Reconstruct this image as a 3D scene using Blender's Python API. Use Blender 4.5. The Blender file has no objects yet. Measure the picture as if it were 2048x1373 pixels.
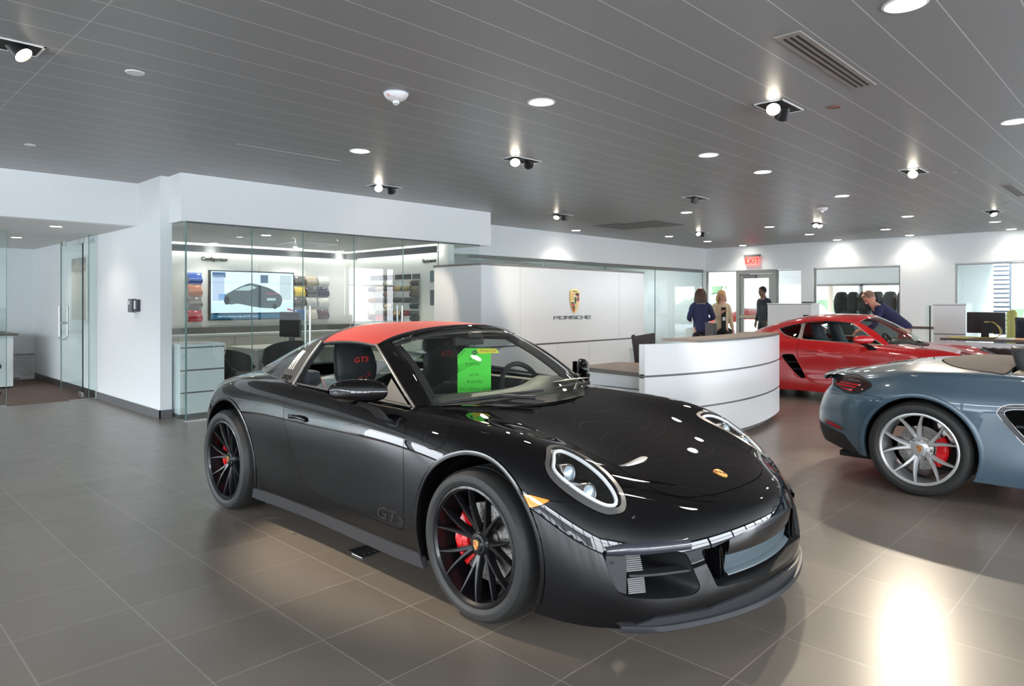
import bpy, math, random
import numpy as np
from mathutils import Vector, Matrix
random.seed(7); rng = np.random.default_rng(7)
SC = bpy.context.scene
COL = SC.collection
PI = math.pi

# ------------------------------------------------------------------ camera
HC = 1.42                                   # eye height
FPX, CX, HY = 1383.0, 1024.0, 605.0         # focal length in pixels, principal column, horizon row (2048x1373)
AZ = math.atan2(2367 - CX, FPX)             # angle between the view axis and world +X
cam_d = bpy.data.cameras.new('camera'); cam = bpy.data.objects.new('camera', cam_d); COL.objects.link(cam)
cam_d.sensor_width = 36.0; cam_d.lens = 36.0 * FPX / 2048.0
cam_d.shift_x = 0.0; cam_d.shift_y = -(1373 / 2 - HY) / 2048.0
cam_d.clip_start = 0.05; cam_d.clip_end = 400
cam.location = (0, 0, HC)
_f = Vector((math.cos(AZ), math.sin(AZ), 0))
_vx, _vy = math.cos(AZ), math.sin(AZ)
cam.rotation_euler = (PI / 2, 0, math.atan2(-_vx, _vy))
SC.camera = cam

# ------------------------------------------------------------------ world, exposure
SC.view_settings.view_transform = 'Standard'; SC.view_settings.look = 'None'
SC.view_settings.gamma = 1.0; SC.view_settings.exposure = 0.45
SC.view_settings.use_curve_mapping = False
wd = bpy.data.worlds.new('overcast_sky'); SC.world = wd; wd.use_nodes = True
_n = wd.node_tree.nodes; _l = wd.node_tree.links
_bg = _n['Background']; _tc = _n.new('ShaderNodeTexCoord'); _sx = _n.new('ShaderNodeSeparateXYZ')
_rp = _n.new('ShaderNodeValToRGB'); _l.new(_tc.outputs['Generated'], _sx.inputs[0]); _l.new(_sx.outputs['Z'], _rp.inputs[0])
_e = _rp.color_ramp.elements
_e[0].position = 0.0; _e[0].color = (0.34, 0.36, 0.385, 1); _e[1].position = 0.75; _e[1].color = (0.84, 0.93, 1.0, 1)
_l.new(_rp.outputs[0], _bg.inputs[0]); _bg.inputs[1].default_value = 27.0
SC.cycles.use_denoising = True
SC.cycles.max_bounces = 10; SC.cycles.transparent_max_bounces = 24; SC.cycles.glossy_bounces = 5
SC.cycles.diffuse_bounces = 4; SC.cycles.caustics_reflective = False; SC.cycles.caustics_refractive = False
SC.cycles.sample_clamp_indirect = 6.0

def _portal(c, sx, sy, rot):
    l = bpy.data.lights.new('daylight_portal', 'AREA'); l.shape = 'RECTANGLE'; l.size = sx; l.size_y = sy; l.cycles.is_portal = True
    o = bpy.data.objects.new('daylight_portal', l); COL.objects.link(o); o.location = c; o.rotation_euler = rot
_portal((-6.62, 4.8, 1.5), 2.5, 21.6, (0, -PI / 2, 0))
_portal((5.8, -6.12, 1.5), 24.6, 2.5, (PI / 2, 0, 0))
# ------------------------------------------------------------------ materials
MATS = {}
def _setin(b, k, v):
    if k in b.inputs: b.inputs[k].default_value = v
def mat(name, col=(.8, .8, .8), rough=.5, metal=0., spec=.5, coat=0., coat_rough=.03, emit=None, estr=0., var=0., vscale=20., bump=0., bscale=200., trans=0., ior=1.45, sheen=0.):
    if name in MATS: return MATS[name]
    m = bpy.data.materials.new(name); m.use_nodes = True; MATS[name] = m
    nt = m.node_tree; b = nt.nodes['Principled BSDF']
    c = (*col, 1)
    b.inputs['Base Color'].default_value = c; b.inputs['Roughness'].default_value = rough; b.inputs['Metallic'].default_value = metal
    _setin(b, 'Specular IOR Level', spec); _setin(b, 'Coat Weight', coat); _setin(b, 'Coat Roughness', coat_rough)
    _setin(b, 'Transmission Weight', trans); _setin(b, 'IOR', ior); _setin(b, 'Sheen Weight', sheen)
    if emit is not None:
        b.inputs['Emission Color'].default_value = (*emit, 1); b.inputs['Emission Strength'].default_value = estr
    tc = nt.nodes.new('ShaderNodeTexCoord')
    nz = nt.nodes.new('ShaderNodeTexNoise'); nz.inputs['Scale'].default_value = vscale; nt.links.new(tc.outputs['Object'], nz.inputs['Vector'])
    if var > 0:
        mx = nt.nodes.new('ShaderNodeMix'); mx.data_type = 'RGBA'; mx.blend_type = 'MIX'
        nt.links.new(nz.outputs['Fac'], mx.inputs['Factor'])
        mx.inputs['A'].default_value = tuple(max(0, x * (1 - var)) for x in col) + (1,)
        mx.inputs['B'].default_value = tuple(min(1, x * (1 + var)) for x in col) + (1,)
        nt.links.new(mx.outputs['Result'], b.inputs['Base Color'])
    if bump > 0:
        nb = nt.nodes.new('ShaderNodeTexNoise'); nb.inputs['Scale'].default_value = bscale; nt.links.new(tc.outputs['Object'], nb.inputs['Vector'])
        bp = nt.nodes.new('ShaderNodeBump'); bp.inputs['Strength'].default_value = bump; bp.inputs['Distance'].default_value = 0.002
        nt.links.new(nb.outputs['Fac'], bp.inputs['Height']); nt.links.new(bp.outputs[0], b.inputs['Normal'])
    return m
def glass(name, tint=(.9, .97, .95), refl=1.0, rough=0.0, base=0.04, f90=1.0):
    """thin pane: transparent body with a fresnel reflection"""
    if name in MATS: return MATS[name]
    m = bpy.data.materials.new(name); m.use_nodes = True; MATS[name] = m
    nt = m.node_tree; nt.nodes.clear(); N = nt.nodes.new; L = nt.links.new
    out = N('ShaderNodeOutputMaterial'); t = N('ShaderNodeBsdfTransparent'); t.inputs[0].default_value = (*tint, 1)
    g = N('ShaderNodeBsdfGlossy'); g.inputs['Roughness'].default_value = rough; g.inputs[0].default_value = (refl, refl, refl, 1)
    fr = N('ShaderNodeFresnel'); fr.inputs[0].default_value = 1.5
    ge = N('ShaderNodeNewGeometry'); iv = N('ShaderNodeMath'); iv.operation = 'SUBTRACT'; iv.inputs[0].default_value = 1.0; L(ge.outputs['Backfacing'], iv.inputs[1]); ml = N('ShaderNodeMath'); ml.operation = 'MULTIPLY'; L(fr.outputs[0], ml.inputs[0]); L(iv.outputs[0], ml.inputs[1])
    mx = N('ShaderNodeMixShader'); L(ml.outputs[0], mx.inputs[0]); L(t.outputs[0], mx.inputs[1]); L(g.outputs[0], mx.inputs[2]); L(mx.outputs[0], out.inputs[0])
    return m
def emis(name, col, s):
    if name in MATS: return MATS[name]
    m = bpy.data.materials.new(name); m.use_nodes = True; MATS[name] = m
    nt = m.node_tree; nt.nodes.clear()
    out = nt.nodes.new('ShaderNodeOutputMaterial'); e = nt.nodes.new('ShaderNodeEmission'); e.inputs[0].default_value = (*col, 1); e.inputs[1].default_value = s
    nt.links.new(e.outputs[0], out.inputs[0]); return m

# ------------------------------------------------------------------ mesh builder
class MB:
    def __init__(s): s.v = []; s.f = []; s.m = []; s.cur = 0
    def add(s, vs, fs):
        o = len(s.v); s.v += [tuple(map(float, p)) for p in vs]; s.f += [tuple(o + i for i in f) for f in fs]; s.m += [s.cur] * len(fs); return s
    def box(s, a, b, R=None, c=None):
        x0, y0, z0 = a; x1, y1, z1 = b
        vs = [(x0, y0, z0), (x1, y0, z0), (x1, y1, z0), (x0, y1, z0), (x0, y0, z1), (x1, y0, z1), (x1, y1, z1), (x0, y1, z1)]
        if R is not None:
            c = Vector(c or (0, 0, 0)); vs = [c + R @ (Vector(p) - c) for p in vs]
        return s.add(vs, [(3, 2, 1, 0), (4, 5, 6, 7), (0, 1, 5, 4), (1, 2, 6, 5), (2, 3, 7, 6), (3, 0, 4, 7)])
    def cbox(s, c, size, rz=0., rx=0., ry=0.):
        R = Matrix.Rotation(rz, 3, 'Z') @ Matrix.Rotation(ry, 3, 'Y') @ Matrix.Rotation(rx, 3, 'X'); c = Vector(c); h = Vector(size) / 2
        return s.box(c - h, c + h, R, c)
    def prism(s, poly, axis, a, b):
        """poly: 2D outline, axis: the axis it is extruded along from a to b"""
        n = len(poly)
        def P(p, t): return {'x': (t, p[0], p[1]), 'y': (p[0], t, p[1]), 'z': (p[0], p[1], t)}[axis]
        vs = [P(p, a) for p in poly] + [P(p, b) for p in poly]
        return s.add(vs, [tuple(range(n))[::-1], tuple(range(n, 2 * n))] + [(i, (i + 1) % n, n + (i + 1) % n, n + i) for i in range(n)])
    def tube(s, pts, r, n=8, closed=False, caps=True):
        pts = [Vector(p) for p in pts]; m = len(pts); rings = []
        rs = r if isinstance(r, (list, tuple)) else [r] * m
        up = None
        for i, p in enumerate(pts):
            if closed: t = pts[(i + 1) % m] - pts[i - 1]
            else: t = pts[min(i + 1, m - 1)] - pts[max(i - 1, 0)]
            if t.length < 1e-9: t = Vector((0, 0, 1))
            t.normalize()
            if up is None:
                up = Vector((0, 0, 1)) if abs(t.z) < .9 else Vector((1, 0, 0))
            a = (up - t * up.dot(t))
            if a.length < 1e-6: a = t.orthogonal()
            a.normalize(); b = t.cross(a); up = a
            rings.append([p + (a * math.cos(2 * PI * k / n) + b * math.sin(2 * PI * k / n)) * rs[i] for k in range(n)])
        vs = [q for rg in rings for q in rg]; fs = []
        for i in range(m if closed else m - 1):
            j = (i + 1) % m
            for k in range(n):
                fs.append((i * n + k, i * n + (k + 1) % n, j * n + (k + 1) % n, j * n + k))
        if caps and not closed: fs += [tuple(range(n))[::-1], tuple((m - 1) * n + k for k in range(n))]
        return s.add(vs, fs)
    def lathe(s, prof, n=32, axis='z', c=(0, 0, 0), close=False):
        """prof: (r, h) pairs, turned about the axis through c"""
        vs = []
        for k in range(n):
            a = 2 * PI * k / n; ca, sa = math.cos(a), math.sin(a)
            for r, h in prof:
                vs.append({'z': (c[0] + r * ca, c[1] + r * sa, c[2] + h), 'x': (c[0] + h, c[1] + r * ca, c[2] + r * sa), 'y': (c[0] + r * sa, c[1] + h, c[2] + r * ca)}[axis])
        m = len(prof); fs = []
        for k in range(n):
            k2 = (k + 1) % n
            for i in range(m if close else m - 1):
                i2 = (i + 1) % m
                q = [k * m + i, k2 * m + i, k2 * m + i2, k * m + i2]
                fs.append(tuple(q))
        return s.add(vs, fs)
    def grid(s, A, flip=False):
        A = np.asarray(A); m, n = A.shape[:2]
        fs = [(i * n + j, i * n + j + 1, (i + 1) * n + j + 1, (i + 1) * n + j) for i in range(m - 1) for j in range(n - 1)]
        if flip: fs = [f[::-1] for f in fs]
        return s.add(A.reshape(-1, 3), fs)
    def ball(s, c, r, n=12, sc=(1, 1, 1)):
        vs = [(c[0], c[1], c[2] + r * sc[2])]; h = n // 2
        for i in range(1, h):
            for k in range(n):
                t = PI * i / h; a = 2 * PI * k / n
                vs.append((c[0] + r * sc[0] * math.sin(t) * math.cos(a), c[1] + r * sc[1] * math.sin(t) * math.sin(a), c[2] + r * sc[2] * math.cos(t)))
        vs.append((c[0], c[1], c[2] - r * sc[2])); L = len(vs) - 1; fs = []
        for k in range(n):
            k2 = (k + 1) % n
            fs.append((0, 1 + k, 1 + k2)); fs.append((L, 1 + (h - 2) * n + k2, 1 + (h - 2) * n + k))
            for i in range(h - 2): fs.append((1 + i * n + k, 1 + (i + 1) * n + k, 1 + (i + 1) * n + k2, 1 + i * n + k2))
        return s.add(vs, fs)
    def disc(s, c, r, n=24, axis='z', flip=False):
        vs = []
        for k in range(n):
            a = 2 * PI * k / n; x, y = r * math.cos(a), r * math.sin(a)
            vs.append({'z': (c[0] + x, c[1] + y, c[2]), 'x': (c[0], c[1] + x, c[2] + y), 'y': (c[0] + y, c[1], c[2] + x)}[axis])
        f = tuple(range(n)); return s.add(vs, [f[::-1] if flip else f])
    def xf(s, M):
        s.v = [tuple(M @ Vector(p)) for p in s.v]; return s
    def build(s, name, m, parent=None, at=(0, 0, 0), smooth=None, bevel=0., seg=2):
        me = bpy.data.meshes.new(name)
        o3 = Vector(at) if parent is None else Vector((0, 0, 0))
        vs = [tuple(Vector(p) - o3) for p in s.v] if parent is None else s.v
        me.from_pydata(vs, [], s.f)
        for mm in (m if isinstance(m, (list, tuple)) else [m]): me.materials.append(mm)
        if max(s.m or [0]) > 0: me.polygons.foreach_set('material_index', s.m)
        if smooth is not None:
            me.shade_smooth(); me.set_sharp_from_angle(angle=math.radians(smooth))
        me.update()
        o = bpy.data.objects.new(name, me); COL.objects.link(o)
        if parent is None: o.location = o3
        else: o.parent = parent
        if bevel > 0:
            b = o.modifiers.new('bevel', 'BEVEL'); b.width = bevel; b.segments = seg; b.limit_method = 'ANGLE'
        return o
def tag(o, label=None, cat=None, group=None, kind=None):
    if label: o['label'] = label
    if cat: o['category'] = cat
    if group: o['group'] = group
    if kind: o['kind'] = kind
    return o
def thing(name, label, cat, loc=(0, 0, 0), rz=0., group=None):
    o = bpy.data.objects.new(name, None); COL.objects.link(o); o.location = loc; o.rotation_euler = (0, 0, rz); o.empty_display_size = .1
    return tag(o, label, cat, group)
def struct(name, mb, m, **k):
    o = mb.build(name, m, **k); o['kind'] = 'structure'; return o
def copy_tree(o, parent=None):
    c = o.copy(); COL.objects.link(c); c.parent = parent
    for ch in list(o.children): copy_tree(ch, c)
    return c
def text(name, body, size, m, parent=None, loc=(0, 0, 0), rot=(0, 0, 0), ext=.002, align='CENTER', sx=1., shear=0., label=None, off=0., spacing=1.):
    cu = bpy.data.curves.new(name, 'FONT'); cu.body = body; cu.size = size; cu.extrude = ext; cu.align_x = align; cu.align_y = 'CENTER'; cu.shear = shear; cu.offset = off; cu.space_character = spacing
    t = bpy.data.objects.new(name, cu); COL.objects.link(t)
    dg = bpy.context.evaluated_depsgraph_get(); me = bpy.data.meshes.new_from_object(t.evaluated_get(dg))
    bpy.data.objects.remove(t); bpy.data.curves.remove(cu)
    me.name = name; me.materials.clear(); me.materials.append(m)
    o = bpy.data.objects.new(name, me); COL.objects.link(o); o.parent = parent; o.location = loc; o.rotation_euler = rot; o.scale = (sx, 1, 1)
    return o
def blade(name, curve_pts, width, m, parent): pass

# ------------------------------------------------------------------ splines
def spl(xs, ys, q):
    """natural cubic through (xs, ys); ys may be (n, d)"""
    xs = np.asarray(xs, float); ys = np.asarray(ys, float); q = np.asarray(q, float)
    if ys.ndim == 1: return spl(xs, ys[:, None], q)[..., 0]
    n = len(xs); h = np.diff(xs)
    A = np.zeros((n, n)); B = np.zeros((n, ys.shape[1])); A[0, 0] = A[-1, -1] = 1
    for i in range(1, n - 1):
        A[i, i - 1] = h[i - 1]; A[i, i] = 2 * (h[i - 1] + h[i]); A[i, i + 1] = h[i]
        B[i] = 3 * ((ys[i + 1] - ys[i]) / h[i] - (ys[i] - ys[i - 1]) / h[i - 1])
    c = np.linalg.solve(A, B)
    b = (ys[1:] - ys[:-1]) / h[:, None] - h[:, None] * (2 * c[:-1] + c[1:]) / 3; d = (c[1:] - c[:-1]) / (3 * h[:, None])
    k = np.clip(np.searchsorted(xs, q) - 1, 0, n - 2); t = (q - xs[k])[..., None]
    return ys[k] + b[k] * t + c[k] * t ** 2 + d[k] * t ** 3
def smooth_closed(pts, m=8):
    """Catmull-Rom through a closed outline"""
    P = np.asarray(pts, float); n = len(P); out = []
    for i in range(n):
        p0, p1, p2, p3 = P[i - 1], P[i], P[(i + 1) % n], P[(i + 2) % n]
        for t in np.linspace(0, 1, m, endpoint=False):
            out.append(.5 * (2 * p1 + (p2 - p0) * t + (2 * p0 - 5 * p1 + 4 * p2 - p3) * t * t + (3 * p1 - p0 - 3 * p2 + p3) * t ** 3))
    return np.array(out)
def smooth_open(pts, m=8):
    P = np.asarray(pts, float); P = np.vstack([2 * P[0] - P[1], P, 2 * P[-1] - P[-2]]); out = []
    for i in range(1, len(P) - 2):
        p0, p1, p2, p3 = P[i - 1], P[i], P[i + 1], P[i + 2]
        for t in np.linspace(0, 1, m, endpoint=False):
            out.append(.5 * (2 * p1 + (p2 - p0) * t + (2 * p0 - 5 * p1 + 4 * p2 - p3) * t * t + (3 * p1 - p0 - 3 * p2 + p3) * t ** 3))
    out.append(P[-2]); return np.array(out)
def rounded(pts, rad, m=5):
    """closed outline with its corners rounded"""
    P = [Vector(p) for p in pts]; n = len(P); out = []
    for i in range(n):
        a, b, c = P[i - 1], P[i], P[(i + 1) % n]; r = rad[i] if isinstance(rad, (list, tuple)) else rad
        u = (a - b); v = (c - b); k = min(r, u.length * .49, v.length * .49)
        p = b + u.normalized() * k; q = b + v.normalized() * k
        for t in np.linspace(0, 1, m): out.append(tuple(p * (1 - t) ** 2 + b * 2 * t * (1 - t) + q * t * t))
    return np.array(out)
def sdf(P, poly):
    """signed distance of 2D points to a closed polygon, positive inside"""
    P = np.asarray(P, float); A = np.asarray(poly, float); B = np.roll(A, -1, 0); d2 = np.full(len(P), 1e9); ins = np.zeros(len(P), bool)
    for a, b in zip(A, B):
        e = b - a; L = e @ e
        if L < 1e-14: continue
        w = P - a; t = np.clip((w @ e) / L, 0, 1); r = w - t[:, None] * e; d2 = np.minimum(d2, (r ** 2).sum(1))
        cr = ((a[1] > P[:, 1]) != (b[1] > P[:, 1]))
        if abs(e[1]) > 1e-14: ins ^= cr & (P[:, 0] < e[0] * (P[:, 1] - a[1]) / e[1] + a[0])
    return np.where(ins, 1, -1) * np.sqrt(d2)

# ------------------------------------------------------------------ shell surfaces that can be cut along curves
class Shell:
    def __init__(s, V, N, T): s.V = V; s.N = N; s.T = T
    def clip(s, g):
        """split in (g > 0, g < 0)"""
        g = np.where(np.abs(g) < 1e-7, 1e-7, g); S = g > 0; T = s.T; c = S[T].sum(1) if len(T) else np.zeros(0, int)
        pos = [T[c == 3]]; neg = [T[c == 0]]; V = s.V; N = s.N; nv = len(V)
        mix = T[(c == 1) | (c == 2)]
        if len(mix):
            cm = S[mix].sum(1); lone = np.where(cm == 1, np.argmax(S[mix], 1), np.argmin(S[mix], 1)); R = np.arange(len(mix))
            a = mix[R, lone]; b = mix[R, (lone + 1) % 3]; d = mix[R, (lone + 2) % 3]
            E = np.vstack([np.stack([a, b], 1), np.stack([a, d], 1)]); Es = np.sort(E, 1)
            key = Es[:, 0].astype(np.int64) * (nv + 1) + Es[:, 1]; uq, inv = np.unique(key, return_inverse=True)
            i0 = (uq // (nv + 1)).astype(int); i1 = (uq % (nv + 1)).astype(int); t = (g[i0] / (g[i0] - g[i1]))[:, None]
            NVv = V[i0] * (1 - t) + V[i1] * t; NN = N[i0] * (1 - t) + N[i1] * t; NN /= np.linalg.norm(NN, axis=1, keepdims=True) + 1e-12
            V = np.vstack([V, NVv]); N = np.vstack([N, NN]); inv = inv.reshape(-1)
            p = nv + inv[:len(mix)]; q = nv + inv[len(mix):]
            t1 = np.stack([a, p, q], 1); t2 = np.vstack([np.stack([p, b, d], 1), np.stack([p, d, q], 1)])
            lp = cm == 1; lp2 = np.concatenate([lp, lp])
            pos += [t1[lp], t2[~lp2]]; neg += [t1[~lp], t2[lp2]]
        A = Shell(V, N, np.vstack(pos)).compact(); B = Shell(V, N, np.vstack(neg)).compact(); return A, B
    def compact(s):
        if len(s.T) == 0: return Shell(np.zeros((0, 3)), np.zeros((0, 3)), np.zeros((0, 3), int))
        u, inv = np.unique(s.T, return_inverse=True); return Shell(s.V[u], s.N[u], inv.reshape(-1, 3))
    def where(s, mask_fn):
        """faces whose centre passes the test, and the rest"""
        if len(s.T) == 0: return s, s
        c = s.V[s.T].mean(1); n = s.N[s.T].mean(1); k = mask_fn(c, n); return Shell(s.V, s.N, s.T[k]).compact(), Shell(s.V, s.N, s.T[~k]).compact()
    def off(s, d): return Shell(s.V + s.N * d, s.N.copy(), s.T.copy())
    def join(s, o): 
        if len(o.T) == 0: return s
        if len(s.T) == 0: return o
        return Shell(np.vstack([s.V, o.V]), np.vstack([s.N, o.N]), np.vstack([s.T, o.T + len(s.V)]))
    def mirror(s): return Shell(s.V * [1, -1, 1], s.N * [1, -1, 1], s.T[:, ::-1])
    def boundary(s):
        E = np.vstack([s.T[:, [0, 1]], s.T[:, [1, 2]], s.T[:, [2, 0]]]); Es = np.sort(E, 1)
        key = Es[:, 0].astype(np.int64) * (len(s.V) + 1) + Es[:, 1]; uq, idx, cnt = np.unique(key, return_index=True, return_counts=True)
        return E[idx[cnt == 1]]
    def build(s, name, m, parent, rim=0., rim_m=None, sel=None):
        V = s.V; N = s.N; T = s.T; mi = np.zeros(len(T), int)
        if rim > 0 and len(T):
            E = s.boundary(); a, b = E[:, 0], E[:, 1]; n0 = len(V); k = len(E)
            Va, Vb = V[a], V[b]; Ia, Ib = Va - N[a] * rim, Vb - N[b] * rim
            fn = np.cross(Vb - Va, Ia - Va); fn /= np.linalg.norm(fn, axis=1, keepdims=True) + 1e-12
            V = np.vstack([V, Va, Vb, Ia, Ib]); N = np.vstack([N, -fn, -fn, -fn, -fn]); r = np.arange(k) + n0
            T = np.vstack([T, np.stack([r, r + 2 * k, r + k], 1), np.stack([r + k, r + 2 * k, r + 3 * k], 1)]); mi = np.concatenate([mi, np.ones(2 * k, int)])
        me = bpy.data.meshes.new(name); me.from_pydata(V.tolist(), [], T.tolist())
        me.materials.append(m)
        if rim_m is not None: me.materials.append(rim_m); me.polygons.foreach_set('material_index', mi)
        me.shade_smooth(); me.update()
        me.normals_split_custom_set_from_vertices(N.tolist())
        o = bpy.data.objects.new(name, me); COL.objects.link(o); o.parent = parent
        return o
def grid_shell(A, flip=False):
    A = np.asarray(A, float); m, n = A.shape[:2]
    du = np.gradient(A, axis=0); dv = np.gradient(A, axis=1); N = np.cross(du, dv); L = np.linalg.norm(N, axis=2, keepdims=True)
    N = N / (L + 1e-12); 
    idx = np.arange(m * n).reshape(m, n); a = idx[:-1, :-1].ravel(); b = idx[1:, :-1].ravel(); c = idx[1:, 1:].ravel(); d = idx[:-1, 1:].ravel()
    T = np.vstack([np.stack([a, b, c], 1), np.stack([a, c, d], 1)]); V = A.reshape(-1, 3); N = N.reshape(-1, 3)
    if flip: T = T[:, ::-1]; N = -N
    return Shell(V.copy(), N.copy(), T)
def cage_shell(verts, quads, lev=3, fit=3, creases=None):
    """subdivided closed-form surface that passes through the cage points"""
    verts = np.asarray(verts, float); target = verts.copy(); cur = verts.copy(); n = len(verts)
    me = bpy.data.meshes.new('cage'); me.from_pydata(cur.tolist(), [], quads); me.update()
    o = bpy.data.objects.new('cage', me); COL.objects.link(o); md = o.modifiers.new('s', 'SUBSURF'); md.levels = lev; md.render_levels = lev; md.boundary_smooth = 'ALL'
    if creases:
        at = me.attributes.new('crease_edge', 'FLOAT', 'EDGE')
        ek = {tuple(sorted(e.vertices)): i for i, e in enumerate(me.edges)}
        for (a, b), w in creases.items():
            k = tuple(sorted((a, b)))
            if k in ek: at.data[ek[k]].value = w
    for it in range(fit + 1):
        me.vertices.foreach_set('co', cur.ravel()); me.update()
        dg = bpy.context.evaluated_depsgraph_get(); dg.update(); ev = o.evaluated_get(dg).to_mesh()
        nv = len(ev.vertices); co = np.empty(nv * 3); ev.vertices.foreach_get('co', co); co = co.reshape(-1, 3)
        if it < fit: cur += (target - co[:n]) * .9; o.evaluated_get(dg).to_mesh_clear(); continue
        no = np.empty(nv * 3); ev.vertex_normals.foreach_get('vector', no); no = no.reshape(-1, 3)
        nl = len(ev.loops); lv = np.empty(nl, int); ev.loops.foreach_get('vertex_index', lv); Q = lv.reshape(-1, 4)
    T = np.vstack([Q[:, [0, 1, 2]], Q[:, [0, 2, 3]]]); o.evaluated_get(dg).to_mesh_clear()
    bpy.data.objects.remove(o); bpy.data.meshes.remove(me)
    return Shell(co.copy(), no.copy(), T)
def box_cage(side, top, front, rear):
    """side[i][k], top[i][j], front[j][k], rear[j][k] -> mirrored cage open at the bottom. Coordinates (u, w, z)."""
    NI = len(side); K = len(side[0]) - 1; J = len(top[0]); ids = {}; vs = []
    def P(i, j, k):
        a = abs(j); sg = -1 if j < 0 else 1
        if a == J: p = side[i][k]
        elif k == K: p = top[i][a]
        elif i == 0: p = front[a][k]
        else: p = rear[a][k]
        return (p[0], sg * p[1], p[2])
    def I(i, j, k):
        key = (i, j, k)
        if key not in ids: ids[key] = len(vs); vs.append(P(i, j, k))
        return ids[key]
    q = []
    for i in range(NI - 1):
        for k in range(K):
            q.append((I(i, J, k), I(i, J, k + 1), I(i + 1, J, k + 1), I(i + 1, J, k)))
            q.append((I(i, -J, k), I(i + 1, -J, k), I(i + 1, -J, k + 1), I(i, -J, k + 1)))
        for j in range(-J, J): q.append((I(i, j, K), I(i + 1, j, K), I(i + 1, j + 1, K), I(i, j + 1, K)))
    for j in range(-J, J):
        for k in range(K):
            q.append((I(0, j, k), I(0, j, k + 1), I(0, j + 1, k + 1), I(0, j + 1, k)))
            q.append((I(NI - 1, j, k), I(NI - 1, j + 1, k), I(NI - 1, j + 1, k + 1), I(NI - 1, j, k + 1)))
    return vs, q, ids
def lines_to_cage(st, rows, cols, front, rear):
    """st: stations u; rows: list of (keys u, w, z) from sill to crest; cols: list of (keys u, w, z) from the centre outwards"""
    side = []
    R = [[np.asarray(a, float) for a in zip(*r)] for r in rows]; Cc = [[np.asarray(a, float) for a in zip(*c)] for c in cols]
    # every key is (s, u, w, z) where s is the running station parameter
    for s_ in st: side.append([tuple(spl(r[0], np.stack(r[1:4], 1), np.array([s_]))[0]) for r in R])
    top = [[tuple(spl(c[0], np.stack(c[1:4], 1), np.array([s_]))[0]) for c in Cc] for s_ in st]
    st = np.asarray(st, float); n = len(st); D = np.zeros((n - 2, n))
    for i in range(1, n - 1):
        h0, h1 = st[i] - st[i - 1], st[i + 1] - st[i]; D[i - 1, i - 1:i + 2] = 2 / (h0 * (h0 + h1)), -2 / (h0 * h1), 2 / (h1 * (h0 + h1))
    Wt = np.ones(n); Wt[[0, -1]] = 1e4; M = np.linalg.inv(np.diag(Wt) + 7e-5 * D.T @ D) @ np.diag(Wt)      # fairing: takes the ripple out of every long line
    side = np.einsum('ij,jkc->ikc', M, np.array(side)); M2 = np.linalg.inv(np.diag(Wt) + 4e-4 * D.T @ D) @ np.diag(Wt); top = np.einsum('ij,jkc->ikc', M2, np.array(top)); top[:, 0, 1] = 0
    side = [[tuple(p) for p in r] for r in side.tolist()]; top = [[tuple(p) for p in r] for r in top.tolist()]
    return side, top
# ------------------------------------------------------------------ pieces every car here shares
M_TYRE = mat('tyre_rubber', (.018, .018, .018), rough=.55, bump=.15, bscale=300)
M_BLACK = mat('matte_black_trim', (.012, .012, .013), rough=.55)
M_DARK = mat('black_void', (.004, .004, .004), rough=.9, spec=.1)
M_SATIN = mat('satin_grey_trim', (.030, .031, .034), rough=.42, spec=.4)
M_CHROME = mat('chrome', (.8, .8, .8), rough=.08, metal=1)
M_DISC = mat('brake_disc_steel', (.32, .31, .29), rough=.32, metal=1)
M_RED_CAL = mat('caliper_red', (.62, .006, .01), rough=.25, coat=.8)
M_GOLD = mat('crest_gold', (.75, .48, .16), rough=.3, metal=1)
M_CRED = mat('crest_red', (.45, .01, .015), rough=.35)
M_CBLK = mat('crest_black', (.01, .01, .01), rough=.35)
M_SILVER = mat('silver_wheel_paint', (.50, .50, .50), rough=.30, metal=.45, coat=.5, coat_rough=.08)
M_BWHEEL = mat('gloss_black_wheel', (.005, .005, .006), rough=.35, spec=.25, coat=.35, coat_rough=.08)
M_CLEAR = glass('clear_lens', (.97, .98, .98))
M_CARGL = glass('car_glass', (.80, .86, .84))
M_PRIV = glass('tinted_car_glass', (.30, .34, .34))
M_LEATHER = mat('black_leather', (.018, .019, .021), rough=.5, bump=.1, bscale=500)
M_ALCAN = mat('dark_suede', (.022, .026, .03), rough=.85, sheen=.4)
M_REDCL = mat('red_cloth', (.55, .04, .03), rough=.8)

def spoke(mb, a0, a1, r0, r1, yo, w0, w1, dep, curve=0.):
    """one tapered wheel arm from angle a0 at radius r0 to a1 at r1; yo(r) is the face offset"""
    n = 9; A = []
    for i in range(n):
        t = i / (n - 1); r = r0 + (r1 - r0) * t; a = a0 + (a1 - a0) * (t ** .8) + curve * math.sin(PI * t)
        wd = w0 + (w1 - w0) * t; d = dep * (1 - .35 * t); c = Vector((r * math.cos(a), 0, r * math.sin(a))); tn = Vector((-math.sin(a), 0, math.cos(a))); y = yo(r)
        ring = []
        for (s, dy) in ((-.5, -d), (-.5, -.006), (-.3, 0), (.3, 0), (.5, -.006), (.5, -d)):
            p = c + tn * (s * wd * (1.25 if dy < -.01 else 1)); ring.append((p.x, y + dy, p.z))
        A.append(ring)
    vs = [p for rg in A for p in rg]; fs = []
    for i in range(n - 1):
        for k in range(6):
            k2 = (k + 1) % 6; fs.append((i * 6 + k, (i + 1) * 6 + k, (i + 1) * 6 + k2, i * 6 + k2))
    fs.append(tuple(range(6))); fs.append(tuple((n - 1) * 6 + k for k in range(6))[::-1]); mb.add(vs, fs)
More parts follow.
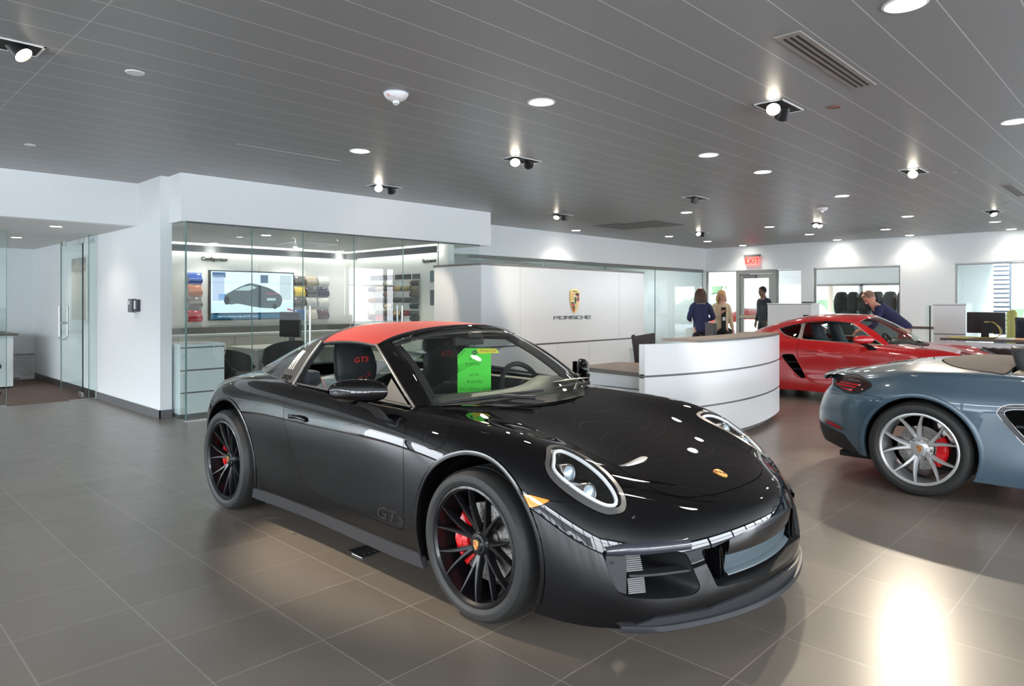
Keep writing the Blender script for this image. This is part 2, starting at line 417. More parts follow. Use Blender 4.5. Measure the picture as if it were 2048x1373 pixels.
def crest_mb(s=1.):
    """small shield, in x (across) and z (up), thickness along -y; height 1 before scaling"""
    half = [(0, -.5), (.12, -.44), (.24, -.30), (.33, -.10), (.36, .12), (.35, .40), (.18, .46), (0, .48)]
    out = [(x * s, z * s) for x, z in half] + [(-x * s, z * s) for x, z in half[-2:0:-1]]
    return out
def wheel(parent, u, side, wc, R, width, rimr, style, ang=0., cal_ang=PI, full=True, back=False):
    """side +1/-1; wc: half track. Built round a local hub, face towards +y then turned to its side"""
    mrim = M_BWHEEL if style == 7 else M_SILVER
    rim = MB(); h = width / 2; face = h - .012
    # barrel and lip
    rim.lathe([(rimr - .004, -h + .03), (rimr - .012, -h + .02), (rimr - .03, -h + .05), (rimr - .028, h * .2), (rimr - .02, h - .035), (rimr - .018, h - .012), (rimr - .008, h - .002), (rimr + .002, h - .004), (rimr + .004, h - .014), (rimr - .006, h - .03), (rimr - .01, h - .05), (rimr - .014, 0), (rimr - .004, -h + .03)], 72, 'y')
    def yo(r): t = min(1., max(0., (r - .05) / (rimr - .07))); return face - .012 - .03 * (1 - t) ** 1.5 + (.012 * t)
    n = style
    for k in range(n):
        a = ang + 2 * PI * k / n; da = PI / n / 2
        if style == 7:
            for sgn in (-1, 1): spoke(rim, a + sgn * .05, a + sgn * da * .98, .052, rimr - .018, yo, .023, .0095, .038)
        else:
            for sgn in (-1, 1): spoke(rim, a + sgn * .07, a + sgn * da * 1.0, .062, rimr - .018, yo, .030, .012, .045)
            al = a + PI / n
            if full: rim.lathe([(.016, 0), (.019, .004), (.019, -.03), (.016, -.03), (.016, 0)], 12, 'y', (.062 * math.cos(al), yo(.06) + .002, .062 * math.sin(al)))
    if style == 7: rim.lathe([(0, .012), (.05, .010), (.058, 0), (.062, -.03), (.062, -.06), (0, -.06)], 36, 'y', (0, yo(.05) - .004, 0))
    else: rim.lathe([(0, .0), (.036, -.001), (.055, -.008), (.078, -.02), (.082, -.05), (0, -.05)], 36, 'y', (0, yo(.05) + .006, 0))
    Rz = Matrix.Rotation(0 if side > 0 else PI, 4, 'Z'); T = Matrix.Translation((u, side * wc, R)) @ Rz
    w = rim.xf(T).build('wheel', mrim, parent, smooth=35)
    ty = MB(); prof = [(rimr + .002, h - .012), (rimr + .006, h - .002), (rimr + .02, h + .006), (R - .045, h + .008), (R - .022, h + .001), (R - .012, h - .012), (R - .006, h - .022)]
    top = [(R - .002, h - .03), (R, h * .5), (R, h * .3), (R - .007, h * .3 - .002), (R - .007, h * .3 - .008), (R, h * .3 - .01), (R, .006), (R - .007, .004), (R - .007, -.004), (R, -.006)]
    full_prof = prof + top + [(r, -y) for r, y in top[::-1]][:-1][1:] + [(r, -y) for r, y in prof[::-1]]
    ty.lathe(full_prof + [(rimr - .004, -h + .02), (rimr - .004, h - .02), full_prof[0]], 96, 'y')
    # shoulder cuts
    ty.xf(T).build('tyre', M_TYRE, w, smooth=35)
    dk = MB(); dr = .175 if style == 7 else .16
    dk.lathe([(.09, .0), (.11, .002), (dr, .002), (dr, -.03), (.11, -.03), (.09, -.03), (.09, 0)], 48, 'y', (0, face - .088, 0)); dk.lathe([(0, .012), (.085, .012), (.092, 0), (.092, -.04)], 32, 'y', (0, face - .088, 0))
    d = dk.xf(T).build('brake_disc', M_DISC, w, smooth=35)
    if full:
        hl = MB()
        for rr, nn, of in ((.125, 20, 0), (.14, 20, .5), (.155, 20, .25), (.167, 20, .75)):
            if rr > dr - .008: continue
            for k in range(nn):
                a = 2 * PI * (k + of) / nn; hl.disc((rr * math.cos(a), face - .0855, rr * math.sin(a)), .0032, 8, 'y')
        hl.xf(T).build('cooling_holes', M_DARK, w)
    cb = MB(); A = []
    for i in range(13):
        t = -.72 + 1.44 * i / 12; a = cal_ang + t; ri, ro = .104, dr + .020 - .008 * abs(t) ; yy = face - .055 - .012 * abs(t) * 2
        A.append([(ri * math.cos(a), yy - .10, ri * math.sin(a)), (ri * math.cos(a), yy - .004, ri * math.sin(a)), ((ri + .012) * math.cos(a), yy, (ri + .012) * math.sin(a)), ((ro - .014) * math.cos(a), yy, (ro - .014) * math.sin(a)), (ro * math.cos(a), yy - .012, ro * math.sin(a)), (ro * math.cos(a), yy - .10, ro * math.sin(a))])
    cb.grid(A); cb.f.append(tuple(range(6))); cb.f.append(tuple(12 * 6 + k for k in range(6))[::-1]); cb.m += [0, 0]
    for t in (-.34, -.1, .14, .36): cb.lathe([(0, .003), (.012, .002), (.014, -.006)], 14, 'y', (.148 * math.cos(cal_ang + t), face - .056, .148 * math.sin(cal_ang + t)))
    cb.xf(T).build('brake_caliper', M_RED_CAL, w, smooth=30)
    hb = MB(); hb.lathe([(0, -.13), (dr * .5, -.13), (dr * .5, -.2), (0, -.2)], 20, 'y', (0, face, 0)); hb.xf(T).build('hub_carrier', M_BLACK, w)
    # centre cap with its crest
    cp = MB(); yc = yo(.05) + (.010 if style == 7 else .008)
    if style == 7:
        cp.lathe([(0, .012), (.03, .011), (.034, .004), (.046, .002), (.05, -.006), (.052, -.02)], 36, 'y', (0, yc, 0))
        for k in range(14):
            a = 2 * PI * k / 14; cp.lathe([(0, .002), (.003, .0015), (.0035, -.002)], 8, 'y', (.040 * math.cos(a), yc + .003, .040 * math.sin(a)))
    else: cp.lathe([(0, .005), (.028, .004), (.032, -.004)], 32, 'y', (0, yc, 0))
    cp.xf(T).build('centre_cap', M_BWHEEL if style == 7 else M_SILVER, w, smooth=35)
    sh = MB(); y0 = yc + (.0125 if style == 7 else .0055); o = crest_mb(.046 if style == 7 else .05)
    sh.prism([(x, z) for x, z in o], 'y', y0 - .001, y0 + .001); sh.cur = 1
    s = .046 if style == 7 else .05
    for (x0, z0, x1, z1) in ((.04, .02, .30, .12), (.04, .2, .3, .3), (-.28, -.18, -.04, -.08), (-.2, -.34, -.04, -.26)): sh.box((x0 * s, y0 + .001, z0 * s), (x1 * s, y0 + .0016, z1 * s))
    sh.xf(T).build('wheel_crest', [M_GOLD, M_CRED], w)
    return w
def section_grid(secs, nu=24, nv=24):
    """secs: list of sections, each a list of (u, w, z); smooth lofted surface"""
    A = np.array(secs, float); m, n = A.shape[:2]
    B = np.stack([spl(np.linspace(0, 1, n), A[i], np.linspace(0, 1, nv)) for i in range(m)])   # m, nv, 3
    L = np.concatenate([[0], np.cumsum([np.linalg.norm(A[i + 1] - A[i], axis=1).mean() for i in range(m - 1)])]); L /= L[-1]
    return np.stack([spl(L, B[:, j], np.linspace(0, 1, nu)) for j in range(nv)], 1)            # nu, nv, 3
def both(A):
    """mirror a half grid whose last column lies on the centre plane"""
    Bm = A[:, ::-1] * np.array([1, -1, 1]); return np.concatenate([A, Bm[:, 1:]], 1)
def outline_on(sh_bv, pts): pass
def seat(parent, u, w, m_side, m_mid, logo=None, h=1.0, name='seat'):
    """bucket seat with integrated headrest; front towards -u"""
    base = MB(); 
    def sec(z, wd, uf, ub): return [(uf, -wd, z), (uf - .03, -wd * .45, z), (uf - .035, 0, z), (uf - .03, wd * .45, z), (uf, wd, z), (ub, wd * .85, z), (ub + .03, 0, z), (ub, -wd * .85, z)]
    rows = [(.30, .235, .62 - .62 + .02, .12), (.42, .25, .03, .16), (.56, .262, .07, .20), (.68, .255, .115, .235), (.77, .225, .15, .262), (.84, .18, .18, .285), (.90, .155, .205, .30), (.98, .145, .235, .318), (1.04, .135, .262, .335), (1.085, .11, .285, .342), (1.10, .06, .30, .34)]
    A = []
    for z, wd, uf, ub in rows:
        r = sec(.2 + (z - .2) * h, wd, uf, ub); r.append(r[0]); A.append(r)
    A = np.array(A); G = np.stack([spl(np.arange(len(rows)), A[:, j], np.linspace(0, len(rows) - 1, 30)) for j in range(A.shape[1])], 1)
    G2 = np.stack([np.vstack([smooth_closed(g[:-1], 4), smooth_closed(g[:-1], 4)[:1]]) for g in G])
    b = MB(); b.grid(G2 + np.array([u, w, 0])); b.add([tuple(p + np.array([u, w, 0])) for p in G2[-1][:-1]], [tuple(range(G2.shape[1] - 1))])
    s = b.build(name, m_side, parent, smooth=60)
    c = MB(); c.box((u - .52, w - .24, .22), (u + .10, w + .24, .36)); c.box((u - .5, w - .255, .3), (u + .08, w - .19, .42)); c.box((u - .5, w + .19, .3), (u + .08, w + .255, .42))
    c.build('seat_cushion', m_side, s, bevel=.03, seg=3)
    # raised centre panel of the backrest
    P = []
    for z, hw, uf in ((.34, .15, -.035), (.50, .155, .012), (.64, .15, .06), (.74, .12, .105), (.80, .07, .135)):
        zz = .2 + (z - .2) * h; P.append([(u + uf - .012 + .018 * (abs(q) ** 2), w + q * hw, zz) for q in np.linspace(-1, 1, 7)])
    c = MB(); c.grid(section_grid(P, 12, 12)); o = c.build('seat_insert', m_mid, s, smooth=60)
    sd = o.modifiers.new('t', 'SOLIDIFY'); sd.thickness = .02; sd.offset = 0
    if logo: text('headrest_lettering', logo, .05, mat('red_thread', (.75, .02, .02), rough=.6), s, (u + .190, w, .2 + (.985 - .2) * h), (PI / 2 - .22, 0, -PI / 2), .001, sx=1.25, shear=.2)
    return s
def steering_wheel(parent, u, w, z, m):
    b = MB(); tilt = .38; R3 = Matrix.Rotation(tilt, 3, 'Y'); c = Vector((u, w, z))
    b.tube([c + R3 @ Vector((0, .183 * math.cos(a), .183 * math.sin(a))) for a in np.linspace(0, 2 * PI, 40, endpoint=False)], .0165, 10, True)
    for a in (0, PI, -PI / 2): b.tube([c + R3 @ Vector((-.02, .03 * math.cos(a), .03 * math.sin(a))), c + R3 @ Vector((0, .18 * math.cos(a), .18 * math.sin(a)))], .014, 8)
    b.ball(c + R3 @ Vector((-.02, 0, 0)), .065, 16, (.4, 1, 1)); return b.build('steering_wheel', m, parent, smooth=50)
def mirror(parent, u, w, z, sg, m_paint, m_base, s=1.):
    """door mirror: painted cap, glass, foot"""
    w = w * sg
    b = MB(); A = []
    for t, hu, hz in ((0, .012, .012), (.06, .05, .042), (.18, .066, .062), (.4, .074, .072), (.62, .072, .070), (.8, .062, .06), (.93, .042, .042), (1, .012, .014)):
        wq = w + sg * (-.11 + .235 * t) * s; ring = []
        for k in range(20):
            a = 2 * PI * k / 20; ca, sa = math.cos(a), math.sin(a)
            du = -hu * s * abs(ca) ** .8 if ca > 0 else hu * s * .55 * abs(ca) ** .5
            ring.append((u + du + .17 * (t - .4) * s, wq, z + hz * s * math.copysign(abs(sa) ** .85, sa) * (.92 if sa > 0 else .8)))
        ring.append(ring[0]); A.append(ring)
    G = np.array(A); G = np.stack([spl(np.arange(8), G[:, j], np.linspace(0, 7, 22)) for j in range(21)], 1)
    b.grid(G, flip=sg < 0); h = b.build('wing_mirror', m_paint, parent, smooth=50)
    g = MB(); g.box((u + .046 * s, w + sg * -.05 * s, z - .045 * s), (u + .053 * s, w + sg * .08 * s, z + .045 * s)); g.build('mirror_glass', M_CHROME, h, bevel=.004)
    f = MB(); A = []
    for (wq, zq, uq, r1, r2) in ((.04, -.050, .01, .05, .012), (-.03, -.075, -.03, .055, .016), (-.07, -.115, -.07, .055, .020), (-.085, -.165, -.10, .065, .022)):
        A.append([(u + uq + r1 * math.cos(a), w + sg * wq * s, z + zq * s + r2 * math.sin(a)) for a in np.linspace(0, 2 * PI, 15)])
    G = np.array(A); G = np.stack([spl(np.arange(4), G[:, j], np.linspace(0, 3, 10)) for j in range(15)], 1)
    f.grid(G, flip=sg < 0); f.build('mirror_foot', m_base, h, smooth=50)
    return h
def shut(sh, g, gap=.0022):
    """cut along g=0 leaving a gap; returns (inside, outside)"""
    a, rest = sh.clip(g - gap); 
    g2 = None
    return a, rest
# ------------------------------------------------------------------ black targa: body surface, car frame (u back from the front axle, w outwards, z up)
def body911():
    S = [-.88, -.78, -.66, -.52, -.36, -.18, 0, .18, .36, .6, .9, 1.2, 1.5, 1.8, 2.05, 2.25, 2.45, 2.65, 2.85, 3.0, 3.12, 3.22]
    R = [
     # k0
     [(-.88,-.81,.645,.165),(-.78,-.73,.74,.163),(-.66,-.635,.80,.158),(-.52,-.52,.84,.155),(-.36,-.36,.868,.155),(0,0,.875,.16),(.36,.36,.872,.15),(1.2,1.2,.862,.15),(1.8,1.8,.872,.15),(2.05,2.05,.888,.15),(2.45,2.45,.905,.18),(2.65,2.65,.893,.19),(2.85,2.85,.85,.2),(3.0,3.0,.79,.21),(3.12,3.11,.72,.22),(3.22,3.19,.64,.23)],
     # k1
     [(-.88,-.82,.65,.265),(-.78,-.74,.75,.28),(-.66,-.64,.81,.29),(-.52,-.52,.855,.30),(-.36,-.36,.88,.31),(0,0,.892,.32),(.36,.36,.888,.31),(1.2,1.2,.88,.30),(1.8,1.8,.893,.30),(2.05,2.05,.908,.31),(2.45,2.45,.925,.33),(2.65,2.65,.913,.33),(2.85,2.85,.872,.33),(3.0,3.0,.815,.33),(3.12,3.12,.745,.33),(3.22,3.21,.66,.33)],
     # k2
     [(-.88,-.807,.645,.375),(-.78,-.73,.745,.39),(-.66,-.635,.81,.405),(-.52,-.52,.86,.425),(-.36,-.36,.886,.445),(0,0,.901,.47),(.36,.36,.893,.46),(1.2,1.2,.882,.45),(1.8,1.8,.899,.45),(2.05,2.05,.916,.46),(2.45,2.45,.931,.47),(2.65,2.65,.918,.47),(2.85,2.85,.877,.46),(3.0,3.0,.82,.455),(3.12,3.12,.75,.45),(3.22,3.22,.665,.45)],
     # k3
     [(-.88,-.787,.64,.455),(-.78,-.715,.735,.475),(-.66,-.625,.80,.495),(-.52,-.515,.852,.525),(-.36,-.36,.885,.57),(0,0,.903,.615),(.36,.36,.895,.61),(1.2,1.2,.889,.60),(1.8,1.8,.909,.60),(2.05,2.05,.922,.61),(2.45,2.45,.931,.61),(2.65,2.65,.917,.605),(2.85,2.85,.874,.59),(3.0,3.0,.816,.575),(3.12,3.12,.745,.565),(3.22,3.225,.655,.56)],
     # k4
     [(-.88,-.765,.63,.508),(-.78,-.70,.717,.535),(-.66,-.61,.778,.567),(-.52,-.505,.827,.607),(-.36,-.355,.862,.667),(-.18,-.18,.876,.705),(0,0,.882,.728),(.36,.36,.884,.735),(1.2,1.2,.884,.73),(1.8,1.8,.905,.735),(2.05,2.05,.916,.742),(2.45,2.45,.918,.742),(2.65,2.65,.90,.733),(2.85,2.85,.855,.71),(3.0,3.0,.795,.69),(3.12,3.115,.725,.67),(3.22,3.215,.64,.65)],
     # k5
     [(-.88,-.742,.61,.543),(-.78,-.68,.688,.577),(-.66,-.595,.737,.62),(-.52,-.495,.777,.672),(-.36,-.352,.80,.742),(-.18,-.18,.81,.788),(0,0,.816,.808),(.36,.36,.835,.822),(.9,.9,.845,.828),(1.5,1.5,.855,.838),(2.05,2.05,.878,.848),(2.45,2.45,.862,.85),(2.65,2.65,.845,.833),(2.85,2.85,.80,.80),(3.0,3.0,.745,.774),(3.12,3.105,.68,.748),(3.22,3.19,.60,.72)],
     # k6
     [(-.88,-.715,.58,.568),(-.78,-.652,.63,.609),(-.66,-.573,.66,.66),(-.52,-.48,.675,.72),(-.36,-.35,.69,.784),(-.18,-.18,.697,.826),(0,0,.705,.845),(.36,.36,.725,.862),(.6,.6,.745,.872),(.9,.9,.77,.882),(1.5,1.5,.785,.90),(2.05,2.05,.79,.918),(2.45,2.45,.755,.908),(2.65,2.65,.735,.89),(2.85,2.85,.695,.86),(3.0,2.99,.655,.834),(3.12,3.09,.60,.805),(3.22,3.155,.545,.775)]]
    Cc = [
     [(-.88,-.925,0,.572),(-.78,-.84,0,.602),(-.66,-.73,0,.637),(-.52,-.59,0,.678),(-.36,-.42,0,.722),(-.18,-.21,0,.765),(0,0,0,.803),(.18,.18,0,.842),(.36,.36,0,.88),(.6,.6,0,.90),(1.2,1.2,0,.92),(2.05,2.05,0,.94),(2.45,2.45,0,.955),(2.85,2.85,0,.92),(3.0,3.02,0,.885),(3.12,3.18,0,.84),(3.22,3.33,0,.785)],
     [(-.88,-.892,.23,.572),(-.78,-.81,.235,.602),(-.66,-.71,.235,.637),(-.52,-.58,.235,.679),(-.36,-.415,.235,.722),(-.18,-.21,.235,.764),(0,0,.235,.801),(.18,.18,.235,.84),(.36,.36,.235,.878),(.6,.6,.24,.90),(1.2,1.2,.24,.92),(2.05,2.05,.24,.94),(2.45,2.45,.24,.952),(2.85,2.85,.235,.915),(3.0,3.01,.23,.88),(3.12,3.165,.23,.835),(3.22,3.31,.22,.782)],
     [(-.88,-.81,.425,.571),(-.78,-.735,.44,.606),(-.66,-.645,.455,.647),(-.52,-.53,.465,.694),(-.36,-.395,.47,.734),(-.18,-.20,.475,.775),(0,0,.48,.806),(.18,.18,.49,.838),(.36,.36,.50,.871),(.6,.6,.51,.892),(1.2,1.2,.52,.91),(2.05,2.05,.52,.935),(2.45,2.45,.50,.935),(2.85,2.85,.47,.895),(3.0,3.0,.45,.862),(3.12,3.14,.43,.823),(3.22,3.26,.41,.78)]]
    side, top = lines_to_cage(S, R, Cc, None, None)
    fr = [[(-.99,0,.17),(-1.022,0,.265),(-1.018,0,.37),(-1.006,0,.45),(-.988,0,.505),(-.962,0,.545)],
          [(-.965,.24,.168),(-.995,.24,.265),(-.988,.24,.37),(-.975,.24,.45),(-.955,.237,.505),(-.928,.234,.545)],
          [(-.90,.46,.166),(-.918,.465,.265),(-.905,.463,.373),(-.887,.46,.452),(-.865,.45,.506),(-.84,.437,.544)]]
    re = [[(3.42,0,.24),(3.46,0,.35),(3.46,0,.46),(3.44,0,.57),(3.41,0,.66),(3.37,0,.735)],
          [(3.40,.24,.24),(3.44,.245,.35),(3.44,.245,.46),(3.42,.24,.57),(3.39,.235,.66),(3.35,.225,.735)],
          [(3.33,.49,.235),(3.37,.50,.34),(3.37,.50,.455),(3.35,.49,.565),(3.325,.475,.655),(3.29,.44,.73)]]
    return box_cage(side, top, fr, re)
def body718():
    S = [-.88, -.78, -.66, -.52, -.36, -.18, 0, .18, .36, .6, .9, 1.2, 1.5, 1.8, 2.05, 2.25, 2.475, 2.65, 2.82, 2.97, 3.10, 3.20]
    F = lambda *a: [(s, u, w * .985, z) for s, u, w, z in a]
    R = [
     F((-.88,-.78,.645,.165),(-.78,-.70,.74,.163),(-.66,-.615,.80,.158),(-.52,-.51,.84,.155),(-.36,-.36,.868,.155),(0,0,.875,.16),(.36,.36,.872,.17)) + [(1.2,1.2,.855,.17),(1.8,1.8,.865,.17),(2.05,2.05,.878,.17),(2.475,2.475,.885,.19),(2.65,2.65,.872,.21),(2.82,2.82,.835,.225),(2.97,2.97,.775,.235),(3.10,3.09,.70,.245),(3.20,3.18,.61,.255)],
     F((-.88,-.79,.65,.265),(-.78,-.71,.75,.28),(-.66,-.62,.81,.29),(-.52,-.51,.855,.30),(-.36,-.36,.88,.31),(0,0,.892,.32),(.36,.36,.888,.31)) + [(1.2,1.2,.87,.30),(1.8,1.8,.88,.30),(2.05,2.05,.892,.31),(2.475,2.475,.898,.33),(2.65,2.65,.887,.33),(2.82,2.82,.852,.33),(2.97,2.97,.795,.335),(3.10,3.10,.72,.34),(3.20,3.20,.63,.345)],
     F((-.88,-.777,.645,.375),(-.78,-.70,.745,.39),(-.66,-.615,.81,.405),(-.52,-.51,.86,.425),(-.36,-.36,.886,.445),(0,0,.901,.47),(.36,.36,.893,.46)) + [(1.2,1.2,.86,.45),(1.5,1.5,.858,.45),(1.8,1.8,.876,.46),(2.05,2.05,.896,.465),(2.475,2.475,.90,.47),(2.65,2.65,.89,.465),(2.82,2.82,.856,.46),(2.97,2.98,.80,.46),(3.10,3.115,.725,.46),(3.20,3.22,.635,.46)],
     F((-.88,-.76,.64,.455),(-.78,-.69,.735,.475),(-.66,-.605,.80,.495),(-.52,-.505,.852,.525),(-.36,-.36,.885,.57),(0,0,.903,.615),(.36,.36,.895,.61)) + [(1.2,1.2,.868,.60),(1.5,1.5,.868,.60),(1.8,1.8,.882,.60),(2.05,2.05,.894,.61),(2.475,2.475,.898,.615),(2.65,2.65,.888,.61),(2.82,2.82,.855,.60),(2.97,2.98,.80,.59),(3.10,3.115,.727,.58),(3.20,3.22,.637,.575)],
     F((-.88,-.74,.63,.508),(-.78,-.675,.717,.535),(-.66,-.59,.778,.567),(-.52,-.495,.827,.607),(-.36,-.355,.862,.667),(-.18,-.18,.876,.705),(0,0,.882,.728),(.36,.36,.884,.735)) + [(1.2,1.2,.878,.73),(1.8,1.8,.880,.735),(2.05,2.05,.884,.74),(2.475,2.475,.886,.745),(2.65,2.65,.873,.737),(2.82,2.82,.838,.722),(2.97,2.97,.784,.705),(3.10,3.10,.71,.69),(3.20,3.20,.62,.675)],
     F((-.88,-.72,.61,.543),(-.78,-.66,.688,.577),(-.66,-.58,.737,.62),(-.52,-.485,.777,.672),(-.36,-.352,.80,.742),(-.18,-.18,.81,.788),(0,0,.816,.808),(.36,.36,.835,.822)) + [(.9,.9,.835,.832),(1.5,1.5,.835,.85),(2.05,2.05,.835,.866),(2.475,2.475,.83,.86),(2.65,2.65,.82,.842),(2.82,2.82,.79,.816),(2.97,2.96,.735,.793),(3.10,3.08,.665,.772),(3.20,3.17,.58,.752)],
     F((-.88,-.695,.58,.568),(-.78,-.635,.63,.609),(-.66,-.56,.66,.66),(-.52,-.475,.675,.72),(-.36,-.35,.69,.784),(-.18,-.18,.697,.826),(0,0,.705,.845),(.36,.36,.725,.862)) + [(.6,.6,.735,.872),(.9,.9,.755,.885),(1.5,1.5,.765,.912),(2.05,2.05,.76,.93),(2.475,2.475,.74,.918),(2.65,2.65,.725,.90),(2.82,2.81,.695,.873),(2.97,2.94,.65,.848),(3.10,3.05,.59,.826),(3.20,3.14,.52,.805)]]
    fz = [(-.88,-.895,0,.572),(-.78,-.81,0,.602),(-.66,-.71,0,.637),(-.52,-.58,0,.678),(-.36,-.42,0,.722),(-.18,-.21,0,.765),(0,0,0,.803),(.18,.18,0,.842),(.36,.36,0,.88),(.6,.6,0,.90)]
    bk = [(1.2,1.2,.925),(2.05,2.05,.96),(2.475,2.475,.962),(2.65,2.66,.945),(2.82,2.86,.915),(2.97,3.03,.88),(3.10,3.17,.845),(3.20,3.28,.808)]
    Cc = []
    for w0, du, dz in ((0, 0, 0), (.235, .012, .002), (.46, .055, .008)):
        Cc.append([(s, u + (du if s < -.4 else 0), w0, z + (.004 * (w0 > .4))) for s, u, w, z in fz] + [(s, u - du * (.7 if u > 2.7 else 0), w0 * (1 if u < 2.7 else .92), z - dz * .9) for s, u, z in bk])
    side, top = lines_to_cage(S, R, Cc, None, None)
    fr = [[(-.955,0,.17),(-.985,0,.265),(-.98,0,.37),(-.97,0,.45),(-.955,0,.505),(-.93,0,.545)],
          [(-.935,.24,.168),(-.96,.24,.265),(-.955,.24,.37),(-.943,.24,.45),(-.925,.237,.505),(-.90,.234,.545)],
          [(-.87,.46,.166),(-.888,.465,.265),(-.875,.463,.373),(-.857,.46,.452),(-.838,.45,.506),(-.815,.437,.544)]]
    re = [[(3.37,0,.26),(3.40,0,.35),(3.41,0,.46),(3.39,0,.57),(3.355,0,.67),(3.31,0,.75)],
          [(3.35,.24,.26),(3.38,.245,.35),(3.39,.245,.46),(3.37,.24,.57),(3.335,.235,.67),(3.29,.225,.748)],
          [(3.285,.47,.258),(3.315,.48,.348),(3.325,.48,.46),(3.31,.475,.573),(3.275,.46,.672),(3.235,.42,.748)]]
    return box_cage(side, top, fr, re)
def cut(sh, gf, gap=.0022):
    g = gf(sh.V, sh.N); a, _ = sh.clip(g - gap); _, b = sh.clip(g + gap); return a, b
def side_poly(poly, wmin=.5, sgn=0):
    """outline in the side view (u, z), for faces further out than wmin"""
    def f(V, N):
        g = sdf(V[:, [0, 2]], poly); ok = (np.abs(V[:, 1]) > wmin) if sgn == 0 else (V[:, 1] * sgn > wmin)
        return np.where(ok, g, -np.abs(g) - .05)
    return f
def side_circle(c, r, wmin=.5):
    def f(V, N): return np.where(np.abs(V[:, 1]) > wmin, r - np.hypot(V[:, 0] - c[0], V[:, 2] - c[1]), -1.)
    return f
def top_poly(poly, zmin=.45):
    def f(V, N): return np.where(V[:, 2] > zmin, sdf(V[:, [0, 1]], poly), -1.)
    return f
def front_poly(poly, umax):
    def f(V, N): return np.where(V[:, 0] < umax, sdf(V[:, [1, 2]], poly), -1.)
    return f
def mirror_poly(half):
    """closed outline from a half outline that starts and ends on the centre line; points (u, w)"""
    h = [tuple(p) for p in half]; return np.array(h + [(u, -w) for u, w in h[::-1] if abs(w) > 1e-6])
def plate_box(mb, a, b): mb.box(a, b)
def strip(name, pts, wid, m, parent, n_out=None, r=None):
    b = MB(); b.tube(pts, r or wid / 2, 8); return b.build(name, m, parent, smooth=60)

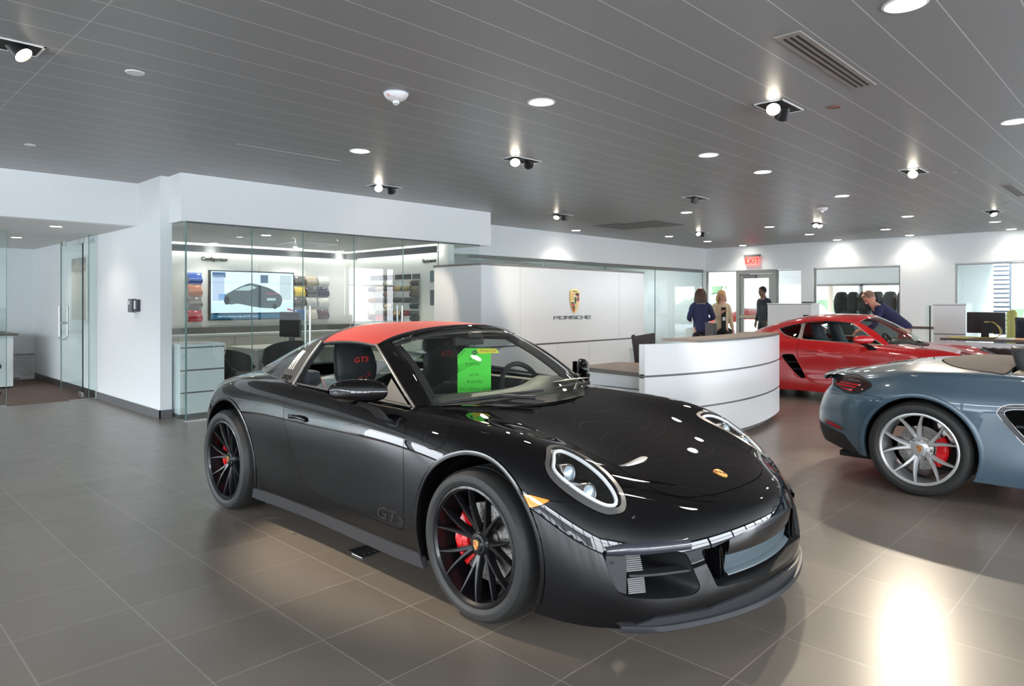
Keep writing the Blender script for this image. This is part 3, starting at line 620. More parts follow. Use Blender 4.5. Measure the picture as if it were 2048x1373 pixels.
M_STEELISH = mat('dull_metal', (.3, .33, .36), rough=.4, metal=.6)
def car_911(loc):
    M_P = mat('black_car_paint', (.0025, .0025, .003), rough=.6, spec=0., coat=1., coat_rough=.006)
    car = thing('sports_car', 'gloss black sports car with red fabric roof and green price tag, nearest the viewer', 'car', loc, PI / 2)
    vs, q, ids = body911(); sh = cage_shell(vs, q, 4, 1)
    full = Shell(sh.V.copy(), sh.N.copy(), sh.T.copy())
    # --- openings
    cab = mirror_poly([(.30, 0), (.335, .25), (.425, .47), (.545, .64), (.66, .715), (.9, .745), (1.3, .76), (1.7, .765), (2.0, .745), (2.2, .715), (2.45, .64), (2.62, .53), (2.75, .35), (2.79, .15), (2.80, 0)])
    cabs = smooth_closed(cab, 4)
    _, sh = sh.clip(top_poly(cabs, .8)(sh.V, sh.N))
    arF, arR = (-.02, .35), (2.43, .352)
    for c, r in ((arF, .397), (arR, .402)): _, sh = sh.clip(side_circle(c, r)(sh.V, sh.N))
    # --- hood
    hood_o = smooth_closed(mirror_poly([(-.847, 0), (-.838, .15), (-.806, .28), (-.768, .365), (-.715, .425), (-.65, .458), (-.55, .475), (-.39, .495), (-.22, .515), (-.08, .56), (.08, .605), (.3, .635), (.48, .66), (.43, .60), (.36, .48), (.29, .30), (.26, .15), (.25, 0)]), 5)
    hood, sh = cut(sh, top_poly(hood_o, .5))
    hood.build('bonnet', M_P, car, .008, M_P)
    # --- doors
    door_o = smooth_closed([(1.66, .93), (1.655, .88), (1.672, .819), (1.674, .759), (1.65, .690), (1.602, .590), (1.549, .480), (1.49, .405), (1.41, .352), (1.272, .318), (1.076, .303), (.777, .297), (.56, .296), (.502, .299), (.483, .32), (.476, .395), (.474, .504), (.474, .630), (.486, .74), (.50, .80), (.52, .86), (.53, .95), (1.1, .96)], 5)
    door, sh = cut(sh, side_poly(door_o, .5))
    handle_o = smooth_closed([(1.62, .735), (1.575, .762), (1.455, .758), (1.412, .728), (1.445, .698), (1.555, .70)], 5)
    for sg in (1, -1):
        d, _ = door.where(lambda c, n: c[:, 1] * sg > 0)
        g = side_poly(handle_o, .5)(d.V, d.N); rec, d = d.clip(g)
        o = d.build('door', M_P, car, .012, M_BLACK)
        # recess with its pull
        gg = sdf(rec.V[:, [0, 2]], handle_o); rec2 = Shell(rec.V - rec.N * (np.clip(gg, 0, .02) * 1.0)[:, None], rec.N, rec.T); rec2.build('handle_recess', M_P, o)
        hb = MB(); 
        pts = [(u, sg * wq, z) for u, wq, z in ((1.60, .893, .728), (1.56, .903, .738), (1.50, .905, .741), (1.44, .901, .738), (1.415, .892, .73))]
        hb.tube([Vector(p) for p in smooth_open(pts, 4)], .0125, 10); ho = hb.build('door_handle', M_P, o, smooth=60); ho.scale = (1, 1, 1)
    # --- fuel flap (right side of the car)
    fuel_o = [(.270 + .082 * math.cos(a), .785 + .056 * math.sin(a)) for a in np.linspace(0, 2 * PI, 40, endpoint=False)]
    def fuel_g(V, N): g = sdf(V[:, [0, 2]], fuel_o); return np.where((V[:, 1] > .55), g, -.05 - np.abs(g))
    fl, sh = cut(sh, fuel_g, .0016); fl.build('fuel_flap', M_P, car, .01, M_BLACK)
    # --- headlights
    head_o = smooth_closed([(-.336, .760), (-.290, .70), (-.273, .64), (-.283, .592), (-.335, .565), (-.411, .558), (-.489, .563), (-.547, .573), (-.601, .59), (-.640, .612), (-.662, .64), (-.668, .672), (-.66, .70), (-.637, .735), (-.592, .768), (-.53, .795), (-.456, .812), (-.402, .812), (-.362, .795)], 5)
    def head_g(V, N):
        return np.where((V[:, 2] > .52) & (V[:, 0] < 0), sdf(np.stack([V[:, 0], np.abs(V[:, 1])], 1), head_o), -1.)
    heads, sh = cut(sh, head_g, .0015)
    # --- side marker lamps
    amb_o = [(-.262, .628), (-.30, .632), (-.36, .634), (-.445, .624), (-.41, .602), (-.375, .588), (-.33, .580), (-.296, .583), (-.272, .605)]
    amb, sh = cut(sh, side_poly(amb_o, .6), .001)
    # --- bumper cover
    def bump_g(V, N):
        w = np.abs(V[:, 1]); z0 = .622 + .0 * w
        a = np.minimum(z0 - V[:, 2], -.25 - V[:, 0]); ue = -.655 + (w - .46) * .33; b = np.minimum(ue - V[:, 0], .72 - w); return np.maximum(a, b)
    bump, sh = cut(sh, bump_g, .0015)
    # skirt and lip in satin grey
    tail_g = lambda V, N: (V[:, 0] - 3.02 - .5 * np.clip(V[:, 2] - .66, -1, 0)) * 1.0
    rb, sh = cut(sh, lambda V, N: np.minimum(V[:, 0] - 2.80, .70 - V[:, 2]), .0015); rb.build('rear_bumper', M_P, car, .012, M_BLACK)
    sk, sh = sh.clip(np.where((sh.V[:, 0] > .3) & (sh.V[:, 0] < 2.15), .215 - sh.V[:, 2], -1.))
    sh.build('body', M_P, car, .014, M_BLACK)
    sk2 = Shell(sk.V + np.array([0, .012, 0]) * np.sign(sk.V[:, 1:2]) * np.array([0, 1, 0]), sk.N, sk.T); 
    for sg in (1, -1): s_, _ = sk2.where(lambda c, n: c[:, 1] * sg > 0); s_.build('side_skirt', M_SATIN, car, .03, M_SATIN)
    # wheel-arch lips
    for c, r in ((arF, .397), (arR, .402)):
        for sg in (1, -1):
            bvh = _bvh(full); A = []
            for a in np.linspace(-.38, PI + .38, 60):
                u, z = c[0] + r * math.cos(a), c[1] + r * math.sin(a)
                if z < .17: continue
                h = bvh.ray_cast(Vector((u, sg * 2, z)), Vector((0, -sg, 0)))
                if h[0] is None: continue
                w = h[0].y; d = Vector((math.cos(a), 0, math.sin(a)))
                P0 = Vector((u, w, z)) + d * .016
                A.append([tuple(P0 - Vector((0, sg * .006, 0))), tuple(P0 + Vector((0, sg * .003, 0))), tuple(P0 - d * .01 + Vector((0, sg * .006, 0))), tuple(P0 - d * .022 + Vector((0, sg * .004, 0))), tuple(P0 - d * .026 - Vector((0, sg * .02, 0))), tuple(P0 - d * .026 - Vector((0, sg * .10, 0)))])
            b = MB(); b.grid(A); b.build('wheel_arch', M_P, car, smooth=70)
            lin = MB(); lin.grid([[(p[4][0], p[4][1] - sg * .005, p[4][2]), (p[4][0], sg * .5, p[4][2])] for p in A]); lin.build('arch_liner', M_DARK, car)
    # --- bumper openings
    sideo = smooth_closed([(.782, .458), (.70, .462), (.60, .452), (.53, .435), (.513, .402), (.500, .349), (.489, .315), (.492, .292), (.516, .277), (.567, .274), (.666, .279), (.734, .288), (.757, .300), (.771, .330), (.78, .375), (.785, .42)], 4)
    outr = smooth_closed([(.79, .475), (.755, .497), (.70, .503), (.60, .492), (.50, .480), (.478, .46), (.470, .42), (.462, .36), (.458, .30), (.47, .262), (.52, .245), (.62, .245), (.72, .262), (.77, .285), (.79, .33), (.795, .40)], 4)
    ceno = smooth_closed([(.455, .436), (.40, .44), (.20, .482), (0, .492), (-.20, .482), (-.40, .44), (-.455, .436), (-.452, .395), (-.435, .345), (-.42, .305), (-.40, .288), (-.30, .286), (-.15, .283), (0, .282), (.15, .283), (.30, .286), (.40, .288), (.42, .305), (.435, .345), (.452, .395)], 3)
    _, bump = bump.clip(front_poly(ceno, -.6)(bump.V, bump.N))
    for sg in (1, -1):
        _, bump = bump.clip(np.where(bump.V[:, 0] < -.5, sdf(np.stack([bump.V[:, 1] * sg, bump.V[:, 2]], 1), sideo), -1.))
    lipg = lambda V, N: (.208 + .045 * np.clip(1 - np.abs(V[:, 1]) / .45, 0, 1) ** .7 - .05 * np.clip(np.abs(V[:, 1]) - .66, 0, 1) / .1) - V[:, 2]
    lg = np.minimum(lipg(bump.V, bump.N), -.70 - bump.V[:, 0] + .0 * bump.V[:, 1]); lip, bump = bump.clip(lg)
    B = bump.build('front_bumper', M_P, car, .02, M_BLACK)
    lp = Shell(lip.V + lip.N * np.array([1, 1, 0]) * .012, lip.N, lip.T); lo = lp.build('front_lip', M_SATIN, B, .04, M_SATIN)
    lb = MB(); cr = sorted([(math.atan2(v[1], -v[0]), v) for v in lp.V if v[2] < .20], key=lambda t: t[0])
    bv_ = _bvh(full)
    def skin(w, z):
        h = bv_.ray_cast(Vector((-3, w, z)), Vector((1, 0, 0))); return h[0].x if h[0] else -.7
    A = []
    for w in np.linspace(-.76, .76, 60):
        u = skin(w, .18); A.append([(u - .02, w, .152), (u - .028, w, .158), (u - .026, w, .178), (u + .01, w, .185), (u + .02, w, .152)])
    lb.grid(A); lb.build('splitter_blade', M_SATIN, B, smooth=50)
    # recesses
    rc = MB()
    for sg in (1, -1):
        ring0 = [(skin(sg * y, z) + .006, sg * y, z) for y, z in sideo]; ring1 = [(-.60, sg * (.62 + (y - .64) * .9), .37 + (z - .37) * .9) for y, z in sideo]
        n = len(ring0); rc.add(ring0 + ring1, [(i, (i + 1) % n, n + (i + 1) % n, n + i) for i in range(n)] + [tuple(range(n, 2 * n))])
    ring0 = [(skin(y, z) + .006, y, z) for y, z in ceno]; ring1 = [(-.84, y * .97, z) for y, z in ceno]
    n = len(ring0); rc.add(ring0 + ring1, [(i, (i + 1) % n, n + (i + 1) % n, n + i) for i in range(n)] + [tuple(range(n, 2 * n))])
    rc.build('intake_ducts', M_BLACK, B, smooth=40)
    M_FIN = mat('radiator_fins', (.20, .20, .20), rough=.45)
    for sg in (1, -1):
        # gloss bar over the side intake, sensor plate, cross vane, fins
        b = MB(); A = []
        for w in np.linspace(.50, .782, 24):
            u = skin(sg * w, .46); k = .5 + .5 * math.cos(max(0, (w - .72) / .07) * PI) if w > .72 else 1
            A.append([(u + .010, sg * w, .436 + .0 * k), (u - .010, sg * w, .445), (u - .012, sg * w, .462 + .006 * k), (u + .004, sg * w, .472 + .012 * k), (u + .02, sg * w, .474 + .012 * k)])
        b.grid(A); b.build('daytime_light_bar', mat('smoked_light_bar', (.035, .038, .05), rough=.12, coat=1), B, smooth=60)
        b = MB(); A = [[(skin(sg * w, .36) + .012 + (.775 - w) * .12, sg * w, z) for z in (zb, .36, .44)] for w, zb in ((.782, .38), (.775, .335), (.755, .305), (.728, .292))]
        b.grid(A); b.build('sensor_plate', mat('dark_grey_plastic', (.035, .036, .038), rough=.45), B, smooth=60)
        s2 = MB(); u0 = skin(sg * .757, .42); s2.lathe([(0, -.006), (.010, -.005), (.012, 0), (.018, .004)], 20, 'x', (u0 + .014, sg * .755, .416)); s2.build('parking_sensor', M_BLACK, B, smooth=40)
        b = MB(); b.box((-.70, min(sg * .50, sg * .745), .352), (-.655, max(sg * .50, sg * .745), .372)); 
        A = []
        for w in np.linspace(.497, .72, 16): u = skin(sg * w, .36); A.append([(u + .05, sg * w, .352), (u + .018, sg * w, .358), (u + .02, sg * w, .366), (u + .06, sg * w, .374)])
        b = MB(); b.grid(A); b.build('intake_vane', M_BLACK, B, smooth=60)
        for zc, n in ((.405, 8), (.318, 8)):
            pass
        b = MB()
        for k in range(20):
            z = .296 + k * .0075
            if .350 < z < .374: continue
            for w0, w1 in ((.668, .727),):
                ua, ub = skin(sg * w1, z) + .014, skin(sg * w0, z) + .03
                b.add([(ua, sg * w1, z), (ub, sg * w0, z), (ub + .004, sg * w0, z + .0042), (ua + .004, sg * w1, z + .0042)], [(0, 1, 2, 3)])
        b.build('radiator_fins', M_FIN, B)
        # duct wall between the side of the plate panel and the bumper
        b = MB()
        for w in (.365, .335):
            b.add([(-.925 + (.0 if w > .35 else .01), sg * w, .43), (-.925, sg * (w - .012), .30), (-.86, sg * (w - .01), .30), (-.86, sg * w, .43)], [(0, 1, 2, 3)])
        sd = b.build('duct_fin', M_P, B); md = sd.modifiers.new('t', 'SOLIDIFY'); md.thickness = .008
    # plate holder panel and lower panel
    b = MB(); A = []
    for w in np.linspace(-.305, .305, 26):
        u = -.978 + .42 * w * w + .3 * w ** 4; A.append([(u + .035, w, .492 - .12 * w * w), (u + .010, w, .487 - .12 * w * w), (u, w, .475 - .1 * w * w), (u + .004, w, .41), (u + .012, w, .385), (u + .03, w, .384)])
    b.grid(A); b.build('plate_panel', mat('plate_panel_black', (.012, .011, .011), rough=.22, coat=.5, coat_rough=.15), B, smooth=50)
    b = MB(); A = []
    for w in np.linspace(-.30, .30, 20):
        u = -.952 + .42 * w * w; A.append([(u, w, .392), (u + .004, w, .35), (u + .010, w, .318), (u - .01, w, .306), (u - .012, w, .30)])
    b.grid(A); b.build('radar_panel', mat('blue_grey_panel', (.085, .11, .125), rough=.35), B, smooth=50)
    # badge-less screw cap and washer jet cover
    for sg in (1, -1):
        h = bv_.ray_cast(Vector((-2, sg * .644, .565)), Vector((1, 0, 0)))[0]
        b = MB(); b.lathe([(0, -.003), (.011, -.002), (.0125, .002)], 20, 'x', tuple(h)); b.build('washer_cover', M_P, B, smooth=40)
    # --- headlight units
    for sg in (1, -1):
        hs, _ = heads.where(lambda c, n: c[:, 1] * sg > 0)
        g = head_g(hs.V, hs.N); bowl = Shell(hs.V - hs.N * (.006 + np.clip(g - .02, 0, .03) * 2.6)[:, None], hs.N, hs.T)
        H = bowl.build('headlight', mat('headlight_bowl', (.018, .018, .019), rough=.25, coat=.6), car)
        rimA, inner = hs.clip(.021 - g)
        rimA.build('headlight_bezel', mat('bezel_grey', (.16, .155, .15), rough=.3, metal=.6, coat=1.), H, .01, M_BLACK)
        inner.off(.002).build('headlight_lens', M_CLEAR, H)
        # light ring follows the inside of the bezel
        cen = Vector((-.475, sg * .69, 0)); pts = []
        for a in np.linspace(0, 2 * PI, 64, endpoint=False):
            best = None
            dx, dy = math.cos(a), math.sin(a)
            lo, hi = 0.01, .3
            for _ in range(18):
                md = (lo + hi) / 2; p = np.array([[-.475 + dx * md, .69 + dy * md]]); 
                if sdf(p, head_o)[0] > .036: lo = md
                else: hi = md
            p = Vector((-.475 + dx * lo, sg * (.69 + dy * lo), 0)); h = bv_.ray_cast(Vector((p.x, p.y, 2)), Vector((0, 0, -1)))
            if h[0] is not None: pts.append(h[0] - h[1] * .016)
        b = MB(); b.tube(pts, .0085, 8, True); b.build('light_ring', mat('light_ring', (.75, .76, .78), rough=.2, emit=(1, 1, 1), estr=.05), H, smooth=60)
        for (pu, pw, pr) in ((-.425, .695, .037), (-.535, .70, .043)):
            h = bv_.ray_cast(Vector((pu, sg * pw, 2)), Vector((0, 0, -1)))[0]; zc = h.z - .044
            Mx = Matrix.Translation((pu + .02, sg * pw, zc)) @ Matrix.Rotation(.10, 4, 'Y')
            b = MB(); b.lathe([(pr * .55, .10), (pr * .95, .09), (pr, .02), (pr * 1.06, -.004), (pr * 1.0, -.008), (pr * .93, -.002)], 28, 'x'); b.xf(Mx).build('projector', mat('projector_shell', (.55, .50, .47), rough=.22, metal=1), H, smooth=50)
            b = MB(); b.ball((0, 0, 0), pr * .9, 20, (.55, 1, 1)); b.xf(Mx).build('projector_lens', mat('projector_glass', (.55, .66, .74), rough=.10, metal=.5, coat=1), H, smooth=80)
        b = MB()
        for k in range(5): b.box((-.475, sg * .765 - .012, .640 + k * .009), (-.47, sg * .765 + .012, .643 + k * .009))
        b.build('reflector_ribs', M_STEELISH, H)
        am, _ = amb.where(lambda c, n: c[:, 1] * sg > 0)
        am.off(.003).build('side_marker', mat('amber_lens', (.95, .28, .02), rough=.08, coat=1, emit=(1, .25, .01), estr=.15), car, .008, mat('amber_lens'))
    # --- under-structure (keeps daylight out of the gaps)
    inn = full.off(-.03)
    _, inn = inn.clip(top_poly(cabs, .6)(inn.V, inn.N))
    for c in (arF, arR): _, inn = inn.clip(side_circle(c, .43)(inn.V, inn.N))
    _, inn = inn.clip(np.where(inn.V[:, 0] < -.5, 1., -1.))
    inn, _ = inn.where(lambda c, n: ~((c[:, 0] < .4) & (c[:, 2] > .5) & (np.abs(c[:, 1]) > .5) & (c[:, 0] < -.2)))
    inn.build('inner_shell', M_DARK, car)
    b = MB(); b.box((-.62, -.52, .13), (3.2, .52, .16)); b.box((.42, -.84, .14), (2.02, .84, .17)); b.build('underbody', M_BLACK, car)
    greenhouse_911(car, M_P, bv_)
    interior_911(car)
    # --- wheels
    for sg in (1, -1):
        wheel(car, 0, sg, .758, .336, .245, .262, 7, ang=.35, cal_ang=(.12 + PI if sg < 0 else -.12), back=False)
        wheel(car, 2.45, sg, .785, .340, .295, .264, 7, ang=.1, cal_ang=(PI if sg < 0 else 0.))
    # --- badges
    h = bv_.ray_cast(Vector((-.738, 0, 2)), Vector((0, 0, -1)))
    n = h[1]; tilt = math.atan2(-n.x, n.z)
    b = MB(); o = crest_mb(.068); b.prism(o, 'y', -.002, .002); b.cur = 1
    for (x0, z0, x1, z1) in ((.06, .28, .32, .40), (.06, .10, .33, .18), (-.31, -.10, -.06, -.02), (-.22, -.28, -.05, -.2)): b.box((x0 * .068, -.003, z0 * .068), (x1 * .068, .003, z1 * .068))
    b.cur = 2
    for (x0, z0, x1, z1) in ((.06, .2, .33, .27), (-.27, -.19, -.06, -.11), (-.1, -.06, .1, .16)): b.box((x0 * .068, -.003, z0 * .068), (x1 * .068, .003, z1 * .068))
    M4 = Matrix.Translation(h[0] + n * .002) @ Matrix.Rotation(-tilt, 4, 'Y') @ Matrix.Rotation(PI / 2, 4, 'Z') @ Matrix.Rotation(PI / 2, 4, 'X')
    b.xf(M4).build('bonnet_crest', [mat('crest_orange_gold', (.95, .45, .10), rough=.3, metal=.5), M_CRED, M_CBLK], car)
    hh = bv_.ray_cast(Vector((.62, 2, .345)), Vector((0, -1, 0)))[0]
    text('door_lettering', 'GTS', .085, mat('satin_black_letters', (.006, .006, .006), rough=.4, spec=.3), car, (.60, hh.y + .001, .345), (PI / 2, 0, PI), .0012, sx=1.5, shear=.25)
    return car
def _bvh(sh):
    from mathutils.bvhtree import BVHTree
    return BVHTree.FromPolygons([tuple(v) for v in sh.V], [tuple(t) for t in sh.T.tolist()])
def greenhouse_911(car, M_P, bv):
    # windscreen
    gb = [(.30, 0, .907), (.34, .25, .903), (.43, .47, .895), (.56, .645, .882)]; gt = [(.985, 0, 1.263), (.995, .2, 1.256), (1.025, .37, 1.233), (1.075, .525, 1.187)]
    secs = []
    for t in np.linspace(0, 1, 6):
        row = []
        for b_, t_ in zip(gb[::-1], gt[::-1]):
            p = np.array(b_) * (1 - t) + np.array(t_) * t; bow = math.sin(PI * t) * .022; p = p + np.array([-bow * .5, 0, bow]); row.append(tuple(p))
        secs.append(row)
    G = section_grid(secs, 24, 20); ws = grid_shell(both(G)); 
    if ws.N[:, 2].mean() < 0: ws.N = -ws.N; ws.T = ws.T[:, ::-1]
    W = ws.build('windscreen', M_CARGL, car)
    # dark linings behind the glass edge
    for sg in (1, -1):
        A = []
        for k in range(24):
            p = G[k, 0]; q_ = np.array([p[0] + .03, abs(p[1]) - .085, p[2] - .02]); A.append([(p[0] + .012, sg * p[1], p[2] - .006), (q_[0], sg * q_[1], q_[2])])
        b = MB(); b.grid(A); o = b.build('pillar_lining', mat('cabin_black', (.012, .012, .013), rough=.75), car); md = o.modifiers.new('t', 'SOLIDIFY'); md.thickness = .012
    A = [[(p[0] + .012, p[1], p[2] - .008) for p in both(G[k:k + 1])[0]] for k in (23, 22, 21)]; b = MB(); b.grid(A); b.build('header_lining', mat('cabin_black'), car)
    E = G[:, 0]      # near edge
    def rail(name, outer, inner, m, th=.01, par=car):
        A = []
        for o, i in zip(outer, inner):
            o = Vector(o); i = Vector(i); mid = (o + i) / 2; up = Vector((-.3, math.copysign(.5, o.y), .8)).normalized() * th
            A.append([tuple(o - up * 1.5), tuple(o), tuple(o * .75 + i * .25 + up * .8), tuple(mid + up), tuple(o * .25 + i * .75 + up * .8), tuple(i), tuple(i - up * 1.2)])
        b = MB(); b.grid(A); return b.build(name, m, par, smooth=75)
    n = 24; tt = np.linspace(0, 1, n)
    out = smooth_open([(.60, .718, .872), (.74, .698, .965), (.88, .668, 1.055), (1.01, .632, 1.125), (1.125, .592, 1.172)], 6); out = np.array([out[int(round(t * (len(out) - 1)))] for t in tt])
    inn = np.array([E[int(round(t * (len(E) - 1)))] for t in tt])
    for sg in (1, -1):
        mm = np.array([1, sg, 1]); rail('windscreen_pillar', out * mm, inn * mm, M_P, .008)
        st = MB(); st.tube([Vector(p * mm) + Vector((.004, sg * .006, .0)) for p in out], .0075, 8); st.build('window_trim', mat('pillar_trim', (.22, .21, .2), rough=.3, metal=.5), car, smooth=60)
    # header rail
    hd_in = both(G[-1:, :])[0]; hd_out = np.array([(1.035 + .31 * w * w, w * 1.125, 1.279 - .345 * w * w - .12 * w ** 4) for w in hd_in[:, 1]])
    A = []
    for o, i in zip(hd_out, hd_in):
        o = Vector(o); i = Vector(i); up = Vector((-.3, 0, .95)) * .006; A.append([tuple(o - up * 3), tuple(o), tuple((o + i) / 2 + up), tuple(i + up * .3), tuple(i - up * 4)])
    b = MB(); b.grid(A); b.build('windscreen_header', M_P, car, smooth=75)
    # cowl
    A = []
    for w in np.linspace(-.64, .64, 31):
        ub = .30 + .62 * w * w - .02 * w ** 4 * 3; A.append([(ub - .055, w, .868 - .03 * w * w), (ub - .03, w, .876 - .035 * w * w), (ub + .02, w, .896 - .04 * w * w)])
    b = MB(); b.grid(A); b.build('cowl', M_BLACK, car, smooth=60)
    # wipers
    for (p0, p1, q0) in (((.515, .62, .893), (.325, .03, .925), (.27, .16, .90)), ((.325, -.08, .925), (.515, -.62, .897), (.30, -.22, .90))):
        b = MB(); b.tube([Vector(p0), (Vector(p0) + Vector(p1)) / 2 + Vector((-.025, 0, .004)), Vector(p1)], [.009, .013, .008], 8); mid = (Vector(p0) + Vector(p1)) / 2 + Vector((-.03, 0, .008)); b.tube([mid, Vector(q0)], [.008, .012], 8); b.build('wiper', M_BLACK, car, smooth=50)
    # fabric roof
    R = [[(1.125, .592, 1.174), (1.10, .50, 1.217), (1.065, .36, 1.252), (1.045, .18, 1.273), (1.038, 0, 1.278)],
         [(1.3, .608, 1.190), (1.3, .52, 1.230), (1.3, .37, 1.266), (1.3, .19, 1.285), (1.3, 0, 1.290)],
         [(1.5, .612, 1.186), (1.5, .52, 1.228), (1.5, .37, 1.266), (1.5, .19, 1.285), (1.5, 0, 1.290)],
         [(1.70, .60, 1.168), (1.71, .515, 1.214), (1.71, .36, 1.255), (1.71, .19, 1.274), (1.71, 0, 1.279)]]
    G = both(section_grid(R, 20, 18)); rf = grid_shell(G)
    if rf.N[:, 2].mean() < 0: rf.N = -rf.N; rf.T = rf.T[:, ::-1]
    rf.build('fabric_roof', mat('red_roof_fabric', (.34, .022, .015), rough=.85, sheen=.05, bump=.3, bscale=900), car, .02, M_BLACK)
    # side seal under the roof edge
    for sg in (1, -1):
        pts = [(p[0] + .0, sg * (abs(p[1]) - .006), p[2] - .012) for p in G[:, 0]]; b = MB(); b.tube(pts, .014, 8); b.build('roof_seal', M_BLACK, car, smooth=60)
        pts2 = [(p[0], sg * (abs(p[1]) + .0), p[2] - .002) for p in G[:, 0]]; b = MB(); b.tube(pts2, .006, 6); b.build('roof_piping', mat('red_roof_fabric'), car, smooth=60)
        gq = []   # door glass
        for t in np.linspace(0, 1, 16):
            top = G[:, 0]; i = t * (len(top) - 1); k = int(min(i, len(top) - 2)); p = top[k] * (1 - (i - k)) + top[k + 1] * (i - k)
            bb = np.array([.66 + (1.735 - .66) * t, -.752 - .012 * t, .885 + .02 * t]); tp = np.array([1.10 + (1.69 - 1.10) * t, p[1], p[2] - .012])
            f0 = out[0] * [1, -1, 1]
            gq.append([tuple(np.array([1, -sg, 1]) * (bb * (1 - s) + tp * s + np.array([0, -.012 * math.sin(PI * s), 0]))) for s in np.linspace(0, 1, 8)])
        b = MB(); b.grid(gq); b.build('door_glass', M_CARGL, car, smooth=80)
        # quarter triangle behind the pillar foot
        b = MB(); b.add([(.64, sg * .735, .885), (.86, sg * .745, .893), (.845, sg * .69, 1.0)], [(0, 1, 2)]); o = b.build('window_corner', mat('dark_grey_plastic'), car); md = o.modifiers.new('t', 'SOLIDIFY'); md.thickness = .006
        b = MB(); b.tube([(.60, sg * .752, .880), (.9, sg * .772, .893), (1.3, sg * .785, .902), (1.70, sg * .79, .912)], .007, 6); b.build('belt_seal', M_BLACK, car, smooth=60)
    # roll hoop
    M_H = mat('hoop_grey_black', (.022, .023, .025), rough=.42)
    def hs(u0, k): return [(u0 + k[0], .785, .895), (u0 + k[1], .745, .96), (u0 + k[2], .695, 1.05), (u0 + k[3], .635, 1.13), (u0 + k[3], .595, 1.170), (u0 + k[3], .515, 1.213), (u0 + k[3], .36, 1.253), (u0 + k[3], .18, 1.272), (u0 + k[3], 0, 1.277)]
    F = [(1.745, .782, .90), (1.735, .742, .97), (1.722, .695, 1.05), (1.712, .635, 1.130), (1.708, .600, 1.170), (1.71, .515, 1.215), (1.71, .36, 1.256), (1.71, .18, 1.275), (1.71, 0, 1.280)]
    Bk = [(2.02, .762, .905), (1.985, .715, .985), (1.95, .665, 1.055), (1.92, .61, 1.115), (1.905, .575, 1.145), (1.90, .495, 1.188), (1.90, .35, 1.230), (1.90, .175, 1.250), (1.90, 0, 1.255)]
    mid = [tuple((np.array(a) + np.array(b_)) / 2 + np.array([0, .006, .006])) for a, b_ in zip(F, Bk)]
    G = both(section_grid([F, mid, Bk], 10, 36)); hp = grid_shell(G)
    if hp.N[:, 2].mean() < 0: hp.N = -hp.N; hp.T = hp.T[:, ::-1]
    hoop = hp.build('roll_hoop', M_H, car, .03, M_BLACK)
    hb = _bvh(hp)
    for sg in (1, -1):
        for k in range(3):
            u0 = 1.905 - k * .032; pts = []
            for t in np.linspace(0, 1, 8):
                z = 1.10 - .115 * t; u = u0 + .012 - .005 * t + (1.10 - z) * .12; h = hb.ray_cast(Vector((u, sg * 2, z)), Vector((0, -sg, 0)))
                if h[0]: pts.append(h[0] + Vector((0, sg * .001, 0)))
            if len(pts) > 2: b = MB(); b.tube(pts, .0045, 6); b.build('hoop_louvre', mat('bright_louvre', (.7, .66, .62), rough=.25, metal=.6), hoop, smooth=50)
        b = MB(); b.tube([Vector((p[0] + .012, sg * (abs(p[1]) + .004), p[2])) for p in smooth_open(F[:5], 5)], .009, 8); b.build('hoop_trim', mat('pillar_trim'), hoop, smooth=60)
    h = hb.ray_cast(Vector((1.885, 2, .942)), Vector((0, -1, 0)))
    if h[0]: 
        nrm = h[1]; tl = math.atan2(abs(nrm.z), abs(nrm.y)); text('hoop_lettering', 'targa', .062, mat('black_script', (.002, .002, .002), rough=.2), car, tuple(h[0] + Vector((0, .003, 0))), (PI / 2 - tl, 0, PI), .001, shear=.3)
    # rear glass dome
    D = [[(2.02, .757, .912), (1.985, .712, .985), (1.95, .663, 1.055), (1.92, .608, 1.115), (1.905, .573, 1.145), (1.90, .495, 1.187), (1.90, .35, 1.229), (1.90, .175, 1.249), (1.90, 0, 1.254)],
         [(2.22, .722, .925), (2.21, .675, .982), (2.20, .625, 1.03), (2.20, .58, 1.063), (2.20, .535, 1.09), (2.20, .45, 1.127), (2.20, .32, 1.160), (2.20, .16, 1.176), (2.20, 0, 1.180)],
         [(2.47, .645, .930), (2.475, .605, .960), (2.48, .56, .985), (2.485, .52, 1.005), (2.49, .47, 1.022), (2.495, .39, 1.042), (2.50, .28, 1.060), (2.50, .14, 1.069), (2.50, 0, 1.071)],
         [(2.66, .52, .928), (2.68, .485, .938), (2.695, .45, .946), (2.71, .41, .952), (2.72, .37, .958), (2.735, .30, .963), (2.745, .21, .967), (2.75, .10, .968), (2.75, 0, .968)],
         [(2.735, .40, .925), (2.755, .37, .925), (2.77, .34, .925), (2.785, .31, .925), (2.795, .27, .925), (2.805, .22, .925), (2.815, .15, .925), (2.82, .08, .925), (2.82, 0, .925)]]
    G = both(section_grid(D, 28, 30)); rg = grid_shell(G)
    if rg.N[:, 2].mean() < 0: rg.N = -rg.N; rg.T = rg.T[:, ::-1]
    rg.build('rear_glass', M_CARGL, car)
    # deck lid spoiler
    b = MB(); b.grid([[(3.02 + .0, w, .893 - .18 * w * w), (3.10, w, .895 - .2 * w * w), (3.17, w, .885 - .2 * w * w), (3.18, w, .865 - .2 * w * w)] for w in np.linspace(-.52, .52, 24)]); b.build('rear_spoiler', M_P, car, smooth=50)
    for sg in (1, -1): mirror(car, .80, .925, .955, sg, M_P, M_BLACK)
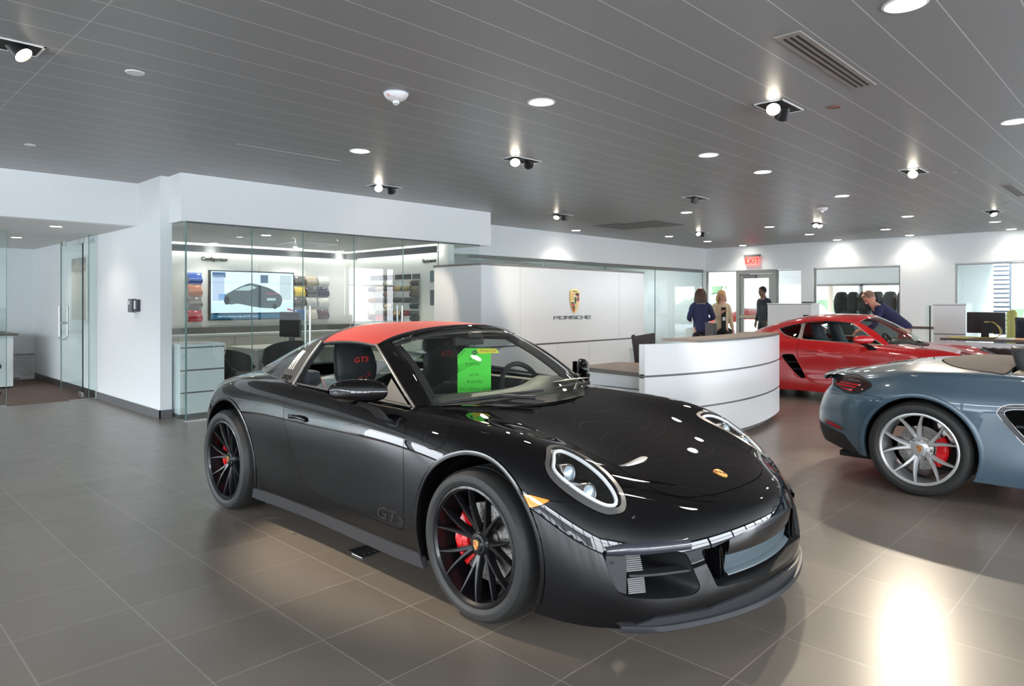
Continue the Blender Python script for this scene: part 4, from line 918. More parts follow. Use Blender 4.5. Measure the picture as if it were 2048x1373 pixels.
def interior_911(car):
    M_IN = mat('cabin_black', (.012, .012, .013), rough=.75)
    b = MB(); b.box((.35, -.70, .20), (2.75, .70, .22)); b.box((.35, -.72, .2), (.40, .72, .84))
    b.box((2.0, -.70, .2), (2.05, .70, .83)); b.box((2.0, -.68, .80), (2.78, .68, .83))
    for sg in (1, -1): b.box((.40, min(sg * .70, sg * .73), .2), (2.0, max(sg * .70, sg * .73), .86))
    b.build('cabin_tub', M_IN, car)
    for sg in (1, -1):
        b = MB(); b.box((.62, min(sg * .66, sg * .74), .35), (1.72, max(sg * .66, sg * .74), .875)); b.build('door_lining', M_LEATHER, car, bevel=.02)
        b = MB(); b.box((1.72, min(sg * .60, sg * .72), .40), (2.0, max(sg * .60, sg * .72), .98)); b.build('quarter_trim', M_ALCAN, car, bevel=.03)
    # dashboard
    prof = [(.36, .84), (.42, .905), (.52, .925), (.66, .915), (.74, .885), (.78, .82), (.76, .70), (.74, .60), (.40, .55)]
    M_DASH = mat('dashboard_grey', (.045, .047, .042), rough=.6)
    A = []
    for w in np.linspace(-.66, .66, 30):
        hump = .045 * math.exp(-((w + .37) / .17) ** 2); k = 1 - .0 * abs(w); A.append([(u + .50 * w * w, w, z - .014 + (hump if .45 < u < .7 and z > .8 else 0)) for u, z in prof])
    b = MB(); b.grid(A); b.build('dashboard', M_DASH, car, smooth=60)
    b = MB(); b.box((.78, -.12, .25), (1.75, .12, .52)); b.build('centre_console', M_LEATHER, car, bevel=.03)
    seat(car, 1.44, .37, M_LEATHER, M_ALCAN, 'GTS', 1.07); seat(car, 1.44, -.37, M_LEATHER, M_ALCAN, 'GTS', 1.07)
    steering_wheel(car, .86, -.37, .84, M_LEATHER)
    for sg in (1, -1):
        b = MB(); b.tube([(1.70, sg * .62, .93), (1.66, sg * .60, .85), (1.60, sg * .58, .60), (1.55, sg * .57, .35)], .006, 6);  b.build('seat_belt', M_REDCL, car)
    b = MB(); b.box((1.47, .075, .84), (1.49, .10, .96)); b.build('belt_guide', M_REDCL, car, bevel=.01)
    b = MB(); b.box((1.98, -.55, .55), (2.06, .55, .90)); b.build('rear_bulkhead', M_LEATHER, car, bevel=.04)
    b = MB(); b.box((.97, -.12, 1.15), (.995, .12, 1.205)); b.tube([(1.0, 0, 1.2), (.97, 0, 1.245)], .01, 8); b.build('cabin_mirror', M_BLACK, car, bevel=.012)
    b = MB(); b.box((.90, -.05, 1.19), (.99, .05, 1.235)); b.build('sensor_housing', M_BLACK, car, bevel=.012)
    for sg in (1, -1):
        b = MB(); b.box((1.03, min(sg * .12, sg * .47), 1.195), (1.16, max(sg * .12, sg * .47), 1.21)); b.build('sun_visor', M_BLACK, car, bevel=.006)
    R_ = [[(1.08, .57, 1.155), (1.08, .36, 1.225), (1.08, .18, 1.245), (1.08, 0, 1.25)], [(1.7, .58, 1.145), (1.7, .36, 1.23), (1.7, .18, 1.25), (1.7, 0, 1.255)]]
    b = MB(); b.grid(both(np.array(R_))); b.build('headlining', M_IN, car)
    b = MB(); b.grid([[(.50 + t * .20, w, .932 - .02 * t + .0 * w) for t in (0, 1)] for w in (-.62, -.28)]); b.xf(Matrix.Identity(4)); b.build('window_sticker', mat('printed_paper', (.72, .75, .70), rough=.6, var=.15, vscale=60), car)
def car_718(loc, kind, label, M_P, drop=0., wheel_ang=.0):
    car = thing('sports_car', label, 'car', loc, PI / 2)
    body = bpy.data.objects.new('body_frame', None)
    vs, q, ids = body718(); sh = cage_shell(vs, q, 4, 3); sh.V = sh.V - np.array([0, 0, drop]); dz = -drop
    full = Shell(sh.V.copy(), sh.N.copy(), sh.T.copy()); bv = _bvh(full)
    P = lambda pts: [(u, z + dz) for u, z in pts]
    arF, arR = (-.01, .345 + dz), (2.475, .345 + dz)
    if kind == 'coupe':
        cab = smooth_closed(mirror_poly([(.30, 0), (.335, .25), (.425, .47), (.545, .64), (.66, .705), (.9, .735), (1.3, .75), (1.7, .75), (2.0, .735), (2.2, .70), (2.45, .60), (2.62, .45), (2.70, .25), (2.74, 0)]), 4)
    else:
        cab = smooth_closed(mirror_poly([(.30, 0), (.335, .25), (.425, .47), (.545, .64), (.66, .705), (.9, .735), (1.3, .75), (1.7, .765), (1.88, .77), (1.93, .74), (1.95, .6), (1.95, .3), (1.95, 0)]), 4)
    _, sh = sh.clip(top_poly(cab, .75)(sh.V, sh.N))
    for c, r in ((arF, .385), (arR, .383)): _, sh = sh.clip(side_circle(c, r)(sh.V, sh.N))
    if kind == 'coupe': hood_pts = [(-.80, 0), (-.78, .15), (-.74, .28), (-.70, .36), (-.65, .42), (-.59, .455), (-.5, .475), (-.35, .495), (-.2, .515), (-.05, .56), (.1, .605), (.3, .635), (.47, .65), (.42, .60), (.36, .48), (.29, .30), (.26, .15), (.25, 0)]
    else: hood_pts = [(-.80, 0), (-.78, .15), (-.74, .28), (-.70, .36), (-.65, .42), (-.59, .455), (-.5, .475), (-.35, .495), (-.2, .515), (-.05, .56), (.1, .605), (.3, .635), (.47, .65), (.42, .60), (.36, .48), (.29, .30), (.26, .15), (.25, 0)]
    hood, sh = cut(sh, top_poly(smooth_closed(mirror_poly(hood_pts), 4), .45)); hood.build('bonnet', M_P, car, .01, M_BLACK)
    door_o = smooth_closed(P([(1.72, .97), (1.715, .90), (1.735, .823), (1.728, .72), (1.683, .56), (1.60, .405), (1.507, .33), (1.366, .285), (1.11, .285), (.60, .285), (.50, .29), (.455, .33), (.445, .50), (.45, .66), (.465, .76), (.49, .83), (.51, .95), (1.1, .98)]), 4)
    vent_o = smooth_closed(P([(1.955, .672), (1.91, .695), (1.80, .70), (1.765, .67), (1.73, .60), (1.66, .47), (1.625, .40), (1.618, .362), (1.65, .352), (1.70, .37), (1.78, .445), (1.87, .545), (1.935, .63)]), 4)
    fr_o = smooth_closed(P([(1.995, .675), (1.94, .725), (1.80, .735), (1.745, .71), (1.69, .60), (1.60, .41), (1.58, .345), (1.62, .315), (1.70, .335), (1.80, .42), (1.90, .53), (1.975, .63)]), 4)
    ventr, sh = sh.clip(side_poly(fr_o, .6)(sh.V, sh.N))
    door, sh = cut(sh, side_poly(door_o, .5))
    v2, door = door.clip(side_poly(fr_o, .6)(door.V, door.N)); ventr = ventr.join(v2)
    for sg in (1, -1):
        d, _ = door.where(lambda c, n: c[:, 1] * sg > 0)
        # concave sweep that leads into the air intake
        o = d.build('door', M_P, car, .012, M_BLACK)
        h = bv.ray_cast(Vector((1.5, sg * 2, .765 + dz)), Vector((0, -sg, 0)))[0]
        b = MB(); b.tube([Vector(p) for p in smooth_open([(1.62, h.y - sg * .004, .762 + dz), (1.58, h.y + sg * .012, .766 + dz), (1.50, h.y + sg * .016, .766 + dz), (1.42, h.y + sg * .010, .760 + dz), (1.38, h.y - sg * .006, .756 + dz)], 4)], .012, 10); b.build('door_handle', M_P, o, smooth=60)
        vr, _ = ventr.where(lambda c, n: c[:, 1] * sg > 0)
        g = sdf(vr.V[:, [0, 2]], vent_o); inn, ring = vr.clip(g)
        gr = np.clip(sdf(ring.V[:, [0, 2]], fr_o), 0, .03)
        ring = Shell(ring.V - ring.N * (gr * .35)[:, None], ring.N, ring.T)
        vf = ring.build('side_intake', M_P if kind == 'coupe' else mat('intake_frame_black', (.015, .015, .016), rough=.3, coat=.5), car, .05, M_BLACK)
        if kind != 'coupe':
            for oo, rr in ((fr_o, .0022), (vent_o, .002)):
                pts = []
                for (u, z) in oo:
                    hh = bv.ray_cast(Vector((u, sg * 2, z)), Vector((0, -sg, 0)))[0]
                    if hh: pts.append(hh + Vector((0, sg * .0 - (0 if oo is fr_o else sg * .009), 0)))
                b = MB(); b.tube(pts, rr, 6, True); b.build('intake_trim', mat('brushed_aluminium', (.6, .62, .63), rough=.25, metal=1), vf, smooth=60)
        gi = np.clip(sdf(inn.V[:, [0, 2]], vent_o), 0, .02); bk = Shell(inn.V - inn.N * (.02 + gi * 5)[:, None], inn.N, inn.T); bk.build('intake_duct', M_DARK, vf)
        b = MB()
        for zc, ua, ub in ((.585, 1.735, 1.895), (.485, 1.68, 1.81)):
            y = .875; b.box((ua, min(sg * (y - .07), sg * y), zc - .012 + dz), (ub, max(sg * (y - .07), sg * y), zc + .006 + dz))
        b.build('intake_slat', M_BLACK, vf, bevel=.004)
    # bumpers
    def bump_g(V, N):
        w = np.abs(V[:, 1]); a = np.minimum(.60 + dz - V[:, 2], -.24 - V[:, 0]); ue = -.60 + (w - .46) * .33; b = np.minimum(ue - V[:, 0], .72 - w); return np.maximum(a, b)
    fb, sh = cut(sh, bump_g, .0015)
    ceno = [(.36, .34 + dz), (.34, .21 + dz), (-.34, .21 + dz), (-.36, .34 + dz), (-.3, .37 + dz), (.3, .37 + dz)]
    op, fb = fb.clip(front_poly(ceno, -.6)(fb.V, fb.N)); B = fb.build('front_bumper', M_P, car, .015, M_BLACK); op.off(-.03).build('front_intake', M_DARK, B)
    tl_o = smooth_closed(P([(3.20, .765), (3.165, .785), (3.098, .812), (3.016, .834), (2.929, .836), (2.858, .817), (2.808, .787), (2.815, .762), (2.877, .720), (2.93, .704), (3.008, .700), (3.091, .722), (3.17, .745)]), 4)
    def tl_g(V, N): g = sdf(V[:, [0, 2]], tl_o); return np.where((np.abs(V[:, 1]) > .46) & (V[:, 0] > 2.7), g, -1.)
    tl, sh = cut(sh, tl_g, .002)
    def rb_g(V, N):
        w = np.abs(V[:, 1]); z0 = .700 + dz + 0 * w; return np.where(V[:, 0] > 2.7, np.minimum(z0 - V[:, 2], V[:, 0] - 2.72), -1.)
    rb, sh = cut(sh, rb_g, .0012)
    def diff_g(V, N): w = np.abs(V[:, 1]); return (.36 + dz + .06 * np.clip((V[:, 0] - 3.0) / .3, 0, 1)) - V[:, 2] - 10 * np.clip(3.02 - V[:, 0] + (V[:, 2] - .36) * .9, 0, 1)
    rf_o = P([(3.215, .445), (3.15, .440), (3.08, .425), (3.02, .398), (3.08, .402), (3.15, .412), (3.215, .424)])
    def rf_g(V, N): g = sdf(V[:, [0, 2]], rf_o); return np.where((np.abs(V[:, 1]) > .5), g, -1.)
    rfl, rb = cut(rb, rf_g, .0015); df, rb = rb.clip(diff_g(rb.V, rb.N))
    RB = rb.build('rear_bumper', M_P, car, .012, M_BLACK); df.build('diffuser', M_BLACK, RB, .02, M_BLACK)
    M_RL = mat('red_lens', (.50, .01, .015), rough=.1, coat=1); M_SM = mat('smoked_lens', (.035, .010, .012), rough=.08, coat=1)
    for sg in (1, -1):
        t, _ = tl.where(lambda c, n: c[:, 1] * sg > 0); g = tl_g(t.V, t.N); rim_, inn = t.clip(.012 - g)
        T = inn.build('tail_lamp', M_SM, car); rim_.build('lamp_surround', M_BLACK, T, .01, M_BLACK)
        for z0, z1, u0, u1 in ((.745, .757, 2.93, 3.13), (.765, .775, 2.90, 3.10), (.722, .731, 2.95, 3.10)):
            s1, _ = inn.clip(np.minimum(np.minimum(inn.V[:, 2] - z0 - dz, z1 + dz - inn.V[:, 2]), np.minimum(inn.V[:, 0] - u0, u1 - inn.V[:, 0])))
            if len(s1.T): s1.off(.0015).build('lamp_bar', M_RL, T)
        for z0, z1, u0, u1 in ((.795, .80, 2.90, 3.02), (.735, .739, 2.92, 3.05)):
            s1, _ = inn.clip(np.minimum(np.minimum(inn.V[:, 2] - z0 - dz, z1 + dz - inn.V[:, 2]), np.minimum(inn.V[:, 0] - u0, u1 - inn.V[:, 0])))
            if len(s1.T): s1.off(.0015).build('lamp_bar', M_CHROME, T)
        r_, _ = rfl.where(lambda c, n: c[:, 1] * sg > 0); r_.off(.001).build('rear_reflector', M_RL, RB)
    # headlights (simple oval units)
    head_o = smooth_closed([(-.30, .745), (-.26, .69), (-.25, .63), (-.29, .575), (-.37, .555), (-.46, .560), (-.54, .58), (-.59, .62), (-.60, .67), (-.57, .73), (-.50, .775), (-.40, .79), (-.34, .775)], 4)
    hd, sh = cut(sh, lambda V, N: np.where((V[:, 2] > .5) & (V[:, 0] < 0), sdf(np.stack([V[:, 0], np.abs(V[:, 1])], 1), head_o), -1.), .0015)
    for sg in (1, -1):
        hs, _ = hd.where(lambda c, n: c[:, 1] * sg > 0); H = hs.off(-.02).build('headlight', mat('headlight_bowl2', (.05, .05, .05), rough=.2, coat=.6), car); hs.build('headlight_lens', M_CLEAR, H)
    if kind != 'coupe':
        cov_o = smooth_closed(mirror_poly([(2.475, 0), (2.465, .18), (2.435, .34), (2.375, .50), (2.29, .64), (2.18, .725), (2.05, .765), (1.96, .772), (1.955, .5), (1.955, .2), (1.955, 0)]), 4)
        cov, sh = cut(sh, top_poly(cov_o, .8), .006)
        g = top_poly(cov_o, .8)(cov.V, cov.N); lift = .022 * (1 - np.exp(-np.clip(g, 0, 1) / .06)) ; 
        cv = Shell(cov.V + np.stack([0 * lift, 0 * lift, lift], 1), cov.N, cov.T); cv.build('tonneau_cover', mat('taupe_canvas', (.115, .098, .085), rough=.85, bump=.2, bscale=700), car, .03, M_BLACK)
    sh.build('body', M_P, car, .014, M_BLACK)
    for c, r in ((arF, .385), (arR, .383)):
        for sg in (1, -1):
            A = []
            for a in np.linspace(-.35, PI + .35, 50):
                u, z = c[0] + r * math.cos(a), c[1] + r * math.sin(a)
                if z < .19: continue
                h = bv.ray_cast(Vector((u, sg * 2, z)), Vector((0, -sg, 0)))
                if h[0] is None: continue
                w = h[0].y; d = Vector((math.cos(a), 0, math.sin(a))); P0 = Vector((u, w, z)) + d * .03
                A.append([tuple(P0 - Vector((0, sg * .006, 0))), tuple(P0 + Vector((0, sg * .004, 0))), tuple(P0 - d * .015 + Vector((0, sg * .009, 0))), tuple(P0 - d * .034 + Vector((0, sg * .007, 0))), tuple(P0 - d * .038 - Vector((0, sg * .012, 0))), tuple(P0 - d * .038 - Vector((0, sg * .06, 0)))])
            b = MB(); b.grid(A); b.build('wheel_arch', M_P, car, smooth=70)
            lin = MB(); lin.grid([[(p[4][0], p[4][1] - sg * .005, p[4][2]), (p[4][0], sg * .45, p[4][2])] for p in A]); lin.build('arch_liner', M_DARK, car)
    inn = full.off(-.05); _, inn = inn.clip(top_poly(cab, .6)(inn.V, inn.N))
    if kind != 'coupe': pass
    for c in (arF, arR): _, inn = inn.clip(side_circle(c, .43)(inn.V, inn.N))
    _, inn = inn.clip(side_poly(fr_o, .5)(inn.V, inn.N)); _, inn = inn.clip(np.where(inn.V[:, 0] < -.2, 1., -1.)); inn.build('inner_shell', M_DARK, car)
    M_IN = mat('cabin_black', (.012, .012, .013), rough=.75)
    b = MB(); b.box((-.6, -.5, .14), (3.15, .5, .18)); b.box((.42, -.80, .15), (2.02, .80, .18)); b.box((.40, -.66, .17), (1.95, .66, .22)); b.box((1.90, -.66, .18), (1.95, .66, .86 + dz)); b.box((.36, -.66, .18), (.41, .66, .80))
    for sg in (1, -1): b.box((.40, min(sg * .64, sg * .70), .2), (1.93, max(sg * .64, sg * .70), .86 + dz))
    b.build('underbody', M_BLACK, car)
    wt = 1 if kind == 'coupe' else 1
    for sg in (1, -1):
        wheel(car, 0, sg, .752, .34, .245, .262, 5, ang=.3, cal_ang=0, full=kind != 'coupe'); wheel(car, 2.475, sg, .752, .345, .275, .262, 5, ang=wheel_ang, cal_ang=(PI - .05 if sg < 0 else PI - .05) if False else (PI + .12), full=kind != 'coupe')
    # windscreen
    gb = [(.30, 0, .907), (.34, .25, .903), (.43, .46, .895), (.56, .63, .882)]; gt = [(.93, 0, 1.262), (.94, .2, 1.255), (.965, .36, 1.232), (1.0, .515, 1.19)]
    secs = []
    for t in np.linspace(0, 1, 5):
        row = []
        for b_, t_ in zip(gb[::-1], gt[::-1]): p = np.array(b_) * (1 - t) + np.array(t_) * t; bow = math.sin(PI * t) * .022; row.append(tuple(p + np.array([-bow * .5, 0, bow + dz])))
        secs.append(row)
    G = section_grid(secs, 20, 16); ws = grid_shell(both(G))
    if ws.N[:, 2].mean() < 0: ws.N = -ws.N; ws.T = ws.T[:, ::-1]
    ws.build('windscreen', M_CARGL, car); E = G[:, 0]
    out = smooth_open([(.60, .705, .872 + dz), (.74, .685, .96 + dz), (.86, .658, 1.045 + dz), (.97, .622, 1.12 + dz), (1.06, .59, 1.162 + dz)], 6)
    for sg in (1, -1):
        A = []
        for t in np.linspace(0, 1, 20):
            o = Vector(out[int(round(t * (len(out) - 1)))] * [1, sg, 1]); i = Vector(E[int(round(t * (len(E) - 1)))] * [1, sg, 1]); up = Vector((-.3, sg * .5, .8)).normalized() * .008
            A.append([tuple(o - up * 1.5), tuple(o), tuple((o + i) / 2 + up), tuple(i), tuple(i - up)])
        b = MB(); b.grid(A); b.build('windscreen_pillar', M_P, car, smooth=70)
        b = MB(); b.tube([Vector(p * [1, sg, 1]) + Vector((.006, sg * .004, -.004)) for p in out], .008, 8); b.build('window_trim', mat('pillar_trim2', (.45, .42, .38), rough=.3, metal=.6), car, smooth=60)
    hi = both(G[-1:, :])[0]; A = []
    for p in hi:
        w = p[1]; o = Vector((.985 + .24 * w * w, w * 1.11, 1.279 + dz - .30 * w * w - .12 * w ** 4)); i = Vector(p); A.append([tuple(o - Vector((0, 0, .02))), tuple(o), tuple((o + i) / 2 + Vector((0, 0, .006))), tuple(i), tuple(i - Vector((0, 0, .02)))])
    b = MB(); b.grid(A); b.build('windscreen_header', M_P, car, smooth=70)
    A = []
    for w in np.linspace(-.62, .62, 25): ub = .30 + .62 * w * w - .06 * w ** 4; A.append([(ub - .06, w, .866 - .03 * w * w + dz), (ub - .03, w, .876 - .035 * w * w + dz), (ub + .02, w, .896 - .04 * w * w + dz)])
    b = MB(); b.grid(A); b.build('cowl', M_BLACK, car, smooth=60)
    prof = [(.36, .84), (.42, .905), (.52, .925), (.66, .915), (.74, .885), (.78, .82), (.76, .70), (.74, .60), (.40, .55)]
    b = MB(); b.grid([[(u + .50 * w * w, w, z - .014 + dz) for u, z in prof] for w in np.linspace(-.64, .64, 20)]); b.build('dashboard', mat('dashboard_dark', (.03, .03, .032), rough=.6), car, smooth=60)
    M_S = mat('blue_grey_leather', (.022, .03, .042), rough=.45) if kind == 'coupe' else mat('charcoal_leather', (.05, .052, .058), rough=.5, bump=.08, bscale=600)
    for w in (.37, -.37): seat(car, 1.34 if kind == 'coupe' else 1.62, w, M_S, M_S, None, 1.0 if kind == 'coupe' else 1.0)
    steering_wheel(car, .84, -.37, .82 + dz, M_LEATHER)
    for sg in (1, -1): mirror(car, .80, .92, .945 + dz, sg, M_P, M_BLACK, .95)
    if kind == 'coupe':
        D1 = np.array([0, 0, dz])
        L1 = [[(1.06, .588, 1.164), (1.04, .50, 1.208), (1.01, .36, 1.245), (.995, .18, 1.270), (.99, 0, 1.277)], [(1.2, .607, 1.183), (1.2, .525, 1.226), (1.2, .365, 1.266), (1.2, .185, 1.285), (1.2, 0, 1.291)], [(1.45, .61, 1.190), (1.45, .53, 1.232), (1.45, .365, 1.272), (1.45, .185, 1.290), (1.45, 0, 1.295)]]
        b = MB(); b.grid(both(section_grid(L1, 14, 16)) + D1); b.build('roof', M_P, car, smooth=75)
        U = [(1.45, [(.775, .905), (.745, .965), (.70, 1.05), (.655, 1.125), (.61, 1.190), (.53, 1.232), (.365, 1.272), (.185, 1.290), (0, 1.295)]),
             (1.75, [(.775, .918), (.745, .965), (.70, 1.04), (.655, 1.10), (.61, 1.158), (.53, 1.205), (.36, 1.248), (.18, 1.266), (0, 1.271)]),
             (2.05, [(.765, .925), (.735, .965), (.695, 1.015), (.65, 1.06), (.605, 1.10), (.525, 1.145), (.355, 1.19), (.18, 1.21), (0, 1.216)]),
             (2.35, [(.75, .925), (.715, .948), (.665, .978), (.615, 1.005), (.56, 1.033), (.48, 1.066), (.33, 1.105), (.17, 1.124), (0, 1.130)]),
             (2.65, [(.705, .90), (.665, .912), (.615, .927), (.56, .942), (.50, .958), (.42, .975), (.29, 1.0), (.15, 1.012), (0, 1.016)]),
             (2.92, [(.60, .862), (.56, .868), (.51, .874), (.46, .88), (.40, .886), (.33, .892), (.22, .90), (.11, .905), (0, .907)])]
        g = section_grid([[(u, w, z) for w, z in row] for u, row in U], 36, 40); gs = grid_shell(both(g) + D1)
        if gs.N[:, 2].mean() < 0: gs.N = -gs.N; gs.T = gs.T[:, ::-1]
        qw = smooth_closed(P([(1.765, .942), (1.86, .955), (1.945, .975), (2.03, 1.02), (2.085, 1.062), (1.94, 1.11), (1.85, 1.128), (1.765, 1.142)]), 3)
        dw = [(1.30, .90 + dz), (1.70, .925 + dz), (1.705, 1.152 + dz), (1.30, 1.185 + dz)]
        qg, gs = gs.clip(side_poly(qw, .35)(gs.V, gs.N)); dg_, gs = gs.clip(side_poly(dw, .35)(gs.V, gs.N))
        hg = smooth_closed(mirror_poly([(2.02, 0), (2.03, .25), (2.08, .40), (2.2, .42), (2.45, .36), (2.62, .30), (2.66, .15), (2.67, 0)]), 3)
        rg, gs = cut(gs, top_poly(hg, .8), .003); C = gs.build('rear_quarter', M_P, car, .01, M_BLACK); rg.build('hatch_glass', M_PRIV, car)
        bw = [(1.700, .90 + dz), (1.768, .92 + dz), (1.765, 1.15 + dz), (1.705, 1.165 + dz)]
        pl, _ = gs.clip(side_poly(bw, .35)(gs.V, gs.N)); pl.off(.003).build('centre_pillar', mat('pillar_trim2'), car)
        for sg in (1, -1):
            q_, _ = qg.where(lambda c, n: c[:, 1] * sg > 0); q_.off(-.004).build('quarter_glass', M_PRIV, car)
            rt = both(section_grid(L1, 14, 16)) + D1; edge = rt[:, 0] if sg > 0 else rt[:, -1]; gq = []
            for t in np.linspace(0, 1, 14):
                k = t * 13; p = edge[int(k)]; bb = np.array([.64 + (1.45 - .64) * t, sg * (.745 + .03 * t), .88 + .025 * t + dz]); tp = np.array([p[0], p[1], p[2] - .008]); gq.append([tuple(bb * (1 - s) + tp * s + np.array([0, sg * .012 * math.sin(PI * s), 0])) for s in np.linspace(0, 1, 8)])
            b = MB(); b.grid(gq); o = b.build('door_glass', M_CARGL, car, smooth=80)
            d_, _ = dg_.where(lambda c, n: c[:, 1] * sg > 0); d_.build('door_glass', M_CARGL, car)
            b = MB(); pts = [tuple(p) for p in edge] + [(1.6, sg * .612, 1.178 + dz), (1.75, sg * .615, 1.155 + dz), (1.94, sg * .622, 1.112 + dz), (2.09, sg * .648, 1.062 + dz)]
            b.tube(smooth_open([Vector(p) + Vector((0, 0, -.008)) for p in pts], 3), .012, 6); b.build('roof_seal', M_BLACK, car, smooth=60)
            b = MB(); b.tube(smooth_open([(.60, sg * .745, .878 + dz), (1.0, sg * .765, .888 + dz), (1.45, sg * .78, .905 + dz), (1.76, sg * .775, .925 + dz), (1.95, sg * .75, .965 + dz), (2.09, sg * .655, 1.06 + dz)], 4), .007, 6); b.build('belt_trim', mat('pillar_trim2'), car, smooth=60)
        b = MB(); b.grid([[(2.95, w, .90 - .2 * w * w + dz), (3.06, w, .905 - .2 * w * w + dz), (3.12, w, .89 - .2 * w * w + dz), (3.13, w, .87 - .2 * w * w + dz)] for w in np.linspace(-.5, .5, 20)]); b.build('rear_spoiler', M_P, car, smooth=50)
        b = MB(); b.box((1.72, -.55, .5), (1.90, .55, .88 + dz)); b.build('rear_bulkhead', M_LEATHER, car, bevel=.03)
    else:
        # raised spoiler blade, rear wall trim, roll hoops
        A = []
        for w in np.linspace(-.56, .56, 30):
            e = max(0, abs(w) - .40) / .16; A.append([(3.335 - .28 * w * w, w, .792 - .05 * w * w), (3.10 - .1 * w * w, w, .800), (3.085, w, .838 - .02 * e), (3.20 - .15 * w * w, w, .842 - .05 * w * w), (3.325 - .28 * w * w, w, .826 - .05 * w * w), (3.35 - .28 * w * w, w, .812 - .05 * w * w), (3.335 - .28 * w * w, w, .792 - .05 * w * w)])
        b = MB(); b.grid(A); b.build('rear_spoiler', M_P, car, smooth=50)
        b = MB(); A = []
        for w in np.linspace(-.74, .74, 30): A.append([(1.95, w, .925 - .02 * w * w), (1.92, w, .945 - .03 * w * w), (1.87, w, .935 - .03 * w * w), (1.78, w, .87), (1.76, w, .60)])
        b.grid(A); b.build('rear_wall_trim', mat('beige_leather', (.26, .22, .17), rough=.6), car, smooth=60)
        for w in (.37, -.37):
            b = MB(); b.tube(smooth_open([(1.70, w - .15, .80), (1.71, w - .15, .98), (1.71, w - .09, 1.05), (1.71, w + .09, 1.05), (1.71, w + .15, .98), (1.70, w + .15, .80)], 5), .018, 10); b.build('roll_bar', mat('brushed_aluminium'), car, smooth=60)
    return car
CZ = 2.96          # showroom ceiling
SZ = 2.385         # soffit over the glass fronts
X0, Y0, XE = -6.5, -6.0, 18.1
# ------------------------------------------------------------------ surface materials
def floor_material():
    m = bpy.data.materials.new('porcelain_floor_tiles'); m.use_nodes = True; nt = m.node_tree; b = nt.nodes['Principled BSDF']; N = nt.nodes.new; L = nt.links.new
    tc = N('ShaderNodeTexCoord'); sx = N('ShaderNodeSeparateXYZ'); L(tc.outputs['Object'], sx.inputs[0])
    def line(sock, off, per, wid):
        a = N('ShaderNodeMath'); a.operation = 'SUBTRACT'; L(sock, a.inputs[0]); a.inputs[1].default_value = off
        d = N('ShaderNodeMath'); d.operation = 'DIVIDE'; L(a.outputs[0], d.inputs[0]); d.inputs[1].default_value = per
        r = N('ShaderNodeMath'); r.operation = 'ROUND'; L(d.outputs[0], r.inputs[0]); s = N('ShaderNodeMath'); s.operation = 'SUBTRACT'; L(d.outputs[0], s.inputs[0]); L(r.outputs[0], s.inputs[1])
        ab = N('ShaderNodeMath'); ab.operation = 'ABSOLUTE'; L(s.outputs[0], ab.inputs[0]); c = N('ShaderNodeMath'); c.operation = 'LESS_THAN'; L(ab.outputs[0], c.inputs[0]); c.inputs[1].default_value = wid / per / 2
        fl = N('ShaderNodeMath'); fl.operation = 'FLOOR'; a2 = N('ShaderNodeMath'); a2.operation = 'ADD'; L(d.outputs[0], a2.inputs[0]); a2.inputs[1].default_value = 0.0; L(a2.outputs[0], fl.inputs[0])
        return c.outputs[0], fl.outputs[0]
    gx, ix = line(sx.outputs['X'], 1.988, .4575, .0052); gy, iy = line(sx.outputs['Y'], 2.593, .4575, .0052)
    g = N('ShaderNodeMath'); g.operation = 'MAXIMUM'; L(gx, g.inputs[0]); L(gy, g.inputs[1])
    cb = N('ShaderNodeCombineXYZ'); L(ix, cb.inputs[0]); L(iy, cb.inputs[1]); wn = N('ShaderNodeTexWhiteNoise'); L(cb.outputs[0], wn.inputs['Vector'])
    n1 = N('ShaderNodeTexNoise'); n1.inputs['Scale'].default_value = 260; n1.inputs['Detail'].default_value = 3; L(tc.outputs['Object'], n1.inputs['Vector'])
    n2 = N('ShaderNodeTexNoise'); n2.inputs['Scale'].default_value = 6; L(tc.outputs['Object'], n2.inputs['Vector'])
    mx = N('ShaderNodeMix'); mx.data_type = 'RGBA'; mx.inputs['A'].default_value = (.150, .126, .104, 1); mx.inputs['B'].default_value = (.182, .153, .127, 1); L(wn.outputs['Value'], mx.inputs['Factor'])
    m2 = N('ShaderNodeMix'); m2.data_type = 'RGBA'; m2.blend_type = 'OVERLAY'; m2.inputs['Factor'].default_value = .10; L(mx.outputs['Result'], m2.inputs['A']); L(n1.outputs['Fac'], m2.inputs['B'])
    m3 = N('ShaderNodeMix'); m3.data_type = 'RGBA'; L(g.outputs[0], m3.inputs['Factor']); L(m2.outputs['Result'], m3.inputs['A']); m3.inputs['B'].default_value = (.30, .26, .225, 1)
    L(m3.outputs['Result'], b.inputs['Base Color'])
    rr = N('ShaderNodeMapRange'); rr.inputs['To Min'].default_value = .25; rr.inputs['To Max'].default_value = .36; L(n2.outputs['Fac'], rr.inputs['Value']); L(rr.outputs[0], b.inputs['Roughness'])
    b.inputs['Specular IOR Level'].default_value = .85
    bp = N('ShaderNodeBump'); bp.inputs['Strength'].default_value = .12; bp.inputs['Distance'].default_value = .0003; L(n1.outputs['Fac'], bp.inputs['Height'])
    b2 = N('ShaderNodeBump'); b2.invert = True; b2.inputs['Strength'].default_value = .5; b2.inputs['Distance'].default_value = .002; L(g.outputs[0], b2.inputs['Height']); L(b2.outputs[0], b.inputs['Normal'])
    return m
